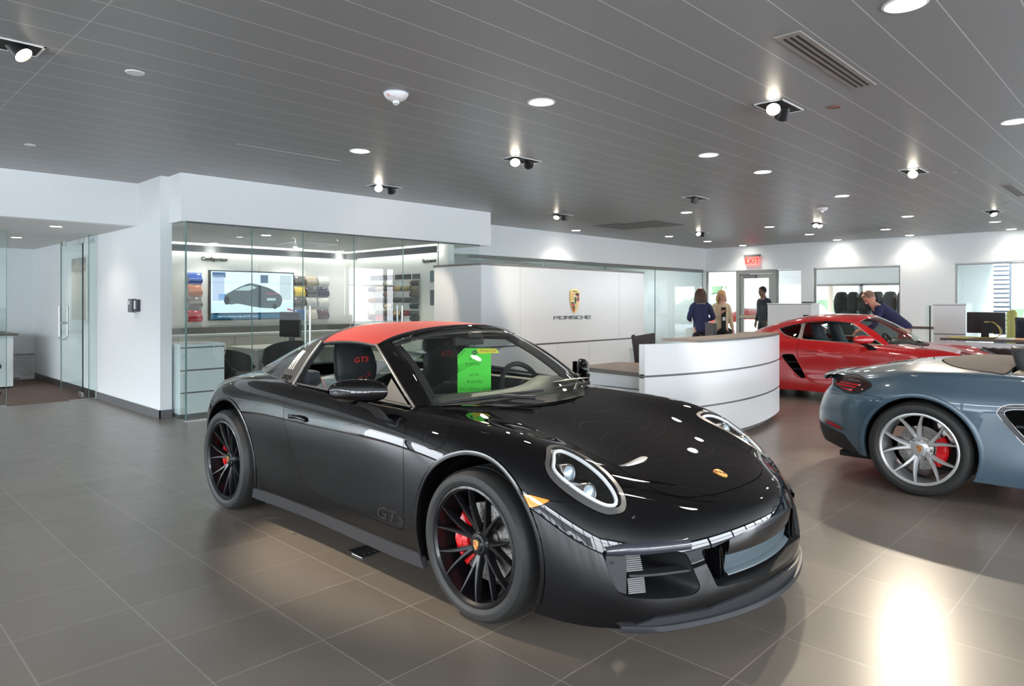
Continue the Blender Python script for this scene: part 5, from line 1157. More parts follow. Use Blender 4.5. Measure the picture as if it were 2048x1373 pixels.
def ceiling_material():
    m = bpy.data.materials.new('metal_ceiling_planks'); m.use_nodes = True; nt = m.node_tree; b = nt.nodes['Principled BSDF']; N = nt.nodes.new; L = nt.links.new
    tc = N('ShaderNodeTexCoord'); sx = N('ShaderNodeSeparateXYZ'); L(tc.outputs['Object'], sx.inputs[0])
    def line(sock, off, per, wid):
        a = N('ShaderNodeMath'); a.operation = 'SUBTRACT'; L(sock, a.inputs[0]); a.inputs[1].default_value = off
        d = N('ShaderNodeMath'); d.operation = 'DIVIDE'; L(a.outputs[0], d.inputs[0]); d.inputs[1].default_value = per
        r = N('ShaderNodeMath'); r.operation = 'ROUND'; L(d.outputs[0], r.inputs[0]); s = N('ShaderNodeMath'); s.operation = 'SUBTRACT'; L(d.outputs[0], s.inputs[0]); L(r.outputs[0], s.inputs[1])
        ab = N('ShaderNodeMath'); ab.operation = 'ABSOLUTE'; L(s.outputs[0], ab.inputs[0]); c = N('ShaderNodeMath'); c.operation = 'LESS_THAN'; L(ab.outputs[0], c.inputs[0]); c.inputs[1].default_value = wid / per / 2
        return c.outputs[0], s.outputs[0]
    gy, fy = line(sx.outputs['Y'], 2.445, .3085, .006); gx, fx = line(sx.outputs['X'], 1.109, 5.75, .006)
    lt = N('ShaderNodeMath'); lt.operation = 'MAXIMUM'; L(gy, lt.inputs[0]); h = N('ShaderNodeMath'); h.operation = 'MULTIPLY'; h.inputs[1].default_value = .55; L(gx, h.inputs[0]); L(h.outputs[0], lt.inputs[1])
    mp = N('ShaderNodeMapping'); mp.inputs['Scale'].default_value = (2.0, 90, 1); L(tc.outputs['Object'], mp.inputs[0]); n1 = N('ShaderNodeTexNoise'); n1.inputs['Scale'].default_value = 4; L(mp.outputs[0], n1.inputs['Vector'])
    mx = N('ShaderNodeMix'); mx.data_type = 'RGBA'; L(n1.outputs['Fac'], mx.inputs['Factor']); mx.inputs['A'].default_value = (.245, .242, .239, 1); mx.inputs['B'].default_value = (.265, .262, .259, 1)
    m3 = N('ShaderNodeMix'); m3.data_type = 'RGBA'; L(lt.outputs[0], m3.inputs['Factor']); L(mx.outputs['Result'], m3.inputs['A']); m3.inputs['B'].default_value = (.66, .67, .68, 1); L(m3.outputs['Result'], b.inputs['Base Color'])
    b.inputs['Roughness'].default_value = .42; b.inputs['Metallic'].default_value = .0; b.inputs['Specular IOR Level'].default_value = .6
    return m
M_WALL = mat('white_wall_paint', (.87, .885, .89), rough=.6, var=.01)
M_WARMW = mat('warm_white_wall_paint', (.82, .80, .77), rough=.6, var=.01)
M_OFFCEIL = mat('office_ceiling_paint', (.70, .70, .68), rough=.7)
M_BASE = mat('grey_tile_skirting', (.13, .13, .135), rough=.4, var=.08, vscale=3)
M_PANEL = mat('white_laminate', (.77, .79, .80), rough=.28, var=.01)
M_GROOVE = mat('dark_grey_groove', (.12, .115, .11), rough=.4)
M_WOODTOP = mat('grey_brown_veneer', (.30, .235, .19), rough=.4, var=.12, vscale=3)
M_WOODEDGE = mat('dark_veneer_edge', (.115, .10, .09), rough=.4)
M_GREENGL = glass('greenish_glass', (.93, .972, .963))
M_GEDGE = mat('glass_edge', (.12, .22, .20), rough=.15)
M_STEEL = mat('brushed_steel', (.55, .55, .54), rough=.3, metal=1)
M_FRAME = mat('anodised_frame', (.30, .285, .265), rough=.35, metal=.4)
M_PLASTIC = mat('black_plastic', (.015, .015, .017), rough=.4)
M_GREYP = mat('grey_plastic', (.12, .12, .125), rough=.45)
M_WPAINT = mat('white_enamel', (.82, .82, .82), rough=.35)
M_PAPER = mat('white_paper', (.75, .75, .76), rough=.7)
M_INK = mat('black_ink', (.02, .02, .02), rough=.6)
M_CARPET = mat('brown_carpet', (.13, .085, .07), rough=.95, var=.25, vscale=60, bump=.6, bscale=400)
M_LAMP = emis('lamp_glow', (1.0, .96, .88), 30.0)
M_SPOTL = emis('spot_glow', (1.0, .90, .72), 60.0)

# ------------------------------------------------------------------ floor, ceiling, outer walls
f = MB(); f.box((X0, Y0, -.12), (XE, 11.5, 0)); struct('floor', f, floor_material())
f = MB(); f.box((X0, 11.5, -.12), (3.05, 15.6, .002)); struct('floor', f, M_CARPET)
f = MB(); f.box((3.05, 11.5, -.12), (XE, 16.2, 0)); f.box((XE, Y0, -.12), (25.4, 16.2, 0)); struct('floor', f, mat('back_floor', (.16, .145, .13), rough=.3, var=.05))
f = MB(); f.box((X0, Y0, CZ), (XE, 9.85, CZ + .25)); struct('ceiling', f, ceiling_material())
f = MB(); f.box((X0, 9.85, CZ), (XE, 16.2, CZ + .25)); f.box((XE, Y0, CZ), (25.4, 16.2, CZ + .25)); struct('ceiling', f, M_OFFCEIL)
f = MB(); f.box((X0, 9.90, 2.41), (3.05, 15.6, 2.50)); struct('ceiling', f, M_OFFCEIL)
f = MB(); f.box((3.36, 8.72, 2.385), (8.09, 11.7, 2.5)); struct('ceiling', f, M_OFFCEIL)
# glazed outer walls behind the viewer
def glazed_wall(name, p0, p1, n, axis, zb=.25, zt=2.75):
    b = MB(); t = .10
    if axis == 'x':      # wall runs along x at y = p0[1]
        y = p0[1]; b.box((p0[0], y - t, -.1), (p1[0], y + t, zb)); b.box((p0[0], y - t, zt), (p1[0], y + t, CZ))
        for i in range(n + 1): x = p0[0] + (p1[0] - p0[0]) * i / n; b.box((x - .045, y - .07, zb), (x + .045, y + .07, zt))
        b.box((p0[0], y - .05, 2.05), (p1[0], y + .05, 2.11))
    else:
        x = p0[0]; b.box((x - t, p0[1], -.1), (x + t, p1[1], zb)); b.box((x - t, p0[1], zt), (x + t, p1[1], CZ))
        for i in range(n + 1): y = p0[1] + (p1[1] - p0[1]) * i / n; b.box((x - .07, y - .045, zb), (x + .07, y + .045, zt))
        b.box((x - .05, p0[1], 2.05), (x + .05, p1[1], 2.11))
    return struct(name, b, mat('window_wall_frame', (.22, .22, .23), rough=.4, metal=.3))
glazed_wall('wall_left', (X0, Y0), (X0, 15.6), 12, 'y')
glazed_wall('wall_front', (X0, Y0), (XE, Y0), 14, 'x')
f = MB(); f.box((XE, Y0, -.1), (25.4, Y0 + .2, CZ)); struct('wall_side', f, M_WALL)
# fascias
f = MB(); f.box((X0, 9.72, 2.41), (3.12, 9.90, CZ)); struct('wall_office_fascia', f, M_WALL)
f = MB(); f.prism([(3.145, 8.52), (8.25, 8.52), (8.25, 8.72), (3.36, 8.72), (3.36, 9.9), (3.145, 9.9)], 'z', SZ, CZ); struct('wall_fascia', f, M_WALL)
f = MB(); f.box((8.25, 9.85, 2.35), (XE, 10.02, CZ)); f.box((8.09, 8.72, 2.39), (8.24, 9.85, CZ)); struct('wall_back_fascia', f, M_WALL)
f = MB(); f.prism([(3.05, 8.92), (3.185, 8.92), (3.185, 15.6), (3.05, 15.6)], 'z', 0, CZ); struct('wall_column', f, M_WALL)
f = MB(); f.box((X0, 15.4, 0), (3.05, 15.6, CZ)); struct('wall_office_back', f, M_WALL)
f = MB(); f.box((3.036, 8.906, 0), (3.05, 11.47, .105)); f.box((3.036, 8.906, 0), (3.185, 8.92, .105)); struct('baseboard_column', f, M_BASE)
f = MB(); f.box((3.036, 11.56, 0), (3.05, 15.4, .11)); struct('baseboard_office', f, mat('dark_skirting', (.05, .045, .045), rough=.35))
# configurator room walls
f = MB(); f.box((3.185, 11.7, 0), (7.62, 11.85, CZ)); struct('wall_configurator_back', f, M_WARMW)
f = MB(); f.box((7.50, 8.75, 0), (7.62, 11.7, CZ)); struct('wall_configurator_right', f, M_WARMW)
# right wall with its openings
f = MB(); X1 = XE; X2 = XE + .22
def wl(y0, y1, z0, z1): f.box((X1, y0, z0), (X2, y1, z1))
wl(Y0, 16.2, 2.30, CZ)
wl(-2.2, 2.30, 0, 2.30) if False else None
wl(6.82, 7.12, 0, 2.30); wl(3.70, 4.80, 0, 2.30); wl(Y0, -1.6, 0, 2.3); wl(9.85, 16.2, 0, 2.3)
wl(4.80, 6.82, 0, .55); wl(7.12, 7.78, 0, .55); wl(-1.6, 3.70, 0, .35)
struct('wall_right', f, M_WALL)
f = MB(); f.box((X1 - .02, 4.80, .55), (X1 + .24, 6.82, .58)); f.box((X1 - .01, 3.5, .80), (X1, 4.80, .86)); struct('trim_1', f, mat('chair_rail_brown', (.12, .09, .075), rough=.5))

# ------------------------------------------------------------------ windows in the right wall
def window(n, y0, y1, z0, z1, x=XE + .10):
    b = MB(); t = .022; b.box((x - .03, y0, z1 - t), (x + .03, y1, z1)); b.box((x - .03, y0, z0), (x + .03, y1, z0 + t)); b.box((x - .03, y0, z0), (x + .03, y0 + t, z1)); b.box((x - .03, y1 - t, z0), (x + .03, y1, z1))
    o = struct('window_%d' % n, b, M_FRAME); g = MB(); g.box((x - .003, y0 + t, z0 + t), (x + .003, y1 - t, z1 - t)); g.build('window_pane', M_GREENGL, o)
window(1, 8.92, 9.84, 0.02, 2.30); window(2, 7.12, 7.78, .55, 2.28); window(3, 4.82, 6.80, .58, 2.28); window(4, -1.6, 3.68, .36, 2.28)
# exit door
d = MB(); x = XE + .08
d.box((x - .05, 7.80, 0), (x + .05, 7.90, 2.30)); d.box((x - .05, 8.82, 0), (x + .05, 8.92, 2.30)); d.box((x - .05, 7.90, 2.20), (x + .05, 8.82, 2.30))
D1 = struct('door_1', d, M_FRAME)
b = MB(); b.box((x - .025, 7.905, .01), (x + .025, 8.00, 2.19)); b.box((x - .025, 8.72, .01), (x + .025, 8.815, 2.19)); b.box((x - .025, 8.0, 2.08), (x + .025, 8.72, 2.19)); b.box((x - .025, 8.0, .01), (x + .025, 8.72, .25)); b.build('door_leaf', M_FRAME, D1)
b = MB(); b.box((x - .003, 8.0, .25), (x + .003, 8.72, 2.08)); b.build('door_pane', M_GREENGL, D1)
b = MB(); b.box((x - .10, 8.02, .98), (x - .03, 8.80, 1.06)); b.build('push_bar', mat('push_bar_tan', (.42, .34, .25), rough=.35, metal=.4), D1, bevel=.015)
b = MB(); b.box((x - .12, 8.35, 2.09), (x - .03, 8.70, 2.17)); b.box((x - .10, 8.5, 2.17), (x - .08, 8.75, 2.20)); b.build('door_closer', mat('closer_grey', (.16, .155, .15), rough=.4, metal=.5), D1, bevel=.006)
# ------------------------------------------------------------------ ceiling fixtures
def lamp_spot(parent, loc, d, watts, size, blend, col=(1, .86, .68), rad=.035, name='lamp'):
    l = bpy.data.lights.new(name, 'SPOT'); l.energy = watts; l.spot_size = size; l.spot_blend = blend; l.color = col; l.shadow_soft_size = rad
    o = bpy.data.objects.new(name, l); COL.objects.link(o); o.parent = parent; o.location = loc; o.rotation_euler = Vector(d).to_track_quat('-Z', 'Y').to_euler(); return o
def downlight(r=.095, warm=0):
    t = thing('downlight', '', 'ceiling light')
    b = MB(); b.lathe([(r - .006, .0), (r + .012, 0), (r + .014, -.004), (r + .002, -.008), (r - .008, -.004), (r - .006, 0)], 40); b.build('trim_ring', M_WPAINT, t, smooth=40)
    b = MB(); b.disc((0, 0, -.002), r - .006, 32, flip=True); b.build('diffuser', M_LAMP, t)
    return t
DL = [('nearest to the upper right corner of the picture', 3.97, 1.03, 'large bright round ceiling light cut off by the top picture edge'), ('', 3.968, 3.538, 'round recessed ceiling light above the black car bonnet, beside the smoke alarm'),
      ('', 3.966, 6.005, 'round recessed ceiling light just above the left starry spotlight'), ('', 6.609, 3.558, 'round ceiling light left of the pair between the twin spotlight fixtures'), ('', 7.914, 3.564, 'round ceiling light right of the pair above the crest wall'),
      ('', 7.202, 1.029, 'bright round ceiling light cut off by the right picture edge'), ('', 10.569, 6.101, 'small round ceiling light below the dark twin spotlight in mid ceiling'), ('', 11.564, 9.322, 'round ceiling light beside the ceiling access panels, close to the white fascia'),
      ('', 10.498, 3.543, 'round ceiling light left of the single spotlight above the red car'), ('', 13.817, 3.546, 'ceiling light above the right half of the red car, between two spotlights'), ('', 13.778, 6.058, 'ceiling light left of the twin glowing spots in the far ceiling'),
      ('', 15.955, 4.51, 'far round ceiling light over the leaning man'), ('', 15.929, 6.076, 'far round ceiling light straight below the twin glowing spots'), ('', 14.127, 8.612, 'small far ceiling light left of the far starry spotlight'),
      ('', 15.963, 8.621, 'small far ceiling light right below the far starry spotlight'), ('', 17.75, 8.538, 'tiny farthest ceiling light above the exit sign corner'), ('', 17.80, 6.121, 'tiny ceiling light close to the far wall, left of the round pool of light'),
      ('', 17.75, 4.511, 'tiny ceiling light close to the far wall above the round pool of light'), ('', 15.927, 2.587, 'far ceiling light at the right below the bright single spot'), ('', 17.75, 2.598, 'farthest ceiling light at the right edge close to the far wall')]
d0 = downlight(); first = True
for nm, x, y, lab in DL:
    o = d0 if first else copy_tree(d0); first = False
    o.location = (x, y, CZ); o['label'] = lab; o['group'] = 'round recessed ceiling lights'
    lamp_spot(o, (0, 0, -.03), (0, 0, -1), 20 if x < 17 else 7, 2.3, .6, (1, .93, .84), .08)
M_RECESS = mat('black_recess', (.01, .01, .01), rough=.6)
def head(parent, dx, aim, on=True, r=.055, watts=60, size=.75):
    aim = Vector(aim).normalized(); q = aim.to_track_quat('-Z', 'Y').to_matrix().to_4x4(); M = Matrix.Translation((dx, 0, .0)) @ q
    b = MB(); b.lathe([(.0, .07), (r * .62, .07), (r * .7, .05), (r, -.075), (r - .004, -.078), (r - .006, -.07), (r * .8, -.045)], 28); b.xf(M); h = b.build('lamp_head', mat('black_lamp_head', (.02, .02, .021), rough=.35, metal=.3), parent, smooth=50)
    g = MB(); g.disc((0, 0, -.052), r * .86, 24, flip=True); g.xf(M); g.build('lamp_lens', M_SPOTL, h)
    lamp_spot(parent, Vector((dx, 0, 0)) + aim * .085, aim, watts * 1.7, size, .5)
def gimbal(x, y, lab, aims, w=.43, dpt=.23):
    t = thing('ceiling_spotlight', lab, 'spotlight', (x, y, CZ), 0, 'twin recessed ceiling spotlights')
    b = MB(); a, c = w / 2, dpt / 2
    for (x0, y0, x1, y1) in ((-a, -c, a, -c + .012), (-a, c - .012, a, c), (-a, -c, -a + .012, c), (a - .012, -c, a, c)): b.box((x0, y0, -.006), (x1, y1, .001))
    b.build('trim_frame', M_WPAINT, t); b = MB(); b.box((-a + .012, -c + .012, -.003), (a - .012, c - .012, -.001)); b.build('recess', M_RECESS, t)
    for dx, aim, wt in aims: head(t, dx, aim, watts=wt)
A_ = (-.1, .1)
gimbal(.82, 5.04, 'black conical spotlight at the upper left corner of the ceiling', [(.08, (.42, -.42, -.62), 260)])
gimbal(5.42, 7.63, 'starry white spotlight with black flap above the white fascia', [(-.1, (-.35, -.62, -.55), 270), (.1, (.5, .4, -.7), 60)])
gimbal(5.44, 5.14, 'spotlight pair with one glowing and one black head in the middle of the ceiling', [(-.1, (-.45, -.45, -.62), 150), (.1, (.79, .51, -.34), 150)])
gimbal(9.35, 7.88, 'small spotlight pair, one lit and one black head, above the fascia end', [(-.1, (-.5, -.2, -.75), 80), (.1, (.3, .3, -.9), 120)])
gimbal(5.38, 2.29, 'large spotlight pair right of centre, left head glowing, right head black', [(-.1, (-.62, -.25, -.62), 85), (.1, (.5, .5, -.7), 35)])
gimbal(9.2, 5.16, 'flat dark spotlight fixture with glowing rims between two ceiling lights', [(0, (.2, .4, -1), 80)])
gimbal(9.12, 2.28, 'single bright spotlight in a frame above the red car', [(0, (-.66, -.12, -.5), 170)])
gimbal(14.06, 2.32, 'small bright single spotlight near the right edge of the ceiling', [(0, (-.45, -.35, -.8), 120)])
gimbal(13.81, 5.13, 'far twin spotlight with both heads glowing, under the white alarm dome', [(-.1, (-.5, -.4, -.75), 90), (.1, (-.4, -.5, -.75), 90)])
gimbal(13.8, 7.63, 'far starry spotlight above the crest wall top right corner', [(-.1, (-.5, -.5, -.7), 120), (.1, (.4, .3, -.8), 60)])
# wall washers that graze the far wall
for y, lab in ((6.3, 'hidden_a'), (4.25, 'hidden_b'), (2.3, 'hidden_c')): pass
def cap(x, y, lab, r=.055, m=None):
    b = MB(); b.lathe([(0, -.006), (r - .004, -.006), (r, -.002), (r, 0)], 28); o = b.build('sprinkler_cap', m or M_WPAINT, None, smooth=40); o.location = (x, y, CZ); tag(o, lab, 'sprinkler cover', 'round sprinkler covers in the ceiling')
cap(1.563, 5.036, 'white round sprinkler cover in the ceiling right of the corner spotlight', .06); cap(1.567, 8.091, 'small sprinkler cover in the far left part of the ceiling', .05)
cap(5.678, 1.972, 'brownish round sprinkler cover between the air grille and the large spotlight pair', .05, mat('rust_cap', (.22, .10, .075), rough=.5)); cap(9.54, 1.979, 'grey sprinkler cover right of the single spotlight', .05, mat('grey_cap', (.30, .29, .28), rough=.5)); cap(13.0, 1.97, 'grey far sprinkler cover left of the right edge air grille', .05, mat('grey_cap')); cap(13.165, 5.2, 'tiny far sprinkler cover left of the twin glowing spots', .05, mat('grey_cap'))
def alarm(x, y, lab, txt=True):
    t = thing('smoke_alarm', lab, 'smoke alarm', (x, y, CZ), 0, 'white ceiling fire alarms')
    b = MB(); b.lathe([(0, -.055), (.05, -.052), (.075, -.035), (.088, -.015), (.092, 0), (0, 0)], 36); b.build('housing', M_WPAINT, t, smooth=40)
    b = MB(); b.ball((0, 0, -.062), .028, 16); b.build('strobe', mat('strobe_glass', (.6, .62, .62), rough=.1, metal=.3, coat=1), t, smooth=80)
    b = MB(); b.lathe([(.088, -.004), (.096, -.004), (.096, 0), (.088, 0)], 36); b.build('base_ring', mat('alarm_base', (.35, .38, .45), rough=.5), t, smooth=40)
    if txt: text('alarm_lettering', 'FIRE', .032, mat('red_print', (.6, .03, .02), rough=.5), t, (-.066, -.032, -.032), (PI * .63, 0, AZ - PI / 2 + .25 - .35), .001)
alarm(3.06, 4.163, 'white dome alarm marked FIRE above the black car'); alarm(11.604, 4.226, 'small far white alarm dome above the twin glowing spots', False)
def grille(x0, y0, x1, y1, lab):
    t = thing('air_grille', lab, 'air vent', ((x0 + x1) / 2, (y0 + y1) / 2, CZ), 0, 'slotted ceiling air grilles'); a, c = (x1 - x0) / 2, (y1 - y0) / 2
    b = MB(); b.box((-a, -c, -.008), (a, c, .001)); b.build('grille_frame', mat('grille_beige_grey', (.27, .235, .215), rough=.45), t)
    for k in range(3):
        y = -c + (k + 1) * 2 * c / 4; b = MB(); b.box((-a + .05, y - .008, -.0095), (a - .05, y + .008, -.0075)); b.build('slot', M_RECESS, t)
grille(3.94, 1.555, 5.29, 1.705, 'beige slotted air grille in the ceiling at the upper right'); grille(10.95, 1.6, 12.3, 1.74, 'small slotted air grille at the right picture edge')
grille(1.5, 7.0, 2.0, 7.1, 'x') if False else None
for x0, y0, x1, y1, lab in ((11.08, 7.86, 12.15, 8.5, 'brown-grey ceiling access panel nearest the white fascia'), (11.22, 7.12, 12.25, 7.80, 'brown-grey ceiling access panel behind the dark flat spotlight')):
    b = MB(); b.box((x0, y0, CZ - .008), (x1, y1, CZ - .001)); tag(b.build('access_panel', mat('access_panel_grey', (.15, .135, .125), rough=.55), None, at=((x0 + x1) / 2, (y0 + y1) / 2, CZ)), lab, 'ceiling panel', 'ceiling access panels')
b = MB(); b.box((2.95, 6.58, CZ - .004), (4.1, 6.62, CZ + .001)); tag(b.build('linear_slot', mat('slot_grey', (.30, .31, .31), rough=.4), None, at=(3.5, 6.6, CZ)), 'thin linear slot in the ceiling left of the starry spotlight', 'ceiling slot')
# soffit and room lights
for x, y, z, lab in ((2.324, 10.537, 2.41, 'flat downlight under the office soffit at the left'), (2.298, 12.751, 2.41, 'flat downlight inside the left office'), (4.698, 11.35, 2.385, 'downlight above the wall screen in the configurator room'), (4.665, 9.456, 2.385, 'downlight nearest the glass in the configurator room'), (7.1, 11.4, 2.385, 'downlight in the far corner of the configurator room'), (6.2, 11.3, 2.385, 'small downlight right of the ceiling air unit in the configurator room')):
    o = copy_tree(d0); o.location = (x, y, z); o.scale = (.75, .75, .75); o['label'] = lab; o['group'] = 'downlights over the glass rooms'
    for c in o.children:
        if c.type == 'LIGHT': pass
for o in list(bpy.data.objects):
    pass
t = thing('air_unit', 'square white ceiling air unit inside the configurator room', 'air vent', (5.8, 10.35, 2.383)); b = MB(); b.box((-.42, -.3, -.012), (.42, .3, -.002)); b.build('panel', M_WPAINT, t); b = MB(); b.box((-.3, -.2, -.014), (.3, -.16, -.011)); b.box((-.3, .16, -.014), (.3, .2, -.011)); b.build('slot', M_RECESS, t)
t = thing('track_spotlight', 'small white spotlight hanging in the configurator room', 'spotlight', (5.2, 9.6, 2.385)); b = MB(); b.tube([(0, 0, 0), (0, 0, -.06)], .01); b.lathe([(.02, .02), (.035, -.05), (.03, -.05)], 16, 'z', (0, 0, -.08)); b.build('lamp_head', M_WPAINT, t, smooth=40); b = MB(); b.ball((0, 0, -.125), .03, 12); b.build('bulb', M_SPOTL, t, smooth=80)
# exit sign
t = thing('exit_sign', 'small glowing red exit sign above the far door', 'exit sign', (XE - .06, 8.42, 2.56)); b = MB(); b.box((-.03, -.22, .10), (.06, .22, .155)); b.build('housing', mat('sign_housing', (.10, .10, .10), rough=.5), t)
b = MB(); b.box((-.004, -.19, -.14), (.004, .19, .10)); b.build('sign_panel', mat('red_glow_panel', (.8, .2, .18), rough=.4, emit=(1, .12, .10), estr=.9), t)
text('sign_lettering', 'EXIT', .2, emis('red_letters', (.75, .0, .01), .9), t, (-.008, 0, -.02), (PI / 2, 0, -PI / 2), .001)
# ------------------------------------------------------------------ left office behind its glass front
def pane(name, x0, x1, y, z0, z1, parent, t=.012, m=None):
    b = MB(); b.box((x0, y - t / 2, z0), (x1, y + t / 2, z1)); o = b.build(name, m or M_GREENGL, parent)
    return o
def edge_v(name, x, y, z0, z1, parent, m=None, w=.006, d=.016):
    b = MB(); b.box((x - w / 2, y - d / 2, z0), (x + w / 2, y + d / 2, z1)); return b.build(name, m or M_GEDGE, parent)
g = thing('glass_partition', 'frameless glass panel left of the office door, cut off by the picture edge', 'glass wall', (0.5, 11.52, 0)); pane('glass_pane', -4.0, 1.46, 0, .01, 2.41, g); edge_v('glass_edge', 1.462, 0, .01, 2.41, g); b = MB(); b.box((-4, -.02, 0), (1.46, .02, .012)); b.build('floor_channel', M_STEEL, g)
g = thing('glass_partition', 'narrow frameless glass panel between the office door and the white column', 'glass wall', (2.95, 11.50, 0)); pane('glass_pane', -.0, .10, 0, .01, 2.41, g); edge_v('glass_edge', -.002, 0, .01, 2.41, g); b = MB(); b.box((-.25, -.02, 0), (.10, .02, .012)); b.build('floor_channel', M_STEEL, g)
# the open door leaf
dr = thing('glass_door', 'open frameless glass office door with a long U shaped steel handle', 'door', (2.90, 11.62, 0), math.radians(94.5))
b = MB(); b.box((0, -.006, .02), (.90, .006, 2.36)); b.build('glass_leaf', M_GREENGL, dr); edge_v('glass_edge', .0, 0, .02, 2.36, dr, mat('dark_glass_edge', (.02, .03, .03), rough=.2), .008); edge_v('glass_edge', .90, 0, .02, 2.36, dr)
for z in (.02, 2.29):
    b = MB(); b.box((-.01, -.016, z), (.15, .016, z + .07)); b.build('patch_fitting', M_STEEL, dr, bevel=.004)
b = MB(); b.box((.74, -.016, 2.29), (.90, .016, 2.36)); b.build('patch_fitting', M_STEEL, dr, bevel=.004)
b = MB(); pts = [(.80, -.055, 1.36), (.80, -.055, .90)] + [(.80, -.055 + .055 * (1 - math.cos(a)), .90 - .055 * math.sin(a)) for a in np.linspace(.2, PI - .2, 8)] + [(.80, .055, .90), (.80, .055, 1.36)]
b.tube(pts, .012, 10); b.tube([(.80, -.055, 1.10), (.80, .055, 1.10)], .018, 12); b.build('door_handle', M_STEEL, dr, smooth=50)
# framed art, cabinet, fee board
t = thing('wall_picture', 'large pale framed picture on the office wall behind the glass door', 'picture', (3.045, 12.35, 1.62), -PI / 2)
b = MB(); b.box((-.42, -.02, -.50), (.42, 0, .52)); b.build('frame', M_WPAINT, t)
def art_mat():
    m = bpy.data.materials.new('abstract_landscape_print'); m.use_nodes = True; nt = m.node_tree; bs = nt.nodes['Principled BSDF']; N = nt.nodes.new; L = nt.links.new
    tc = N('ShaderNodeTexCoord'); nz = N('ShaderNodeTexNoise'); nz.inputs['Scale'].default_value = 3; L(tc.outputs['Object'], nz.inputs['Vector']); sx = N('ShaderNodeSeparateXYZ'); L(tc.outputs['Object'], sx.inputs[0])
    a = N('ShaderNodeMath'); a.operation = 'MULTIPLY_ADD'; a.inputs[1].default_value = .35; L(nz.outputs['Fac'], a.inputs[0]); L(sx.outputs['Z'], a.inputs[2])
    r = N('ShaderNodeValToRGB'); e = r.color_ramp.elements; e[0].position = .0; e[0].color = (.62, .58, .52, 1); e[1].position = .62; e[1].color = (.36, .30, .27, 1)
    for p, c in ((.30, (.72, .66, .58, 1)), (.42, (.78, .70, .60, 1)), (.47, (.42, .33, .29, 1)), (.53, (.60, .50, .42, 1))): q = e.new(p); q.color = c
    L(a.outputs[0], r.inputs[0]); L(r.outputs[0], bs.inputs['Base Color']); bs.inputs['Roughness'].default_value = .5; return m
b = MB(); b.box((-.39, -.024, -.47), (.39, -.02, .49)); b.build('print', art_mat(), t)
t = thing('office_cabinet', 'white office cabinet with dark top at the left picture edge', 'cabinet', (2.0, 13.9, 0)); b = MB(); b.box((-1.2, 0, .03), (.46, 1.45, .87)); b.build('carcass', M_PANEL, t); b = MB(); b.box((-1.25, -.05, .87), (.52, 1.48, .90)); b.build('worktop', M_WOODEDGE, t); b = MB(); b.box((-.62, -.004, .05), (-.60, 0, .86)); b.build('door_gap', M_GROOVE, t)
b = MB(); b.ball((0, 0, .05), .05, 16, (1, 1, .9)); o = b.build('bowl', M_STEEL, None, smooth=60); o.location = (2.05, 14.0, .90); tag(o, 'small round steel ball on the office cabinet', 'ornament')
t = thing('fee_board', 'white poster board of small print leaning on the office back wall', 'sign', (2.86, 15.30, 0)); b = MB(); b.box((-.185, -.004, .002), (.185, .004, .48)); b.build('board', M_PAPER, t)
text('board_heading', 'SCHEDULE OF FEES', .037, M_INK, t, (0, -.006, .455), (PI / 2, 0, 0), .0005, off=.001)
b = MB(); random.seed(3)
for k in range(20):
    z = .41 - k * .0175; L_ = random.uniform(.10, .30) if k % 5 else .30; x = random.uniform(-.165, .16 - L_); b.box((x, -.0055, z), (x + L_, -.0045, z + .005))
b.build('small_print', mat('grey_print', (.42, .42, .44), rough=.7), t); b = MB(); b.box((-.17, -.0055, .018), (-.06, -.0045, .034)); b.build('board_mark', M_INK, t)
t = thing('office_chair', 'black base of a swivel chair at the left picture edge', 'chair', (1.85, 12.9, 0)); b = MB()
for k in range(5): a = 2 * PI * k / 5 + .4; b.tube([(0, 0, .12), (.30 * math.cos(a), .30 * math.sin(a), .06)], [.025, .018]); b.ball((.30 * math.cos(a), .30 * math.sin(a), .03), .03, 10)
b.tube([(0, 0, .1), (0, 0, .42)], .025); b.build('base', M_PLASTIC, t, smooth=40); b = MB(); b.box((-.25, -.25, .42), (.25, .25, .50)); b.build('seat', M_LEATHER, t, bevel=.03)
# card reader on the white column
t = thing('card_reader', 'grey card reader box on the white column wall', 'card reader', (3.05, 9.75, 1.29)); b = MB(); b.box((-.07, .0, 0), (0, .14, .175)); b.build('housing', mat('reader_grey', (.16, .165, .18), rough=.45), t, bevel=.008); b = MB(); b.box((-.05, -.13, .01), (0, .0, .165)); b.build('keypad_housing', mat('reader_dark', (.05, .055, .075), rough=.4), t, bevel=.006); b = MB(); b.box((-.053, -.105, .045), (-.05, -.04, .15)); b.build('label_plate', M_PAPER, t); b = MB(); b.box((-.074, .05, .10), (-.07, .10, .15)); b.build('sensor', M_PAPER, t)

# ------------------------------------------------------------------ configurator room
YG = 8.49
def cpanel(x0, x1, lab, door=False):
    t = thing('glass_door' if door else 'glass_partition', lab, 'door' if door else 'glass wall', (x0, YG, 0)); w = x1 - x0
    pane('glass_pane', .004, w - .004, 0, .012, SZ - .012, t); edge_v('glass_edge', 0, 0, .012, SZ - .012, t, M_GEDGE, .007, .014)
    b = MB(); b.box((0, -.015, 0), (w, .015, .012)); b.build('floor_channel', M_STEEL, t); b = MB(); b.box((0, -.015, SZ - .02), (w, .015, SZ)); b.build('head_channel', mat('dark_channel', (.05, .055, .06), rough=.4), t)
    return t
c1 = cpanel(3.19, 3.99, 'leftmost front glass panel of the configurator room with an etched crest'); cpanel(4.0, 4.70, 'second front glass panel of the configurator room, before the wall screen')
d1 = cpanel(4.71, 5.50, 'glass door with tall steel pull bars in front of the paint samples', True); d2 = cpanel(5.51, 6.36, 'right glass door of the configurator room with tall pull bars', True)
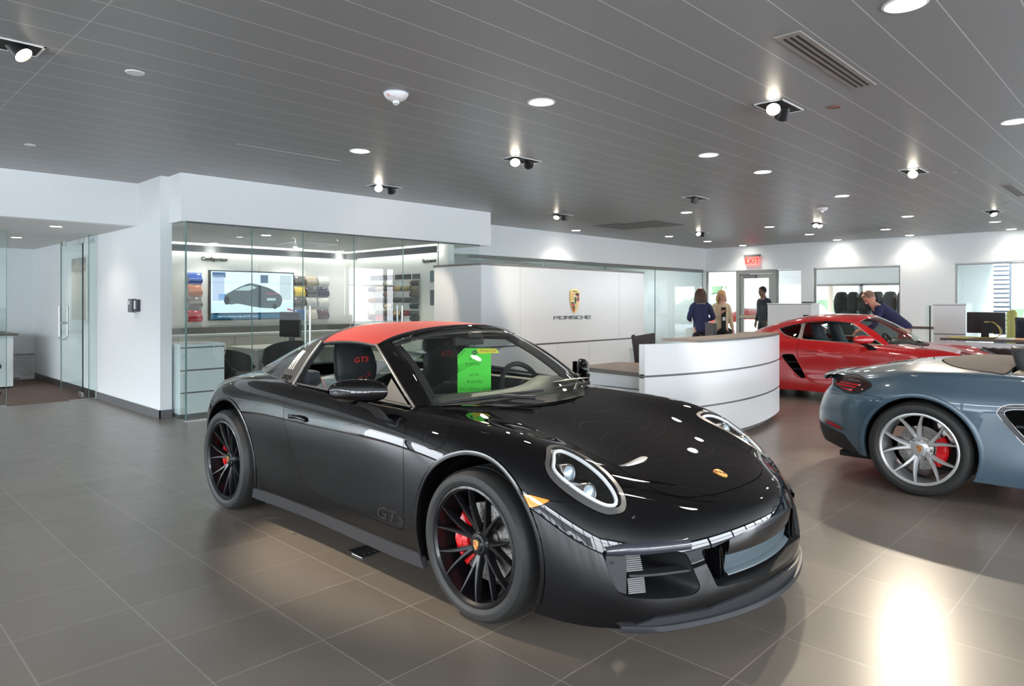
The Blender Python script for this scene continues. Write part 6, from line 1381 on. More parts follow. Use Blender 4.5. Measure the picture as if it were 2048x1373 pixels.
cpanel(6.37, 7.06, 'front glass panel before the leather sample wall'); cpanel(7.06, 7.95, 'last front glass panel, next to the white crest wall')
for d_, x in ((d1, .07), (d2, .80)):
    b = MB()
    for y in (-.06, .06): b.tube([(x, y, .62), (x, y, 1.37)], .015, 12)
    for z in (.8, 1.15): b.tube([(x, -.06, z), (x, .06, z)], .009, 8)
    b.build('pull_bar', M_STEEL, d_, smooth=50)
t = thing('glass_partition', 'short side glass panel between the white column and the glass corner', 'glass wall', (3.19, 8.49, 0)); b = MB(); b.box((-.006, .01, .012), (.006, .42, SZ - .01)); b.build('glass_pane', M_GREENGL, t); b = MB(); b.box((-.008, -.008, .012), (.008, .008, SZ)); b.build('glass_edge', M_GEDGE, t); b = MB(); b.box((-.015, 0, 0), (.015, .42, .012)); b.build('floor_channel', M_STEEL, t)
o_ = crest_mb(.20); b = MB(); b.tube([(.40 + x, -.009, .82 + z) for x, z in o_], .0022, 5, True); b.tube([(.40 + x * .45, -.009, .83 + z * .45) for x, z in o_], .0018, 5, True); b.build('etched_crest', mat('frosted_etch', (.85, .88, .88), rough=.8), c1)
# cove band and light above the walls
b = MB(); b.box((3.19, 11.45, 2.24), (7.5, 11.50, 2.345)); b.box((7.25, 8.8, 2.24), (7.30, 11.5, 2.345)); struct('trim_2', b, mat('dark_cove_band', (.10, .10, .105), rough=.4))
b = MB(); b.box((3.2, 11.52, 2.275), (7.45, 11.66, 2.29)); b.box((7.34, 8.85, 2.275), (7.46, 11.5, 2.29)); tag(b.build('cove_light', emis('cove_strip', (1, .97, .92), 3.2), None, at=(5.3, 11.6, 2.28)), 'continuous white cove light along the top of the configurator room walls', 'cove light')
text_m = M_INK
o = text('wall_lettering', 'Configurator', .085, M_INK, None, (4.86, 11.69, 2.145), (PI / 2, 0, 0), .004, off=.001); tag(o, 'black lettering Configurator high on the back wall', 'lettering')
o = text('wall_lettering', 'Equipment', .085, M_INK, None, (7.492, 9.25, 2.13), (PI / 2, 0, -PI / 2), .004, off=.001); tag(o, 'black lettering Equipment on the leather sample wall', 'lettering')
# screen
t = thing('wall_screen', 'large wide wall screen showing a dark car in a bright workshop', 'screen', (5.515, 11.66, 1.54)); b = MB(); b.box((-.76, -.03, -.425), (.76, .04, .42)); b.build('bezel', M_PLASTIC, t)
b = MB(); b.box((-.74, -.034, -.30), (.74, -.03, .40)); b.build('picture', emis('screen_sky', (.72, .88, 1.0), .95), t)
b = MB(); b.box((-.74, -.034, -.405), (.74, -.03, -.32)); b.build('caption_bar', emis('screen_caption', (.03, .12, .20), .8), t); text('caption', 'Engine for performance range with GTS tuning kit', .035, emis('caption_white', (.8, .9, 1), .8), t, (-.28, -.037, -.36), (PI / 2, 0, 0), .0005)
pic = [('screen_floor', (.62, .80, .95), .9, (-.74, -.30, .74, -.12)), ('screen_panel', (.55, .66, .85), .8, (-.72, -.1, -.52, .34)), ('screen_title', (.04, .12, .28), .8, (-.72, .30, -.50, .385)), ('screen_door', (.55, .64, .70), .9, (.48, -.08, .70, .36)), ('screen_machine', (.10, .16, .26), .8, (.12, .22, .26, .36)), ('screen_blue', (.08, .30, .65), .8, (-.62, -.08, -.46, .02))]
for nm, c, s_, (x0, z0, x1, z1) in pic: b = MB(); b.box((x0, -.0355, z0), (x1, -.0335, z1)); b.build(nm, emis(nm, c, s_), t)
SP = lambda pts: [((x - 912) * .00161, .42 - (y - 575) * .0015) for x, y in pts]
b = MB(); b.prism(smooth_closed(SP([(600, 855), (690, 795), (790, 742), (880, 716), (1000, 742), (1100, 775), (1190, 830), (1232, 872), (1232, 945), (1188, 998), (1060, 1005), (900, 985), (740, 952), (650, 960), (597, 925)]), 4), 'y', -.0375, -.0355); b.build('screen_car', emis('screen_car', (.07, .095, .10), 1.0), t)
b = MB(); b.prism(SP([(700, 800), (790, 757), (880, 737), (945, 765), (850, 800)]), 'y', -.0385, -.0375); b.prism(SP([(1058, 885), (1162, 885), (1160, 915), (1058, 915)]), 'y', -.0385, -.0375); b.build('screen_car_glass', emis('screen_carglass', (.45, .60, .62), .8), t)
b = MB(); b.prism(SP([(1040, 828), (1200, 828), (1205, 838), (1040, 838)]), 'y', -.0385, -.0375); b.prism(SP([(1295, 1005), (1365, 1025), (1365, 1045), (1300, 1030)]), 'y', -.0385, -.0375); b.build('screen_red_marks', emis('screen_detail', (.45, .10, .16), .8), t)
b = MB()
for cx_, cz_, rx_, rz_ in ((615, 915, 30, 48), (1150, 985, 26, 30)): b.prism(SP([(cx_ + rx_ * math.cos(a), cz_ + rz_ * math.sin(a)) for a in np.linspace(0, 2 * PI, 20, endpoint=False)]), 'y', -.0388, -.0378)
b.build('screen_wheels', emis('screen_wheel', (.02, .03, .035), .8), t)
# paint samples: curved panels
def paint_chip(x, z, w, h, col, lab, rough=.12):
    b = MB(); A = []
    for i in range(9):
        s = i / 8; dx = .012 * math.sin(s * 2 * PI); y = -.035 - .03 * math.sin(s * PI); A.append([(-w / 2 + dx, y + .02, -h / 2 + h * s), (-w / 2 + .01 + dx, y, -h / 2 + h * s), (w / 2 - .01 + dx, y, -h / 2 + h * s), (w / 2 + dx, y + .03, -h / 2 + h * s)])
    b.grid(A, flip=True); o = b.build('paint_sample', mat('chip_%d_%d_%d' % tuple(int(c * 255) for c in col), col, rough=rough, coat=1), None, smooth=60); o.location = (x, 11.70, z); md = o.modifiers.new('t', 'SOLIDIFY'); md.thickness = .004
    tag(o, lab, 'paint sample', 'curved paint samples by the wall screen')
zr = (1.814, 1.614, 1.413, 1.192)
cols = [[((.10, .095, .08), 'olive grey'), ((.50, .40, .29), 'beige'), ((.75, .74, .72), 'white')], [((.75, .52, .03), 'yellow'), ((.055, .055, .05), 'charcoal'), ((.03, .02, .05), 'dark violet')], [((.085, .08, .065), 'dark olive'), ((.50, .49, .48), 'silver'), ((.68, .65, .60), 'off-white')], [((.02, .10, .35), 'blue'), ((.58, .52, .42), 'cream'), ((.07, .025, .03), 'maroon')]]
rown = ('top', 'second', 'third', 'bottom'); coln = ('left', 'middle', 'right')
for i, z in enumerate(zr):
    for j, x in enumerate((6.40, 6.645, 6.895)):
        c, nm = cols[i][j]; paint_chip(x, z, .225, .18, c, '%s curved paint sample right of the wall screen, %s row, %s column' % (nm, rown[i], coln[j]))
for i, (z, c, nm) in enumerate(zip(zr, ((.02, .09, .45), (.55, .18, .08), (.20, .16, .13), (.50, .01, .02)), ('bright blue', 'copper orange', 'brown grey', 'bright red'))):
    paint_chip(4.53, z, .225, .18, c, '%s curved paint sample left of the wall screen' % nm)
# leather rolls
def roll(y, z, col, lab, lip=None):
    b = MB(); R = .047; A = []
    for s in np.linspace(0, PI, 9): A.append([(-.012 - R * math.sin(s) * 1.1, -.118, R * math.cos(s)), (-.012 - R * math.sin(s) * 1.1, .118, R * math.cos(s))])
    b.grid(A); b.prism([(-.012 - R * math.sin(s) * 1.1, R * math.cos(s)) for s in np.linspace(0, PI, 9)], 'y', .112, .118) if False else None
    o = b.build('leather_sample', mat('lea_%d_%d_%d' % tuple(int(c * 255) for c in col), col, rough=.6, var=.06), None, smooth=60); o.location = (7.50, y, z)
    if lip:
        b = MB(); A = []
        for s in np.linspace(0, PI, 9): A.append([(-.012 - R * math.sin(s) * 1.16, .085, R * 1.04 * math.cos(s)), (-.012 - R * math.sin(s) * 1.16, .121, R * 1.04 * math.cos(s))])
        b.grid(A); b.build('sample_edge', mat('lea_%d_%d_%d' % tuple(int(c * 255) for c in lip), lip, rough=.6), o, smooth=60)
    tag(o, lab, 'leather sample', 'rounded leather samples on the sample wall')
Yc = (10.885, 10.635, 10.39, 10.115, 9.865, 9.61); DK = (.03, .032, .035)
R_ = {1.762: {2: ((.75, .68, .55), (.07, .08, .10), 'cream'), 5: ((.08, .08, .075), (.45, .35, .2), 'grey')},
      1.664: {0: ((.07, .07, .075), None, 'dark grey'), 1: ((.45, .30, .16), None, 'tan'), 2: ((.06, .05, .055), None, 'dark plum'), 3: ((.42, .30, .15), DK, 'sand'), 4: ((.36, .26, .12), DK, 'ochre'), 5: ((.28, .23, .13), DK, 'khaki')},
      1.559: {2: ((.22, .075, .04), DK, 'chestnut'), 5: ((.14, .125, .09), DK, 'olive')},
      1.458: {0: ((.33, .13, .05), None, 'saddle brown'), 1: ((.10, .05, .03), None, 'chocolate'), 2: ((.055, .06, .07), None, 'slate'), 3: ((.05, .065, .065), None, 'dark teal grey'), 4: ((.08, .09, .09), None, 'stone grey'), 5: ((.06, .08, .08), None, 'deep green grey')},
      1.350: {2: ((.80, .60, .40), (.10, .06, .04), 'pale peach'), 5: ((.02, .04, .06), None, 'navy')},
      1.226: {0: ((.85, .68, .48), (.5, .3, .15), 'ivory'), 1: ((.26, .22, .17), None, 'taupe'), 2: ((.14, .09, .05), None, 'coffee'), 3: ((.65, .42, .2), DK, 'honey'), 4: ((.28, .02, .03), DK, 'wine red'), 5: ((.10, .115, .11), DK, 'pewter')},
      1.132: {0: ((.10, .045, .03), None, 'dark walnut'), 1: ((.60, .03, .025), None, 'bright red'), 2: ((.10, .095, .09), None, 'graphite'), 3: ((.03, .035, .04), None, 'black'), 5: ((.05, .06, .065), None, 'anthracite')}}
rn = ('topmost', 'second', 'third', 'fourth', 'fifth', 'sixth', 'lowest'); cn = ('first', 'second', 'third', 'fourth', 'fifth', 'last')
for i, (z, row) in enumerate(R_.items()):
    for j, (c, lp, nm) in row.items(): roll(Yc[j], z, c, '%s rounded leather sample, %s row, %s column from the room corner' % (nm, rn[i], cn[j]), lp)
for j, c in enumerate(((.14, .13, .125), (.07, .07, .075), (.06, .035, .035), (.04, .03, .03), (.06, .045, .05), (.10, .11, .11))):
    b = MB(); b.box((-.012, -.105, -.045), (0, .105, .045)); o = b.build('trim_sample', mat('trimchip%d' % j, c, rough=.3, var=.3, vscale=8), None); o.location = (7.50, Yc[j], 1.872); tag(o, 'flat dark trim sample in the top row, %s from the room corner' % cn[j], 'trim sample', 'flat trim samples above the leather samples')
for k, (y, z, w, h, c) in enumerate(((9.12, 1.86, .09, .20, (.12, .17, .20)), (9.12, 1.50, .09, .26, (.08, .10, .12)))):
    b = MB(); b.box((-.02, -w, -h / 2), (0, w, h / 2)); o = b.build('display_board', mat('board%d' % k, c, rough=.3), None); o.location = (7.50, y, z); tag(o, ('upper' if k == 0 else 'lower') + ' dark display board partly hidden by the crest wall', 'display board', 'dark display boards')
# back counter with drawers and dark splash band
t = thing('drawer_counter', 'long cream drawer counter along the configurator room back wall', 'cabinet', (5.3, 11.66, 0)); b = MB(); b.box((-2.1, -.42, .08), (1.7, 0, .87)); b.build('carcass', mat('cream_laminate', (.72, .68, .60), rough=.4), t); b = MB(); b.box((-2.1, -.44, .87), (1.7, 0, .90)); b.build('worktop', M_PANEL, t); b = MB(); b.box((-2.1, -.03, .90), (2.15, 0, 1.0)); b.build('splash_band', M_GROOVE, t)
for z in (.60, .33):
    b = MB(); b.box((-2.1, -.424, z), (1.7, -.42, z + .012)); b.build('drawer_gap', M_GROOVE, t)
for x in (-1.2, -.3, .6, 1.5):
    b = MB(); b.box((x, -.423, .1), (x + .006, -.42, .86)); b.build('drawer_gap', M_GROOVE, t)
t = thing('drawer_counter', 'cream drawer counter below the leather samples', 'cabinet', (7.48, 10.2, 0)); b = MB(); b.box((-.42, -1.4, .08), (0, 1.4, .87)); b.build('carcass', mat('cream_laminate'), t); b = MB(); b.box((-.44, -1.4, .87), (0, 1.4, .90)); b.build('worktop', M_PANEL, t); b = MB(); b.box((-.03, -1.4, .90), (0, 1.4, 1.0)); b.build('splash_band', M_GROOVE, t)
# white drawer block behind the left glass, desk, chairs, monitor
t = thing('drawer_block', 'white three drawer block right behind the glass corner', 'cabinet', (3.22, 8.75, 0)); b = MB(); b.box((0, 0, .05), (.54, .6, .87)); b.build('carcass', M_PANEL, t); b = MB(); b.box((-.0, -.01, .87), (.55, .62, .905)); b.build('worktop', M_PANEL, t); b = MB(); b.box((0, .03, 0), (.52, .58, .05)); b.build('plinth', M_GROOVE, t)
for z in (.855, .575, .30): b = MB(); b.box((0, -.004, z), (.54, .0, z + .018)); b.build('drawer_gap', M_GROOVE, t)
t = thing('configurator_desk', 'cream topped desk with computer in the configurator room', 'desk', (4.9, 10.0, 0)); b = MB(); b.box((-.35, -.45, .72), (1.25, .5, .75)); b.build('desk_top', mat('cream_laminate'), t, bevel=.004)
for x in (-.25, 1.15): b = MB(); b.box((x - .03, -.4, 0), (x + .03, .45, .72)); b.build('leg', M_PANEL, t)
def monitor(x, y, z, rz, lab, w=.5, h=.31, m=None, name='computer_monitor'):
    t = thing(name, lab, 'monitor', (x, y, z), rz); m = m or M_PLASTIC
    b = MB(); b.box((-w / 2, -.02, .12), (w / 2, .015, .12 + h)); b.build('screen_housing', m, t, bevel=.008); b = MB(); b.box((-w / 2 + .012, -.0215, .132), (w / 2 - .012, -.02, .108 + h)); b.build('display', mat('display_black', (.01, .01, .012), rough=.15), t)
    b = MB(); b.box((-.05, .01, .02), (.05, .05, .24)); b.box((-.13, -.06, 0), (.13, .14, .015)); b.build('stand', m, t, bevel=.006); return t
monitor(5.36, 10.05, .75, -PI * .42, 'slim grey monitor seen edge-on on the configurator desk', .46, .40, mat('monitor_grey', (.10, .125, .15), rough=.35))
b = MB(); b.ball((0, 0, .02), .05, 12, (1, .6, .4)); o = b.build('computer_mouse', M_PLASTIC, None, smooth=60); o.location = (5.75, 10.0, .75); tag(o, 'black mouse beside the edge-on monitor', 'mouse')
def tub_chair(x, y, rz, lab, m=None, hs=1.):
    t = thing('tub_chair', lab, 'chair', (x, y, 0), rz); m = m or M_CHAIR; A = []
    for a in np.linspace(-2.25, 2.25, 21):
        top = .78 - .16 * (abs(a) / 2.25) ** 2 - (.10 if abs(a) > 2.0 else 0); r0 = .25; A.append([(.26 * math.sin(a), .25 * math.cos(a) * 1, .42), (.29 * math.sin(a), .29 * math.cos(a), .55), (.31 * math.sin(a), .325 * math.cos(a), top * hs), (.295 * math.sin(a), .31 * math.cos(a), top * hs + .005), (.25 * math.sin(a), .25 * math.cos(a), .47)])
    b = MB(); b.grid(A); b.build('shell', m, t, smooth=70); b = MB(); b.box((-.25, -.24, .40), (.25, .22, .47)); b.build('seat', m, t, bevel=.03)
    b = MB()
    for sx in (-1, 1):
        for sy in (-1, 1): b.tube([(sx * .16, sy * .16, .40), (sx * .23, sy * .23, 0)], .010, 8)
    b.build('legs', M_STEEL, t, smooth=50) if False else None
    for sx in (-1, 1):
        for sy in (-1, 1): l = MB(); l.tube([(sx * .16, sy * .16, .40), (sx * .23, sy * .23, 0)], .010, 8); l.build('leg', M_STEEL, t, smooth=50)
    return t
M_CHAIR = mat('anthracite_upholstery', (.035, .032, .033), rough=.7)
tub_chair(4.08, 9.22, .6, 'dark tub chair right of the white drawer block, low rounded back'); tub_chair(4.80, 9.16, -1.1, 'dark chair with a tall curved back in front of the desk', None, 1.1)
# ------------------------------------------------------------------ free-standing crest wall
t = thing('crest_wall', 'large white free standing wall with the coloured crest and grey lettering', 'wall panel', (6.97, 7.40, 0))
b = MB(); b.box((0, 0, 0), (4.26, .25, 1.97)); b.box((0, .25, 0), (.25, 1.08, 1.97)); b.build('panel', M_PANEL, t)
b = MB(); b.box((-.012, -.012, 1.97), (4.27, .26, 2.0)); b.box((-.012, .25, 1.97), (.26, 1.09, 2.0)); b.build('top_cap', mat('taupe_cap', (.20, .175, .165), rough=.4), t)
b = MB(); b.box((0, -.003, .735), (4.26, .0, .760)); b.box((-.003, 0, .735), (0, 1.08, .76)); b.build('dark_line', mat('dark_slate_line', (.09, .085, .09), rough=.4), t)
for x in (.83, 1.72, 2.57, 3.46): b = MB(); b.box((x, -.0015, .76), (x + .004, 0, 1.97)) if x in (.83, 3.46) else b.box((x, -.0015, 0), (x + .004, 0, .735)); b.build('panel_joint', mat('joint_grey', (.45, .46, .47), rough=.5), t)
for y in (.60,): b = MB(); b.box((-.0015, y, 0), (0, y + .004, 1.97)); b.build('panel_joint', mat('joint_grey'), t)
# the crest
C = bpy.data.objects.new('wall_crest', None); 
def shield(pts_scale, x0, z0, y0, y1, b):
    b.prism([(x0 + x * pts_scale * .80, z0 + z * pts_scale) for x, z in crest_mb(1.)], 'y', y0, y1)
cr = thing('wall_crest', 'gold, red and black shield crest mounted on the white wall', 'emblem', (9.128, 7.40, 1.442)); S_ = .40
b = MB(); shield(S_ * 1.04, 0, 0, -.020, 0, b); b.build('shield', M_GOLD, cr)
M_GF = mat('crest_field_gold', (.78, .55, .25), rough=.4, metal=.4)
b = MB(); shield(S_ * .95, 0, 0, -.024, -.019, b); b.build('gold_field', M_GF, cr)
sx, sz = S_ * .80, S_
def q(nm, x0, z0, x1, z1, m, y=-.026, b=None):
    b = MB(); 
    # trim to the outline of the shield
    poly = crest_mb(1.); xs = lambda z, s: max([abs(px) for px, pz in poly if True]) 
    def lim(z):
        for i in range(len(poly)):
            pass
        pts = [(px, pz) for px, pz in poly if px >= 0]; pts.sort(key=lambda p: p[1])
        for a_, c_ in zip(pts[:-1], pts[1:]):
            if a_[1] <= z <= c_[1] and c_[1] > a_[1]: return (a_[0] + (c_[0] - a_[0]) * (z - a_[1]) / (c_[1] - a_[1])) * .92
        return .30
    zz = np.linspace(z0, z1, 5); L_ = [(max(x0, -lim(z)), z) for z in zz]; R2 = [(min(x1, lim(z)), z) for z in zz]
    o = [(x * sx, z * sz) for x, z in L_ + R2[::-1]]; b.prism(o, 'y', y, y + .004); return b.build(nm, m, cr)
for z0, z1, m in ((.24, .335, M_CBLK), (.16, .24, M_CRED), (.06, .14, M_CBLK), (-.02, .06, M_CRED)): q('stripe', .03, z0, .36, z1, m)
for z0, z1, m in ((-.12, -.05, M_CBLK), (-.22, -.13, M_CRED), (-.32, -.23, M_CBLK), (-.44, -.33, M_CRED)): q('stripe', -.36, z0, -.02, z1, m)
for (xx, zz) in ((-.18, .24), (-.20, .14), (-.20, .05), (.14, -.13), (.13, -.23), (.08, -.33)):
    b = MB(); b.tube([((xx + .10 * math.cos(a)) * sx, -.027, (zz + .045 * math.sin(a)) * sz) for a in np.linspace(.2, PI - .2, 8)], .003, 6); b.build('antler', mat('antler_brown', (.12, .07, .03), rough=.4), cr)
b = MB(); b.prism([(x * sx * .36, .01 + z * sz * .42) for x, z in crest_mb(1.)], 'y', -.030, -.024); o_c = b.build('centre_shield', mat('pale_gold', (.80, .72, .45), rough=.3, metal=.5), cr)
b = MB(); b.prism([(x * sx * .28, .01 + z * sz * .34) for x, z in crest_mb(1.)], 'y', -.032, -.030); b.build('centre_field', mat('crest_olive', (.10, .13, .03), rough=.4), o_c)
b = MB(); b.prism([(x * sz, .015 + z * sz) for x, z in ((-.03, -.07), (-.01, -.02), (-.035, .03), (-.01, .06), (.02, .055), (.03, .02), (.01, -.01), (.03, -.04), (.015, -.075), (.0, -.03))], 'y', -.034, -.032); b.build('centre_figure', M_CBLK, o_c)
text('crest_lettering', 'PORSCHE', .034, mat('antler_brown'), cr, (0, -.026, .405 * sz), (PI / 2, 0, 0), .001)
# block lettering
M_LT = mat('grey_letters', (.22, .23, .24), rough=.35)
lt = thing('wall_lettering', 'wide grey block lettering below the crest', 'lettering', (8.596, 7.40, 1.135)); Hh = .058; Wd = .128; s = .0125; 
G = {'P': [(0, 0, s, Hh), (0, Hh - s, Wd, Hh), (Wd - s, Hh * .35, Wd, Hh), (0, Hh * .35, Wd, Hh * .35 + s)], 'O': [(0, 0, s, Hh), (Wd - s, 0, Wd, Hh), (0, 0, Wd, s), (0, Hh - s, Wd, Hh)],
     'R': [(0, 0, s, Hh), (0, Hh - s, Wd, Hh), (Wd - s, Hh * .35, Wd, Hh), (0, Hh * .35, Wd, Hh * .35 + s), (Wd * .78, 0, Wd, Hh * .38)], 'S': [(0, Hh - s, Wd, Hh), (0, Hh * .45, s, Hh), (0, Hh * .42, Wd, Hh * .42 + s), (Wd - s, 0, Wd, Hh * .5), (0, 0, Wd, s)],
     'C': [(0, 0, s, Hh), (0, 0, Wd, s), (0, Hh - s, Wd, Hh)], 'H': [(0, 0, s, Hh), (0, Hh * .4, Wd * .8, Hh * .4 + s), (Wd * .8 - s, 0, Wd * .8, Hh)], 'E': [(0, 0, s, Hh), (0, 0, Wd, s), (0, Hh * .42, Wd, Hh * .42 + s), (0, Hh - s, Wd, Hh)]}
xp = 0
for ch in 'PORSCHE':
    b = MB()
    for (a0, b0, a1, b1) in G[ch]: b.box((xp + a0, -.012, b0), (xp + a1, 0, b1))
    if ch == 'R': pass
    b.build('letter', M_LT, lt); xp += (Wd * .8 if ch == 'H' else Wd) + .020 - (.008 if ch == 'C' else 0)
# ------------------------------------------------------------------ reception desk
def arc_y(x): 
    t_ = (x - 7.02) / 1.46; return 3.375 + .23 * t_ * t_ + (.045 * max(0, -t_) ** 2)
XA, XB = 5.56, 8.50
rd = thing('reception_desk', 'white curved reception desk with three bands and dark grooves', 'desk', (7.0, 3.4, 0)); ox, oy = 7.0, 3.4
def band(z0, z1, dy0=0, th=.065, x0=XA, x1=XB, n=40):
    b = MB(); A = []
    for x in np.linspace(x0, x1, n): y = arc_y(x) + dy0; A.append([(x - ox, y - oy + th, z0), (x - ox, y - oy, z0), (x - ox, y - oy, z1), (x - ox, y - oy + th, z1), (x - ox, y - oy + th, z0)])
    b.grid(A, flip=True); b.f.append(tuple(len(b.v) - 5 + k for k in range(4))); b.m.append(0); b.f.append((3, 2, 1, 0)); b.m.append(0); return b
for z0, z1 in ((.075, .368), (.388, .706), (.726, 1.02)): band(z0, z1).build('front_band', M_PANEL, rd, smooth=30)
for z0, z1 in ((.36, .395), (.698, .735)): band(z0, z1, .008, .05).build('groove', M_GROOVE, rd, smooth=30)
band(.0, .085, .09, .05, XA + .1, XB - .08).build('plinth', mat('plinth_grey', (.15, .14, .14), rough=.4), rd, smooth=30)
b = MB(); A = []
for x in np.linspace(6.22, 8.36, 30): y = arc_y(x); A.append([(x - ox, y - oy + .0, 1.022), (x - ox, y - oy - .012, 1.022), (x - ox, y - oy - .012, 1.048), (x - ox, y - oy + .42 + (x - 6.22) * .0, 1.048), (x - ox, y - oy + .42, 1.022)])
b.grid(A, flip=True); b.cur = 0; b.f += [tuple(range(5))[::-1], tuple(len(b.v) - 5 + k for k in range(5))]; b.m += [0, 0]; b.build('transaction_ledge', M_WOODTOP, rd, smooth=30)
b = MB(); A = []
for x in np.linspace(6.2, 8.38, 30): y = arc_y(x); A.append([(x - ox, y - oy - .014, 1.020), (x - ox, y - oy - .016, 1.047)])
b.grid(A, flip=True); b.build('ledge_edge', M_WOODEDGE, rd, smooth=30)
b = MB(); b.prism([(5.60 - ox, 3.74 - oy), (5.72 - ox, 4.62 - oy), (6.5 - ox, 4.62 - oy), (6.6 - ox, 4.1 - oy), (8.35 - ox, 4.1 - oy), (8.42 - ox, 3.62 - oy), (7.0 - ox, 3.46 - oy)], 'z', .705, .742); b.build('work_surface', [M_WOODTOP], rd)
b = MB(); b.prism([(5.592 - ox, 3.74 - oy), (5.712 - ox, 4.628 - oy), (5.722 - ox, 4.628 - oy), (5.602 - ox, 3.74 - oy)], 'z', .703, .744); b.build('surface_edge', M_WOODEDGE, rd)
b = MB(); b.box((5.78 - ox, 3.85 - oy, .06), (6.4 - ox, 4.5 - oy, .70)); b.build('side_pedestal', M_PANEL, rd); b = MB(); b.box((5.775 - ox, 3.84 - oy, .55), (5.78 - ox, 4.5 - oy, .562)); b.build('pedestal_gap', M_GROOVE, rd)
b = MB(); b.box((8.0 - ox, 3.6 - oy, .06), (8.38 - ox, 4.05 - oy, .70)); b.build('side_pedestal', M_PANEL, rd)
tm = monitor(7.95, 4.25, .742, .75, 'black monitor seen from behind on the reception desk', .44, .30)
# swivel chair behind the desk: only its winged back shows
t = thing('desk_chair', 'black curved chair back rising behind the reception desk', 'chair', (7.5, 4.95, 0), .1); A = []
for a in np.linspace(-1, 1, 13): A.append([(.26 * a, .04 - .08 * a * a, .50), (.27 * a, .08 - .10 * a * a, .75), (.29 * a, .12 - .13 * a * a, .96 + .05 * a * a), (.28 * a, .13 - .13 * a * a, .965 + .05 * a * a)])
b = MB(); b.grid(A); o = b.build('backrest', M_CHAIR, t, smooth=70); md = o.modifiers.new('t', 'SOLIDIFY'); md.thickness = .025
b = MB(); b.box((-.25, -.42, .44), (.25, .05, .51)); b.build('seat', M_CHAIR, t, bevel=.03); b = MB(); b.tube([(0, -.18, .05), (0, -.18, .44)], .025)
for k in range(5): a = 2 * PI * k / 5; b.tube([(0, -.18, .07), (.28 * math.cos(a), -.18 + .28 * math.sin(a), .04)], .018)
b.build('base', M_STEEL, t, smooth=40)
def blades(x, y, z, n, h, lab, seed):
    random.seed(seed); t = thing('potted_plant', lab, 'plant', (x, y, z)); b = MB(); b.lathe([(0, 0), (.09, 0), (.12, .2), (.11, .2), (.10, .17), (0, .17)], 20); b.build('pot', M_PANEL, t, smooth=30); b = MB()
    for k in range(n):
        a = random.uniform(0, 2 * PI); L_ = random.uniform(.6, 1) * h; bend = random.uniform(.1, .55) * h; w = .012; A = []
        for s in np.linspace(0, 1, 6): r = .03 + bend * s * s; A.append([(r * math.cos(a) - w * (1 - s) * math.sin(a), r * math.sin(a) + w * (1 - s) * math.cos(a), .17 + L_ * s * (1 - .25 * s)), (r * math.cos(a) + w * (1 - s) * math.sin(a), r * math.sin(a) - w * (1 - s) * math.cos(a), .17 + L_ * s * (1 - .25 * s))])
        b.grid(A)
    b.build('leaves', mat('blade_leaf', (.06, .12, .03), rough=.5, var=.3), t, smooth=60)
blades(8.05, 5.4, .58, 26, .30, 'low spiky green plant behind the black chair back', 4)
b = MB(); b.box((7.2, 5.25, 0), (8.6, 5.6, .58)); tag(b.build('side_cabinet', M_PANEL, None, at=(7.9, 5.4, 0)), 'low white cabinet behind the reception desk that carries the plant', 'cabinet')
# floor outlet, dust cover
t = thing('floor_outlet', 'metal floor outlet plate beside the black car', 'floor socket', (2.235, 3.31, 0), .0); b = MB(); b.box((-.07, -.05, 0), (.07, .05, .006)); b.build('plate', M_STEEL, t, bevel=.002); b = MB(); b.box((-.055, -.045, .0), (.065, .11, .004)); b.build('lid', M_BLACK, t)
for x in (-.035, 0, .035): b = MB(); b.lathe([(0, .0075), (.008, .007)], 12, 'z', (x, -.02, 0)); b.build('socket', M_GREYP, t)
# ------------------------------------------------------------------ price tag and stickers on the black car
# ------------------------------------------------------------------ glass room behind the crest wall
g = thing('glass_partition', 'long dark reflecting glass wall right of the crest wall', 'glass wall', (9.0, 9.93, 0))
for x0, x1 in ((0, 2.2), (2.2, 4.4), (4.4, 6.6), (6.6, 9.08)):
    b = MB(); b.box((x0 + .003, -.006, .01), (x1 - .003, .006, 2.35)); b.build('glass_pane', M_GREENGL, g); b = MB(); b.box((x1 - .004, -.01, .01), (x1 + .004, .01, 2.35)); b.build('glass_edge', M_GEDGE, g)
b = MB(); b.box((0, -.02, 0), (9.08, .02, .012)); b.build('floor_channel', M_STEEL, g)
b = MB(); b.box((0, -.03, 2.27), (9.08, .03, 2.35)); b.build('head_rail', mat('rail_green_grey', (.16, .17, .155), rough=.4), g)
f = MB(); f.box((8.1, 13.3, 0), (11.0, 13.5, CZ)); f.box((17.2, 13.3, 0), (18.1, 13.5, CZ)); f.box((11, 13.3, 0), (17.2, 13.5, 1.0)); f.box((11, 13.3, 2.1), (17.2, 13.5, CZ)); f.box((13.4, 13.3, 1.0), (14.2, 13.5, 2.1)); struct('wall_back', f, mat('back_room_wall', (.62, .65, .63), rough=.7))
for x, y, lab in ((10.5, 11.3, 'added downlight brightening the room behind the long glass wall, closest to the crest wall'), (13.0, 11.3, 'second added downlight behind the long glass wall'), (15.2, 11.3, 'third added downlight behind the long glass wall'), (17.2, 11.3, 'added downlight behind the long glass wall beside the corner')):  # added lamps: brighten the otherwise dim room behind the glass
    o = copy_tree(d0); o.location = (x, y, CZ); o['label'] = lab; o['group'] = 'downlights over the glass rooms'
t = thing('credenza', 'long beige low cabinet behind the reflecting glass', 'cabinet', (12.2, 12.6, 0)); b = MB(); b.box((-3, 0, .0), (4.5, .5, .85)); b.build('carcass', mat('beige_laminate', (.50, .41, .28), rough=.45), t); b = MB(); b.box((-3.02, -.02, .85), (4.52, .52, .88)); b.build('worktop', M_GROOVE, t)
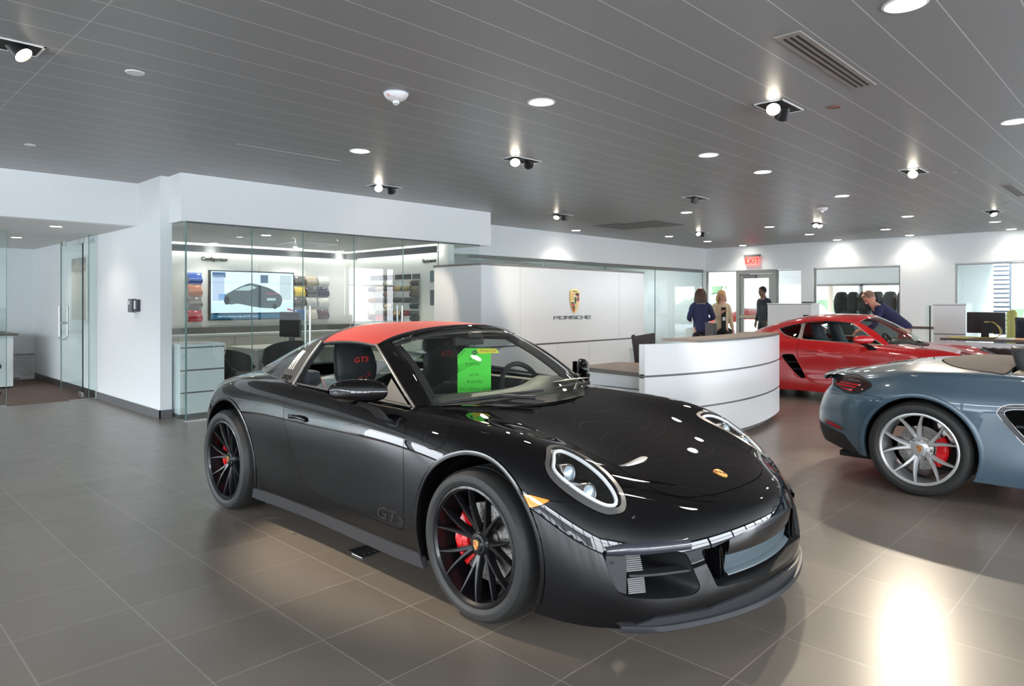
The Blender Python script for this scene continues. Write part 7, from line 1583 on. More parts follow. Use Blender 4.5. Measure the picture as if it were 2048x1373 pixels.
for x in (-1.8, -.6, .6, 1.8, 3.0): b = MB(); b.box((x, -.003, .02), (x + .008, 0, .84)); b.build('door_gap', M_GROOVE, t)
for k, (x, w, h) in enumerate(((11.4, .28, .62), (12.4, .30, .60), (14.9, .5, .66), (16.2, .4, .64))):
    b = MB(); b.box((x - w, 12.75, .88), (x + w, 12.8, .88 + h)); tag(b.build('notice_board', mat('dark_board%d' % (k % 2), ((.03, .035, .035), (.06, .075, .08))[k % 2], rough=.4), None, at=(x, 12.78, .88)), ('dark upright board on the beige cabinet, %s of four' % ('first from the left', 'second from the left', 'third from the left', 'rightmost')[k]), 'board', 'dark boards on the beige cabinet')
# ------------------------------------------------------------------ counters and desks near the far wall
def counter(x, y0, y1, lab, gl=.14):
    t = thing('service_counter', lab, 'counter', (x, (y0 + y1) / 2, 0)); h = (y1 - y0) / 2
    b = MB(); b.box((0, -h, .06), (.5, h, 1.375)); b.build('carcass', M_PANEL, t); b = MB(); b.box((-.01, -h - .01, 1.375), (.51, h + .01, 1.40)); b.build('counter_top', M_PANEL, t); b = MB(); b.box((-.004, -h, .835), (0, h, .85)); b.box((-.006, -h - .01, 1.366), (.0, h + .01, 1.376)); b.build('groove', M_GROOVE, t); b = MB(); b.box((.03, -h + .03, 0), (.47, h - .03, .06)); b.build('plinth', M_GROOVE, t)
    b = MB(); b.box((-.02, h + gl, .05), (-.008, h + gl + .012, 1.36)); b.box((.0, h + .012, .05), (.012, h + gl, 1.36)); b.build('glass_screen', M_GREENGL, t); b = MB(); b.box((-.01, h + .05, .05), (.01, h + .07, 1.36)); b.build('screen_post', M_PLASTIC, t); return t
counter(15.5, 5.88, 6.86, 'white tall service counter behind the rear of the red car'); counter(14.5, 2.79, 3.29, 'white tall service counter right of the leaning man', .12)
b = MB(); b.box((0, -.10, 0), (.2, .10, .03)); o = b.build('document_tray', M_PLASTIC, None); o.location = (15.65, 6.05, 1.40); tag(o, 'black tray on top of the left white counter', 'tray')
b = MB(); b.box((0, -.06, 0), (.02, .06, .16)); o = b.build('card_terminal', M_PLASTIC, None); o.location = (15.46, 5.98, .98); tag(o, 'small dark device on the front of the left white counter', 'device')
t = thing('office_desk', 'long brown topped desk behind the blue car at the right', 'desk', (13.0, 1.4, 0)); b = MB(); b.box((0, -1.6, .80), (.8, 1.46, .84)); b.build('desk_top', M_WOODTOP, t); b = MB(); b.box((-.006, -1.6, .80), (0, 1.46, .84)); b.build('top_edge', M_WOODEDGE, t); b = MB(); b.box((.03, -1.55, .06), (.08, 1.42, .78)); b.build('modesty_panel', M_PANEL, t)
for y in (-1.5, 1.38): b = MB(); b.box((.05, y, 0), (.75, y + .04, .80)); b.build('leg', M_PANEL, t)
monitor(13.25, 2.30, .84, PI / 2 + PI, 'black monitor with its back and tangled cables towards the viewer', .50, .32) if False else None
t = thing('computer_monitor', 'black monitor seen from behind with yellow cables on the brown desk', 'monitor', (13.3, 2.28, .84), -PI / 2 - .15); b = MB(); b.box((-.27, -.02, .08), (.27, .02, .42)); b.build('screen_housing', M_PLASTIC, t, bevel=.01); b = MB(); b.box((-.05, -.06, 0), (.05, -.02, .26)); b.box((-.12, -.12, 0), (.12, .08, .015)); b.build('stand', M_PLASTIC, t)
for k, (c, r) in enumerate((((.75, .60, .05), .006), ((.7, .7, .7), .004), ((.03, .03, .03), .005))):
    b = MB(); random.seed(k); b.tube(smooth_open([(-.12, 2.28, 1.10 + .01 * k - .84), (-.16, 2.15, 1.10 - .84), (-.15, 2.07 - .02 * k, .98 - .84), (-.14, 2.10, .88 - .84), (-.12, 2.26, .855 - .84), (-.10, 2.50, .855 - .84)], 5), r, 6); o = b.build('cable', mat('cable%d' % k, c, rough=.5), None, smooth=60); o.location = (13.3, 0, .84); tag(o, ('yellow', 'white', 'black')[k] + ' cable looping behind the monitor on the brown desk', 'cable')
def tufted(x, y, rz, lab, m, zt=1.10):
    t = thing('office_chair', lab, 'chair', (x, y, 0), rz); A = []
    for i, a in enumerate(np.linspace(-1, 1, 17)):
        col = []
        for j, s in enumerate(np.linspace(0, 1, 9)): bump = .012 * math.cos(a * 4 * PI) * math.cos(s * 4 * PI); col.append((.29 * a, .10 + .10 * s - .08 * a * a + bump, .5 + (zt - .5) * s))
        A.append(col)
    b = MB(); b.grid(A); o = b.build('backrest', m, t, smooth=80); md = o.modifiers.new('t', 'SOLIDIFY'); md.thickness = .04
    b = MB(); b.box((-.27, -.38, .42), (.27, .10, .50)); b.build('seat', m, t, bevel=.03); b = MB(); b.tube([(0, -.12, .05), (0, -.12, .42)], .03)
    for k in range(5): a = 2 * PI * k / 5; b.tube([(0, -.12, .07), (.3 * math.cos(a), -.12 + .3 * math.sin(a), .04)], .02)
    b.build('base', M_STEEL, t, smooth=40)
M_NAVYL = mat('navy_tufted_leather', (.025, .03, .045), rough=.5)
tufted(14.4, 1.75, -PI / 2 + PI, 'navy buttoned office chair at the right picture edge', M_NAVYL, 1.16); tufted(12.3, 1.85, PI / 2, 'black chair with a low rounded back in front of the brown desk', M_CHAIR, .74)
b = MB(); b.box((0, -.25, 0), (.5, .25, .12)); o = b.build('storage_box', mat('beige_box', (.55, .47, .38), rough=.6), None); o.location = (13.2, 1.36, .84); tag(o, 'low beige box on the brown desk beside the navy chair', 'box')
random.seed(5)
for k, (x, y, c, lab) in enumerate(((13.2, 2.0, (.7, .7, .7), 'white papers on the brown desk right of the monitor'), (13.15, 1.75, (.6, .25, .1), 'orange folder on the brown desk'), (13.2, 2.62, (.7, .65, .1), 'yellow note pad on the brown desk left of the monitor'))):
    b = MB(); b.box((-.10, -.12, 0), (.10, .12, .012)); o = b.build('paper_stack', mat('paper%d' % k, c, rough=.7), None); o.location = (x, y, .84); tag(o, lab, 'papers')
# ------------------------------------------------------------------ rooms and outdoors beyond the far wall
f = MB(); xx = 25.0
def w2(y0, y1, z0, z1): f.box((xx, y0, z0), (xx + .2, y1, z1))
w2(4.2, 16.2, 2.05, CZ); w2(15.4, 16.2, 0, 2.05); w2(12.2, 12.7, 0, 2.05); w2(13.5, 13.7, 0, 2.05); w2(9.55, 9.75, 0, 2.05); w2(7.75, 7.9, 0, 2.05); w2(4.2, 4.5, 0, 2.05); w2(6.1, 6.3, 0, 2.05); w2(10.9, 12.2, 0, 2.05)
w2(Y0, 4.2, 2.75, CZ)
struct('wall_far', f, M_WALL)
b = MB(); b.box((XE + .22, 4.1, 0), (25, 4.25, CZ)); struct('wall_partition', b, M_WALL)
b = MB(); b.box((xx - .05, 6.3, 1.98), (xx, 9.7, 2.05)); b.box((xx - .05, 7.75, 0), (xx, 7.82, 2.05)); b.box((xx - .05, 9.58, 0), (xx, 9.68, 2.05)); struct('trim_3', b, M_FRAME)
gd = MB(); gd.box((X0 - .2, 16.2, -.15), (25.4, 60, -.1)); gd.box((-60, -40, -.15), (X0 - .2, 60, -.1)); gd.box((X0 - .2, -40, -.15), (25.4, Y0 - .2, -.1)); struct('ground', gd, mat('pale_asphalt', (.42, .43, .44), rough=.9, var=.1, vscale=2))
def tree(x, y, h, r, lab, seed, grp='trees outside the glass'):
    random.seed(seed); t = thing('tree', lab, 'tree', (x, y, -.1), 0, grp); b = MB(); b.tube([(0, 0, 0), (.1, 0, h * .5), (0, .1, h * .8)], [.16, .11, .05], 8); b.build('trunk', mat('bark', (.12, .09, .07), rough=.9), t); b = MB()
    for k in range(26):
        a = random.uniform(0, 2 * PI); q_ = random.random() ** .5 * r; z = h * random.uniform(.42, 1.0); b.ball((q_ * math.cos(a), q_ * math.sin(a), z), random.uniform(.35, .75) * r * .6, 8, (1, 1, .8))
    b.build('crown', mat('foliage', (.09, .14, .07), rough=.9, var=.5, vscale=3, bump=1, bscale=8), t)
t = thing('hedge', 'dark clipped hedge outside beyond the far rooms', 'hedge', (44, 8, -.1)); b = MB(); random.seed(8)
for k in range(60): b.ball((random.uniform(-.4, .4), -24 + k * .85, random.uniform(.6, 1.1)), random.uniform(.8, 1.15), 7, (1, 1, 1.1))
b.build('leaves', mat('hedge_leaf', (.07, .10, .06), rough=.9, var=.5, vscale=3), t)
t = thing('hedge', 'hedge outside the window of the room behind the long glass wall', 'hedge', (14, 30, -.1)); b = MB()
for k in range(40): b.ball((-16 + k * .85, random.uniform(-.4, .4), random.uniform(.6, 1.1)), random.uniform(.8, 1.2), 7, (1, 1, 1.1))
b.build('leaves', mat('hedge_leaf'), t)
for x, y, sx_, sy_, h, c, lab in ((60, 8, 6, 40, 7, (.16, .15, .14), 'long grey brown building far outside beyond the hedge'), (-42, 2, 6, 50, 6.5, (.13, .13, .13), 'unseen dark building left of the showroom, added to darken reflections'), (4, -40, 60, 6, 6, (.12, .125, .13), 'unseen low building behind the viewer, added to darken reflections')):  # last two are unseen, added to darken the horizon band in reflections
    t = thing('building', lab, 'building', (x, y, -.1)); b = MB(); b.box((-sx_ / 2, -sy_ / 2, 0), (sx_ / 2, sy_ / 2, h)); b.build('wall', mat('ext_wall_%d' % int(c[0] * 100), c, rough=.8, var=.1), t); b = MB(); b.box((-sx_ / 2 - .4, -sy_ / 2 - .4, h), (sx_ / 2 + .4, sy_ / 2 + .4, h + .4)); b.build('roof', mat('dark_roof', (.06, .06, .065), rough=.7), t)
tree(37, 8.0, 6.0, 2.0, 'leafy tree outside, seen through the window behind the leaning man', 1); tree(38.5, 13.6, 6.5, 2.0, 'leafy tree outside, seen through the far left window', 2); tree(45, 2.5, 5.5, 2.5, 'tree outside beyond the right hand window', 3); tree(36, 19.5, 6.0, 2.0, 'tree outside beyond the glass beside the corner', 5)
g2 = MB(); g2.box((25.4, -30, -.15), (80, 60, -.1)); struct('ground', g2, mat('dark_asphalt', (.11, .115, .12), rough=.9, var=.1, vscale=2))
# louvred canopy seen through the right window
t = thing('louvre_screen', 'white and grey horizontal louvre screen outside the right hand window', 'louvre screen', (28.0, 1.0, 0)); b = MB()
for k in range(22): z = .1 + k * .15; b.box((-.03, 3.15, z), (.03, 4.0, z + .085))
b.build('louvres', mat('white_louvre', (.75, .77, .80), rough=.5), t); b = MB(); b.box((-.02, 3.1, 0), (.05, 3.17, 3.4)); b.box((.04, 3.17, 0), (.06, 4.0, 3.4)); b.build('louvre_frame', mat('dark_steel', (.06, .07, .09), rough=.4), t)
t = thing('canopy', 'slatted canopy roof outside the right hand window', 'canopy', (26, -2, 2.75)); 
for k in range(11): b = MB(); b.box((.2 + k * .55, -5, .0 + k * .035), (.45 + k * .55, 6.0, .06 + k * .035)); b.build('slat', mat('canopy_slat', (.55, .57, .60), rough=.4), t)
b = MB(); b.box((.1, -5, .12), (6.4, 6.0, .55)); b.build('roof', mat('dark_steel'), t)
t = thing('entrance_glazing', 'glass entrance lobby outside with slim steel posts', 'glass wall', (29.5, -1, 0)); b = MB()
for y in (-2.2, -.9, .55, 1.35, 2.6): b.box((-.05, y - .05, 0), (.05, y + .05, 2.75))
b.box((-.05, -2.2, 2.6), (.05, 2.6, 2.72)); b.build('posts', mat('steel_post', (.5, .53, .55), rough=.4), t); b = MB(); b.box((-.006, -2.2, 0), (.006, 2.6, 2.6)); b.build('glass_pane', M_GREENGL, t)
for k, (x, y) in enumerate(((23.0, 3.35), (22.4, 2.2))):
    b = MB(); b.lathe([(0, 1.22), (.08, 1.20), (.125, 1.12), (.13, 1.05), (.13, -.1), (0, -.1)], 24); o = b.build('bollard', mat('bollard_yellow', (.62, .50, .13), rough=.5), None, smooth=40); o.location = (x, y, 0); tag(o, ('yellow bollard behind the black monitor on the brown desk', 'yellow bollard cut off by the right picture edge')[k], 'bollard', 'yellow bollards beyond the right window')
def simple_car(x, y, rz, col, lab, h=1.5, van=False):
    t = thing('parked_car', lab, 'car', (x, y, -.1), rz); m = mat('pcar_%d' % int(col[0] * 255 + col[1] * 9 + col[2]), col, rough=.2, coat=1)
    P_ = [(-2.1, .35), (-2.15, .75), (-1.9, .95), (-1.35, 1.0), (-.75, h - .05), (.2, h), (1.1, h - .08), (1.75, 1.05), (2.1, .95), (2.15, .5), (2.05, .35)] if not van else [(-2.4, .4), (-2.45, 1.0), (-2.0, 1.15), (-1.5, h - .1), (-1.2, h), (2.3, h), (2.4, .5), (2.35, .4)]
    P_ = smooth_closed(P_, 3); b = MB(); A = []
    for w, k in ((-.88, .0), (-.9, .5), (-.72, .97), (0, 1.0), (.72, .97), (.9, .5), (.88, .0)): A.append([(p[0] * (1 if abs(w) > .5 else 1), w, p[1] if k > .9 else min(p[1], 1.0 if k > .2 else .4)) for p in list(P_) + [P_[0]]])
    b.grid(A); b.build('body', m, t, smooth=50)
    b = MB(); wz0, wz1 = 1.02, h - .08
    for w in (-.80, .80): b.prism([(-1.15, wz0), (-.68, wz1), (1.0, wz1), (1.5, wz0)], 'y', w - .02, w + .02)
    b.add([(-1.32, -.68, 1.03), (-1.32, .68, 1.03), (-.78, .62, h - .04), (-.78, -.62, h - .04)], [(0, 1, 2, 3)]); b.build('windows', M_PRIV if False else mat('dark_car_glass', (.03, .04, .045), rough=.08, coat=1), t)
    for u in (-1.35, 1.35):
        for s_ in (-.8, .8): b = MB(); b.lathe([(0, -.1), (.33, -.1), (.33, .1), (0, .1)], 24, 'y', (u, s_, .33)); b.build('wheel', M_TYRE, t, smooth=30)
simple_car(33.5, 3.2, .3, (.55, .57, .60), 'silver van parked outside the right hand window', 1.9, True); simple_car(34, 13.6, 1.2, (.72, .74, .76), 'white car parked outside the far left window'); 
simple_car(-13, 4, 1.5, (.6, .62, .65), 'silver car on the forecourt left of the showroom'); simple_car(-13, 9.5, 1.5, (.05, .05, .06), 'dark car on the forecourt left of the showroom'); simple_car(-12.5, -2, 1.5, (.7, .7, .7), 'white car on the forecourt behind the viewer')
# red and white cars in the next room
t = thing('parked_car', 'red car partly hidden behind the far door', 'car', (21.3, 9.55, 0), 2.1); M_R2 = mat('second_red_paint', (.62, .02, .02), rough=.2, coat=1); b = MB(); A = []
for w in np.linspace(-.85, .85, 9): k = 1 - abs(w / .85) ** 3; A.append([(u, w, z * (.72 + .28 * k) if z > .5 else z) for u, z in ((-2.0, .2), (-2.05, .5), (-1.6, .78), (-.7, .92), (-.1, 1.22), (.6, 1.25), (1.3, 1.0), (1.95, .85), (2.05, .5), (2.0, .2))])
b.grid(A); b.build('body', M_R2, t, smooth=60); b = MB()
for u in (-1.3, 1.25):
    for s_ in (-.78, .78): b.lathe([(0, -.11), (.33, -.11), (.33, .11), (0, .11)], 28, 'y', (u, s_, .33))
b.build('wheels', M_TYRE, t, smooth=30)
# tyres on a rack behind the window, counter below them
for k in range(7):
    t = MB(); prof = [(.20, -.10), (.30, -.115), (.335, -.09), (.345, 0), (.335, .09), (.30, .115), (.20, .10), (.19, 0), (.20, -.10)]; t.lathe(prof, 36, 'y'); o = t.build('tyre', M_TYRE, None, smooth=50); o.location = (20.3, 5.0 + k * .31, 1.37); o.rotation_euler = (0, 0, .15 * (k % 2)); tag(o, 'black car tyre standing on the rack behind the far window, %s from the right' % ('first', 'second', 'third', 'fourth', 'fifth', 'sixth', 'seventh')[k], 'tyre', 'tyres on the rack behind the far window')
t = thing('tyre_rack', 'white topped rack with the row of tyres behind the far window', 'rack', (20.3, 5.95, 0)); b = MB(); b.box((-.35, -1.2, .98), (.35, 1.2, 1.02)); b.box((-.33, -1.18, 0), (-.28, 1.18, .98)); b.build('rack_body', mat('rack_grey', (.40, .42, .43), rough=.4), t)
t = thing('metal_rack', 'dark tall office chair silhouette behind the far window', 'chair', (19.6, 6.55, 0)); b = MB(); A = [[(.0 + .05 * s, .26 * a * (1 - .3 * s * s), .45 + .75 * s - .1 * a * a) for s in np.linspace(0, 1, 6)] for a in np.linspace(-1, 1, 9)]; b.grid(A); b.build('backrest', M_CHAIR, t, smooth=60); b = MB(); b.box((-.4, -.26, .40), (.05, .26, .48)); b.tube([(-.15, 0, 0), (-.15, 0, .4)], .03); b.build('seat', M_CHAIR, t)
# ------------------------------------------------------------------ people
def skin(name, J, E_, m, parent, lev=2):
    """J: name -> (x, y, z, radius); E_: list of name pairs; one continuous skinned surface"""
    ks = list(J); me = bpy.data.meshes.new(name); me.from_pydata([J[k][:3] for k in ks], [(ks.index(a), ks.index(b)) for a, b in E_], []); me.update(); me.materials.append(m)
    o = bpy.data.objects.new(name, me); COL.objects.link(o); md = o.modifiers.new('skin', 'SKIN'); md.use_smooth_shade = True
    sv = me.skin_vertices[0].data if me.skin_vertices else None
    for i, k in enumerate(ks):
        r = J[k][3]; sv[i].radius = r if isinstance(r, tuple) else (r, r); sv[i].use_root = (k == 'chest') if ('chest' in J and 'hem' in J) else (i == 0)
    s = o.modifiers.new('sub', 'SUBSURF'); s.levels = lev; s.render_levels = lev
    bpy.context.view_layer.update(); dg = bpy.context.evaluated_depsgraph_get(); me2 = bpy.data.meshes.new_from_object(o.evaluated_get(dg)); o.modifiers.clear(); o.data = me2; me2.materials.clear(); me2.materials.append(m)
    for p in me2.polygons: p.use_smooth = True
    o.parent = parent; return o
M_SKIN = {'light': mat('light_skin', (.62, .36, .26), rough=.5), 'dark': mat('dark_skin', (.17, .085, .05), rough=.5), 'ruddy': mat('ruddy_skin', (.62, .30, .21), rough=.5)}
def person(lab, loc, rz, H, skin_t, top, bottom, hair, pose, extras=None):
    """x: to the right of the figure, y: forward, z: up; proportions for height H"""
    s = H / 1.75; P = thing('person', lab, 'person', loc, rz); S = lambda x, y, z, r: (x * s, y * s, z * s, tuple(q * s for q in r) if isinstance(r, tuple) else r * s)
    lean = pose.get('lean', 0); hip = .93
    def up(x, y, z):      # bend forward at the hip
        dz = z - hip; return (x, y + math.sin(lean) * dz + 0, hip + math.cos(lean) * dz) if z > hip else (x, y, z)
    J = {'pelvis': S(0, 0, .95, (.155, .11)), 'waist': S(*up(0, 0, 1.10), (.135, .10)), 'chest': S(*up(0, .0, 1.30), (.165, .115)), 'neck0': S(*up(0, -.005, 1.46), (.075, .065)), 'neck': S(*up(0, .015, 1.53), .052)}
    hd = Vector(up(0, .03, 1.56)); nod = pose.get('nod', 0) + lean * .8
    hx, hy = 0, 0; turn = pose.get('turn', 0)
    J['head'] = S(hd.x, hd.y + .02, hd.z + .08, (.072, .085))
    ed = [('pelvis', 'waist'), ('waist', 'chest'), ('chest', 'neck0'), ('neck0', 'neck'), ('neck', 'head')]
    arms = {}
    for sd, sg in (('l', -1), ('r', 1)):
        sh_ = up(sg * .162, 0, 1.425); el = pose.get('elbow_' + sd, (sg * .215, -.03, 1.15)); wr = pose.get('wrist_' + sd, (sg * .22, .06, .90))
        J['sh' + sd] = S(*sh_, .062); J['el' + sd] = S(*el, .042); J['wr' + sd] = S(*wr, .028); ed += [('neck0', 'sh' + sd), ('sh' + sd, 'el' + sd), ('el' + sd, 'wr' + sd)]
        a = Vector(el); b_ = Vector(wr); d = (b_ - a).normalized(); side = d.cross(Vector((0, 0, 1))); side = side.normalized() if side.length > .1 else Vector((1, 0, 0)); side2 = d.cross(side)
        palm = b_ + d * .075; J['pm' + sd] = S(*palm, (.036, .017)); ed.append(('wr' + sd, 'pm' + sd)); arms[sd] = (b_, d, side, side2, palm)
        J['hp' + sd] = S(sg * .09, 0, .90, .092); J['kn' + sd] = S(sg * .10, .015, .50, .058); J['an' + sd] = S(sg * .10, -.02, .09, .040); J['to' + sd] = S(sg * .115, .13, .035, (.042, .025)); ed += [('pelvis', 'hp' + sd), ('hp' + sd, 'kn' + sd), ('kn' + sd, 'an' + sd), ('an' + sd, 'to' + sd)]
    sk = M_SKIN[skin_t]; B = skin('body', J, ed, sk, P)
    for sd in 'lr':      # five separate fingers on each hand
        b_, d, side, side2, palm = arms[sd]; curl = side2 * (1 if sd == 'l' else 1)
        for k, (o_, L_) in enumerate(((-.027, .068), (-.009, .078), (.009, .073), (.026, .058))):
            p0 = palm + side * o_ - d * .012; p1 = p0 + d * L_ * .5 + curl * .006; p2 = p1 + d * L_ * .35 + curl * .018; p3 = p2 + d * L_ * .15 + curl * .018
            f = MB(); f.tube([p * s for p in (p0, p1, p2, p3)], [.009 * s, .0085 * s, .0078 * s, .006 * s], 8); f.build('finger', sk, B, smooth=80)
        f = MB(); q0 = b_ + d * .025 - side * .026; q1 = q0 + d * .03 - side * .026; q2 = q1 + d * .03 - side * .004; f.tube([p * s for p in (q0, q1, q2)], [.012 * s, .010 * s, .0075 * s], 8); f.build('thumb', sk, B, smooth=80)
    # head with a face
    hc = Vector(J['head'][:3]) + Vector((0, .0, .02)); R = Matrix.Translation(hc) @ Matrix.Rotation(turn, 4, 'Z') @ Matrix.Rotation(-nod, 4, 'X')
    f = MB(); f.ball((0, 0, .01), .1, 24, (.76, .93, 1.14)); f.ball((0, .030, -.055), .062, 16, (.86, .9, .95)); f.xf(R @ Matrix.Scale(s, 4)); hd_ = f.build('head', sk, P, smooth=80)
    f = MB(); f.ball((0, .098, -.018), .015, 10, (.8, 1.2, 1.6)); f.xf(R @ Matrix.Scale(s, 4)); f.build('nose', sk, hd_, smooth=80)
    for sg in (-1, 1):
        f = MB(); f.ball((sg * .076, -.005, -.01), .022, 10, (.4, .8, 1.4)); f.xf(R @ Matrix.Scale(s, 4)); f.build('ear', sk, hd_, smooth=80)
        f = MB(); f.ball((sg * .030, .083, .012), .012, 10, (1.1, .6, .7)); f.xf(R @ Matrix.Scale(s, 4)); f.build('eye', mat('eye_dark', (.04, .03, .025), rough=.2), hd_, smooth=80)
        f = MB(); f.tube([(sg * .018, .092, .030), (sg * .033, .089, .036), (sg * .046, .078, .030)], .003, 6); f.xf(R @ Matrix.Scale(s, 4)); f.build('eyebrow', hair[0], hd_)
    f = MB(); f.tube([(-.022, .084, -.058), (0, .092, -.056), (.022, .084, -.058)], .0045, 6); f.xf(R @ Matrix.Scale(s, 4)); f.build('mouth', mat('lip', (.40, .13, .11), rough=.5), hd_)
    f = MB(); hair[1](f); f.xf(R @ Matrix.Scale(s, 4)); hh = f.build('hair', hair[0], P, smooth=80)
    # clothes
    g = lambda k, a=.012, b=None: (J[k][0], J[k][1], J[k][2], tuple(q + (a if b is None else b) * s for q in (J[k][3] if isinstance(J[k][3], tuple) else (J[k][3],) * 2)))
    Jt = {'pelvis': g('pelvis', .022), 'waist': g('waist', .028), 'chest': g('chest', .022), 'neck0': g('neck0', .012)}
    Jt['hem'] = (J['pelvis'][0], J['pelvis'][1], J['pelvis'][2] - (.12 if pose.get('long') else .04) * s, (.158 * s, .128 * s)); et = [('pelvis', 'waist'), ('pelvis', 'hem'), ('waist', 'chest'), ('chest', 'neck0')]
    for sd in 'lr': Jt['sh' + sd] = g('sh' + sd, .014); Jt['el' + sd] = g('el' + sd, .018); w_ = J['wr' + sd]; e_ = J['el' + sd]; Jt['wr' + sd] = tuple(e_[i] + (w_[i] - e_[i]) * .94 for i in range(3)) + ((.042 * s, .042 * s),); et += [('neck0', 'sh' + sd), ('sh' + sd, 'el' + sd), ('el' + sd, 'wr' + sd)]
    T = skin('jacket' if pose.get('long') or pose.get('jacket') else 'shirt', Jt, et, top, P)
    Jb = {'pelvis': (J['pelvis'][0], J['pelvis'][1], J['pelvis'][2] - .03 * s, (.142 * s, .112 * s)), 'top': (J['pelvis'][0], J['pelvis'][1] + .02 * s * lean, J['pelvis'][2] + .05 * s, (.125 * s, .10 * s))}; eb = [('pelvis', 'top')]
    for sd in 'lr': Jb['hp' + sd] = g('hp' + sd, .014); Jb['kn' + sd] = g('kn' + sd, .02); Jb['an' + sd] = g('an' + sd, .022); eb += [('pelvis', 'hp' + sd), ('hp' + sd, 'kn' + sd), ('kn' + sd, 'an' + sd)]
    skin('trousers', Jb, eb, bottom, P)
    for sd in 'lr':
        a = J['an' + sd]; t_ = J['to' + sd]; f = MB(); f.ball(((a[0] + t_[0]) / 2, (a[1] + t_[1]) / 2, .045 * s), .13 * s, 14, (.42, 1.08, .36)); f.build('shoe', M_BLACK, P, smooth=80)
    if extras: extras(P, T, s, J)
    return P
def hair_long(back_len, volume=1.):
    def f(b):
        b.ball((0, -.012, .035), .108 * volume, 20, (.84, .98, 1.02))
        A = []
        for a in np.linspace(-PI * .62, PI * .62, 15):
            A.append([(.092 * math.sin(a) * (1 + .25 * t) * volume, -.02 - .082 * math.cos(a) * (1 + .15 * t) * (1 if abs(a) < 1.6 else .8), .05 - back_len * t) for t in np.linspace(0, 1, 7)])
        b.grid(A); A2 = [[(p[0] * .75, p[1] * .7 - .01, p[2]) for p in r] for r in A]; b.grid(A2, flip=True)
        for k in range(14):
            a = -1.6 + 3.2 * k / 13; x, y = .10 * math.sin(a) * volume, -.025 - .092 * math.cos(a); b.tube([(x * .8, y * .8, .08), (x, y, .0), (x * 1.15, y * 1.1, -back_len * .6), (x * 1.1, y * 1.05 + .01, -back_len * 1.06)], [.012, .020, .020, .008], 7)
    return f
def hair_short(b): b.ball((0, -.014, .032), .103, 20, (.82, .95, 1.02)); b.ball((0, .035, .085), .055, 14, (1.1, .9, .5))
def hair_grey(b): b.ball((0, -.018, .030), .102, 20, (.82, .93, 1.0)); b.ball((0, .04, .088), .052, 14, (1.15, .9, .5)); 
view_az = AZ
# figure y axis points forward; rz turns +y to the wanted heading
M_NAVY = mat('navy_jacket_cloth', (.020, .027, .085), rough=.75, bump=.3, bscale=60); M_TR = mat('black_trousers', (.012, .012, .015), rough=.8)
def ex_navy(P, T, s, J):
    b = MB(); b.tube([(-.07 * s, -.075 * s, 1.47 * s), (0, -.085 * s, 1.475 * s), (.07 * s, -.075 * s, 1.47 * s)], .008, 8); b.build('collar_piping', mat('pale_piping', (.4, .42, .5), rough=.6), T)
    b = MB(); b.box((-.262 * s, -.06 * s, 1.30 * s), (-.255 * s, -.02 * s, 1.34 * s)); b.build('sleeve_patch', mat('patch_white', (.7, .7, .75), rough=.6), T)
person('woman with long brown hair in a navy jacket, seen from behind', (12.72, 7.02, 0), AZ - PI / 2 - .15, 1.66, 'light', M_NAVY, M_TR, (mat('brown_hair', (.075, .035, .022), rough=.45, bump=.8, bscale=60), hair_long(.26, 1.08)), dict(long=True, elbow_l=(-.245, -.02, 1.15), wrist_l=(-.20, .22, 1.12), elbow_r=(.265, -.01, 1.16), wrist_r=(.18, .22, 1.12)), ex_navy)
def ex_blond(P, T, s, J):
    b = MB(); A = [[(x * s, (.142 + .0 * x - .35 * x * x) * s, z * s) for z in (.84, 1.0, 1.15, 1.28, 1.40)] for x in np.linspace(-.055, .055, 7)]; b.grid(A); b.build('black_top', mat('black_top_cloth', (.010, .010, .012), rough=.8), T, smooth=60)
    b = MB(); b.box((-.035 * s, .150 * s, 1.10 * s), (.035 * s, .155 * s, 1.18 * s)); b.build('name_badge', M_PAPER, P); b = MB(); b.tube([(-.05 * s, .10 * s, 1.45 * s), (0, .15 * s, 1.19 * s), (.05 * s, .10 * s, 1.45 * s)], .004, 6); b.build('lanyard', M_INK, P)
person('blond woman in a cream jacket with a badge, hand raised to her chest', (13.78, 7.12, 0), AZ + PI / 2 + .1, 1.64, 'light', mat('cream_jacket_cloth', (.62, .50, .33), rough=.7), M_TR, (mat('blond_hair', (.55, .33, .14), rough=.45, bump=.6, bscale=60), hair_long(.14, 1.0)), dict(jacket=True, elbow_r=(.225, .04, 1.15), wrist_r=(.07, .20, 1.29), elbow_l=(-.225, -.02, 1.14), wrist_l=(-.25, .05, .90), turn=.2), ex_blond)
def ex_man(P, T, s, J):
    for sg in (-1, 1): b = MB(); b.tube([(sg * .055 * s, .05 * s, 1.50 * s), (sg * .045 * s, .085 * s, 1.46 * s)], .007, 6); b.build('collar_stripe', mat('white_stripe', (.6, .6, .62), rough=.6), T)
person('young man with short black hair in a dark polo, looking left', (17.0, 7.62, 0), AZ + .35, 1.78, 'dark', mat('dark_polo', (.014, .018, .03), rough=.8), M_TR, (mat('black_hair', (.01, .009, .008), rough=.8, bump=.8, bscale=200), hair_short), dict(), ex_man)
def ex_lean(P, T, s, J):
    c = Vector(J['chest'][:3]); b = MB(); b.ball((c.x + .09 * s, c.y + .10 * s, c.z - .10 * s), .016, 8, (.7, .5, 1.6)); b.build('shirt_emblem', mat('yellow_thread', (.75, .65, .05), rough=.6), T)
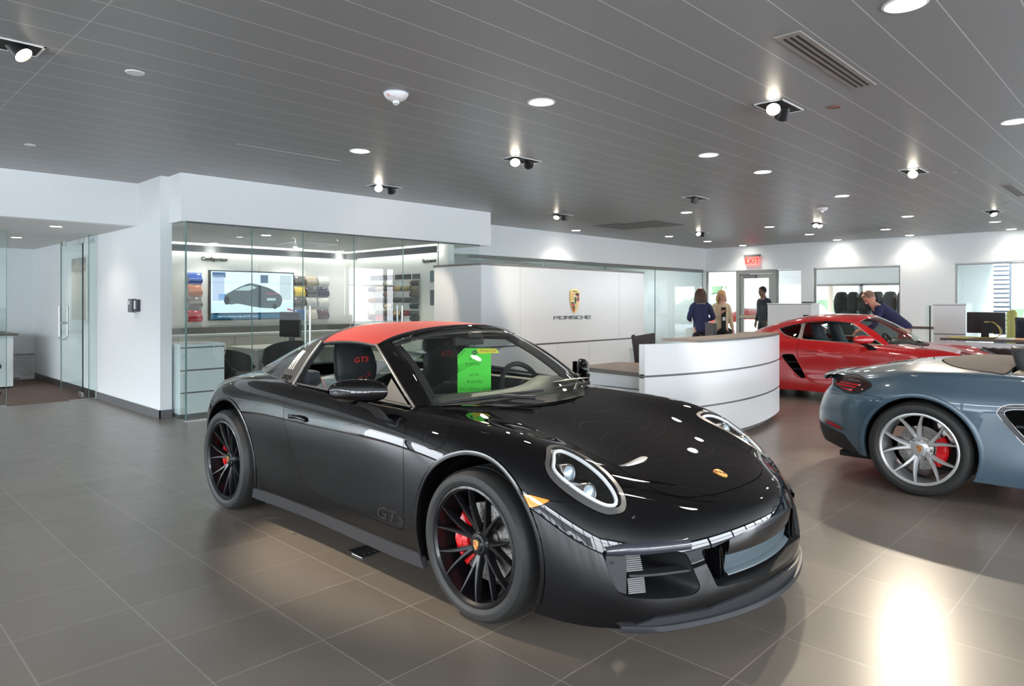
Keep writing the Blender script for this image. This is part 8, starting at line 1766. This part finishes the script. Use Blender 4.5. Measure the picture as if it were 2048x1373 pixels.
person('man with reddish grey hair in a navy shirt leaning over the red car', (13.2, 3.42, 0), .30, 1.82, 'ruddy', mat('navy_shirt_cloth', (.018, .020, .07), rough=.8, bump=.2, bscale=40), mat('khaki_trousers', (.25, .20, .13), rough=.8), (mat('grey_brown_hair', (.22, .12, .08), rough=.6, bump=.5, bscale=80), hair_grey), dict(lean=.86, nod=.15, turn=.45, elbow_l=(-.27, .46, .98), wrist_l=(-.22, .66, .90), elbow_r=(.27, .44, .98), wrist_r=(.22, .64, .90)), ex_lean)
# ------------------------------------------------------------------ the cars on show
car_911((2.95, 2.265, 0))
M_RED = mat('guards_red_paint', (.56, .004, .008), rough=.3, coat=1., coat_rough=.015)
M_BLU = mat('graphite_blue_paint', (.058, .098, .135), rough=.32, metal=.15, coat=1., coat_rough=.02)
car_718((11.1, 2.35, 0), 'coupe', 'bright red coupe parked behind the reception desk', M_RED, .045)
car_718((6.57, 1.391 - 2.475, 0), 'open', 'blue-grey open roadster cut off by the right picture edge', M_BLU, 0., .09)
# price tag hanging in the windscreen
tg = thing('price_tag', 'bright green handwritten price tag hanging inside the black car windscreen', 'price tag', (2.95, 2.265 + .93, .992), AZ - PI / 2)
M_TAG = mat('neon_green_paper', (.10, .75, .06), rough=.6); M_PEN = mat('pen_green_black', (.01, .10, .01), rough=.6)
b = MB(); b.prism([(-.105, -.140), (.105, -.140), (.105, .140), (-.062, .140), (-.105, .095)], 'y', -.0012, .0012); b.build('tag_sheet', M_TAG, tg)
for s_, sz_, x_, z_ in (('WAS', .024, -.01, .068), ('$138,860', .026, -.01, .040), ('NOW', .024, .0, -.028), ('$124,996', .026, .0, -.072), ('911 TARGA 4GTS', .026, .008, -.118)): text('tag_writing', s_, sz_, M_PEN, tg, (x_, -.0018, z_), (PI / 2, 0, 0), .0003, off=-.0004, shear=.15)
text('tag_writing', 'V1607A', .020, M_PEN, tg, (-.076, -.0018, .106), (PI / 2, -.85, 0), .0003)
b = MB(); b.lathe([(.006, 0), (.014, .0), (.014, .004), (.006, .004), (.006, 0)], 20, 'y', (.002, -.004, .112)); b.build('eyelet', M_PLASTIC, tg)
st = thing('yellow_sticker', 'small yellow stock number sticker beside the green price tag', 'sticker', (2.95, 2.265 + .93, 1.112), AZ - PI / 2)
b = MB(); b.prism([(.030, -.014), (.016, .016), (.135, .018), (.158, -.010)], 'y', -.012, -.010); b.build('sticker_sheet', mat('yellow_sticker_paper', (.85, .75, .03), rough=.5), st); text('sticker_writing', 'PAH6573B', .021, mat('red_pen', (.40, .06, .03), rough=.6), st, (.086, -.0125, .003), (PI / 2, .02, 0), .0003, spacing=1.1)
b = MB(); b.tube([(2.953, 3.195, 1.10), (2.955, 3.20, 1.17)], .002, 5); tag(b.build('tag_string', M_PLASTIC, None, at=(2.95, 3.195, 1.1)), 'thin black string that holds the green price tag', 'string')
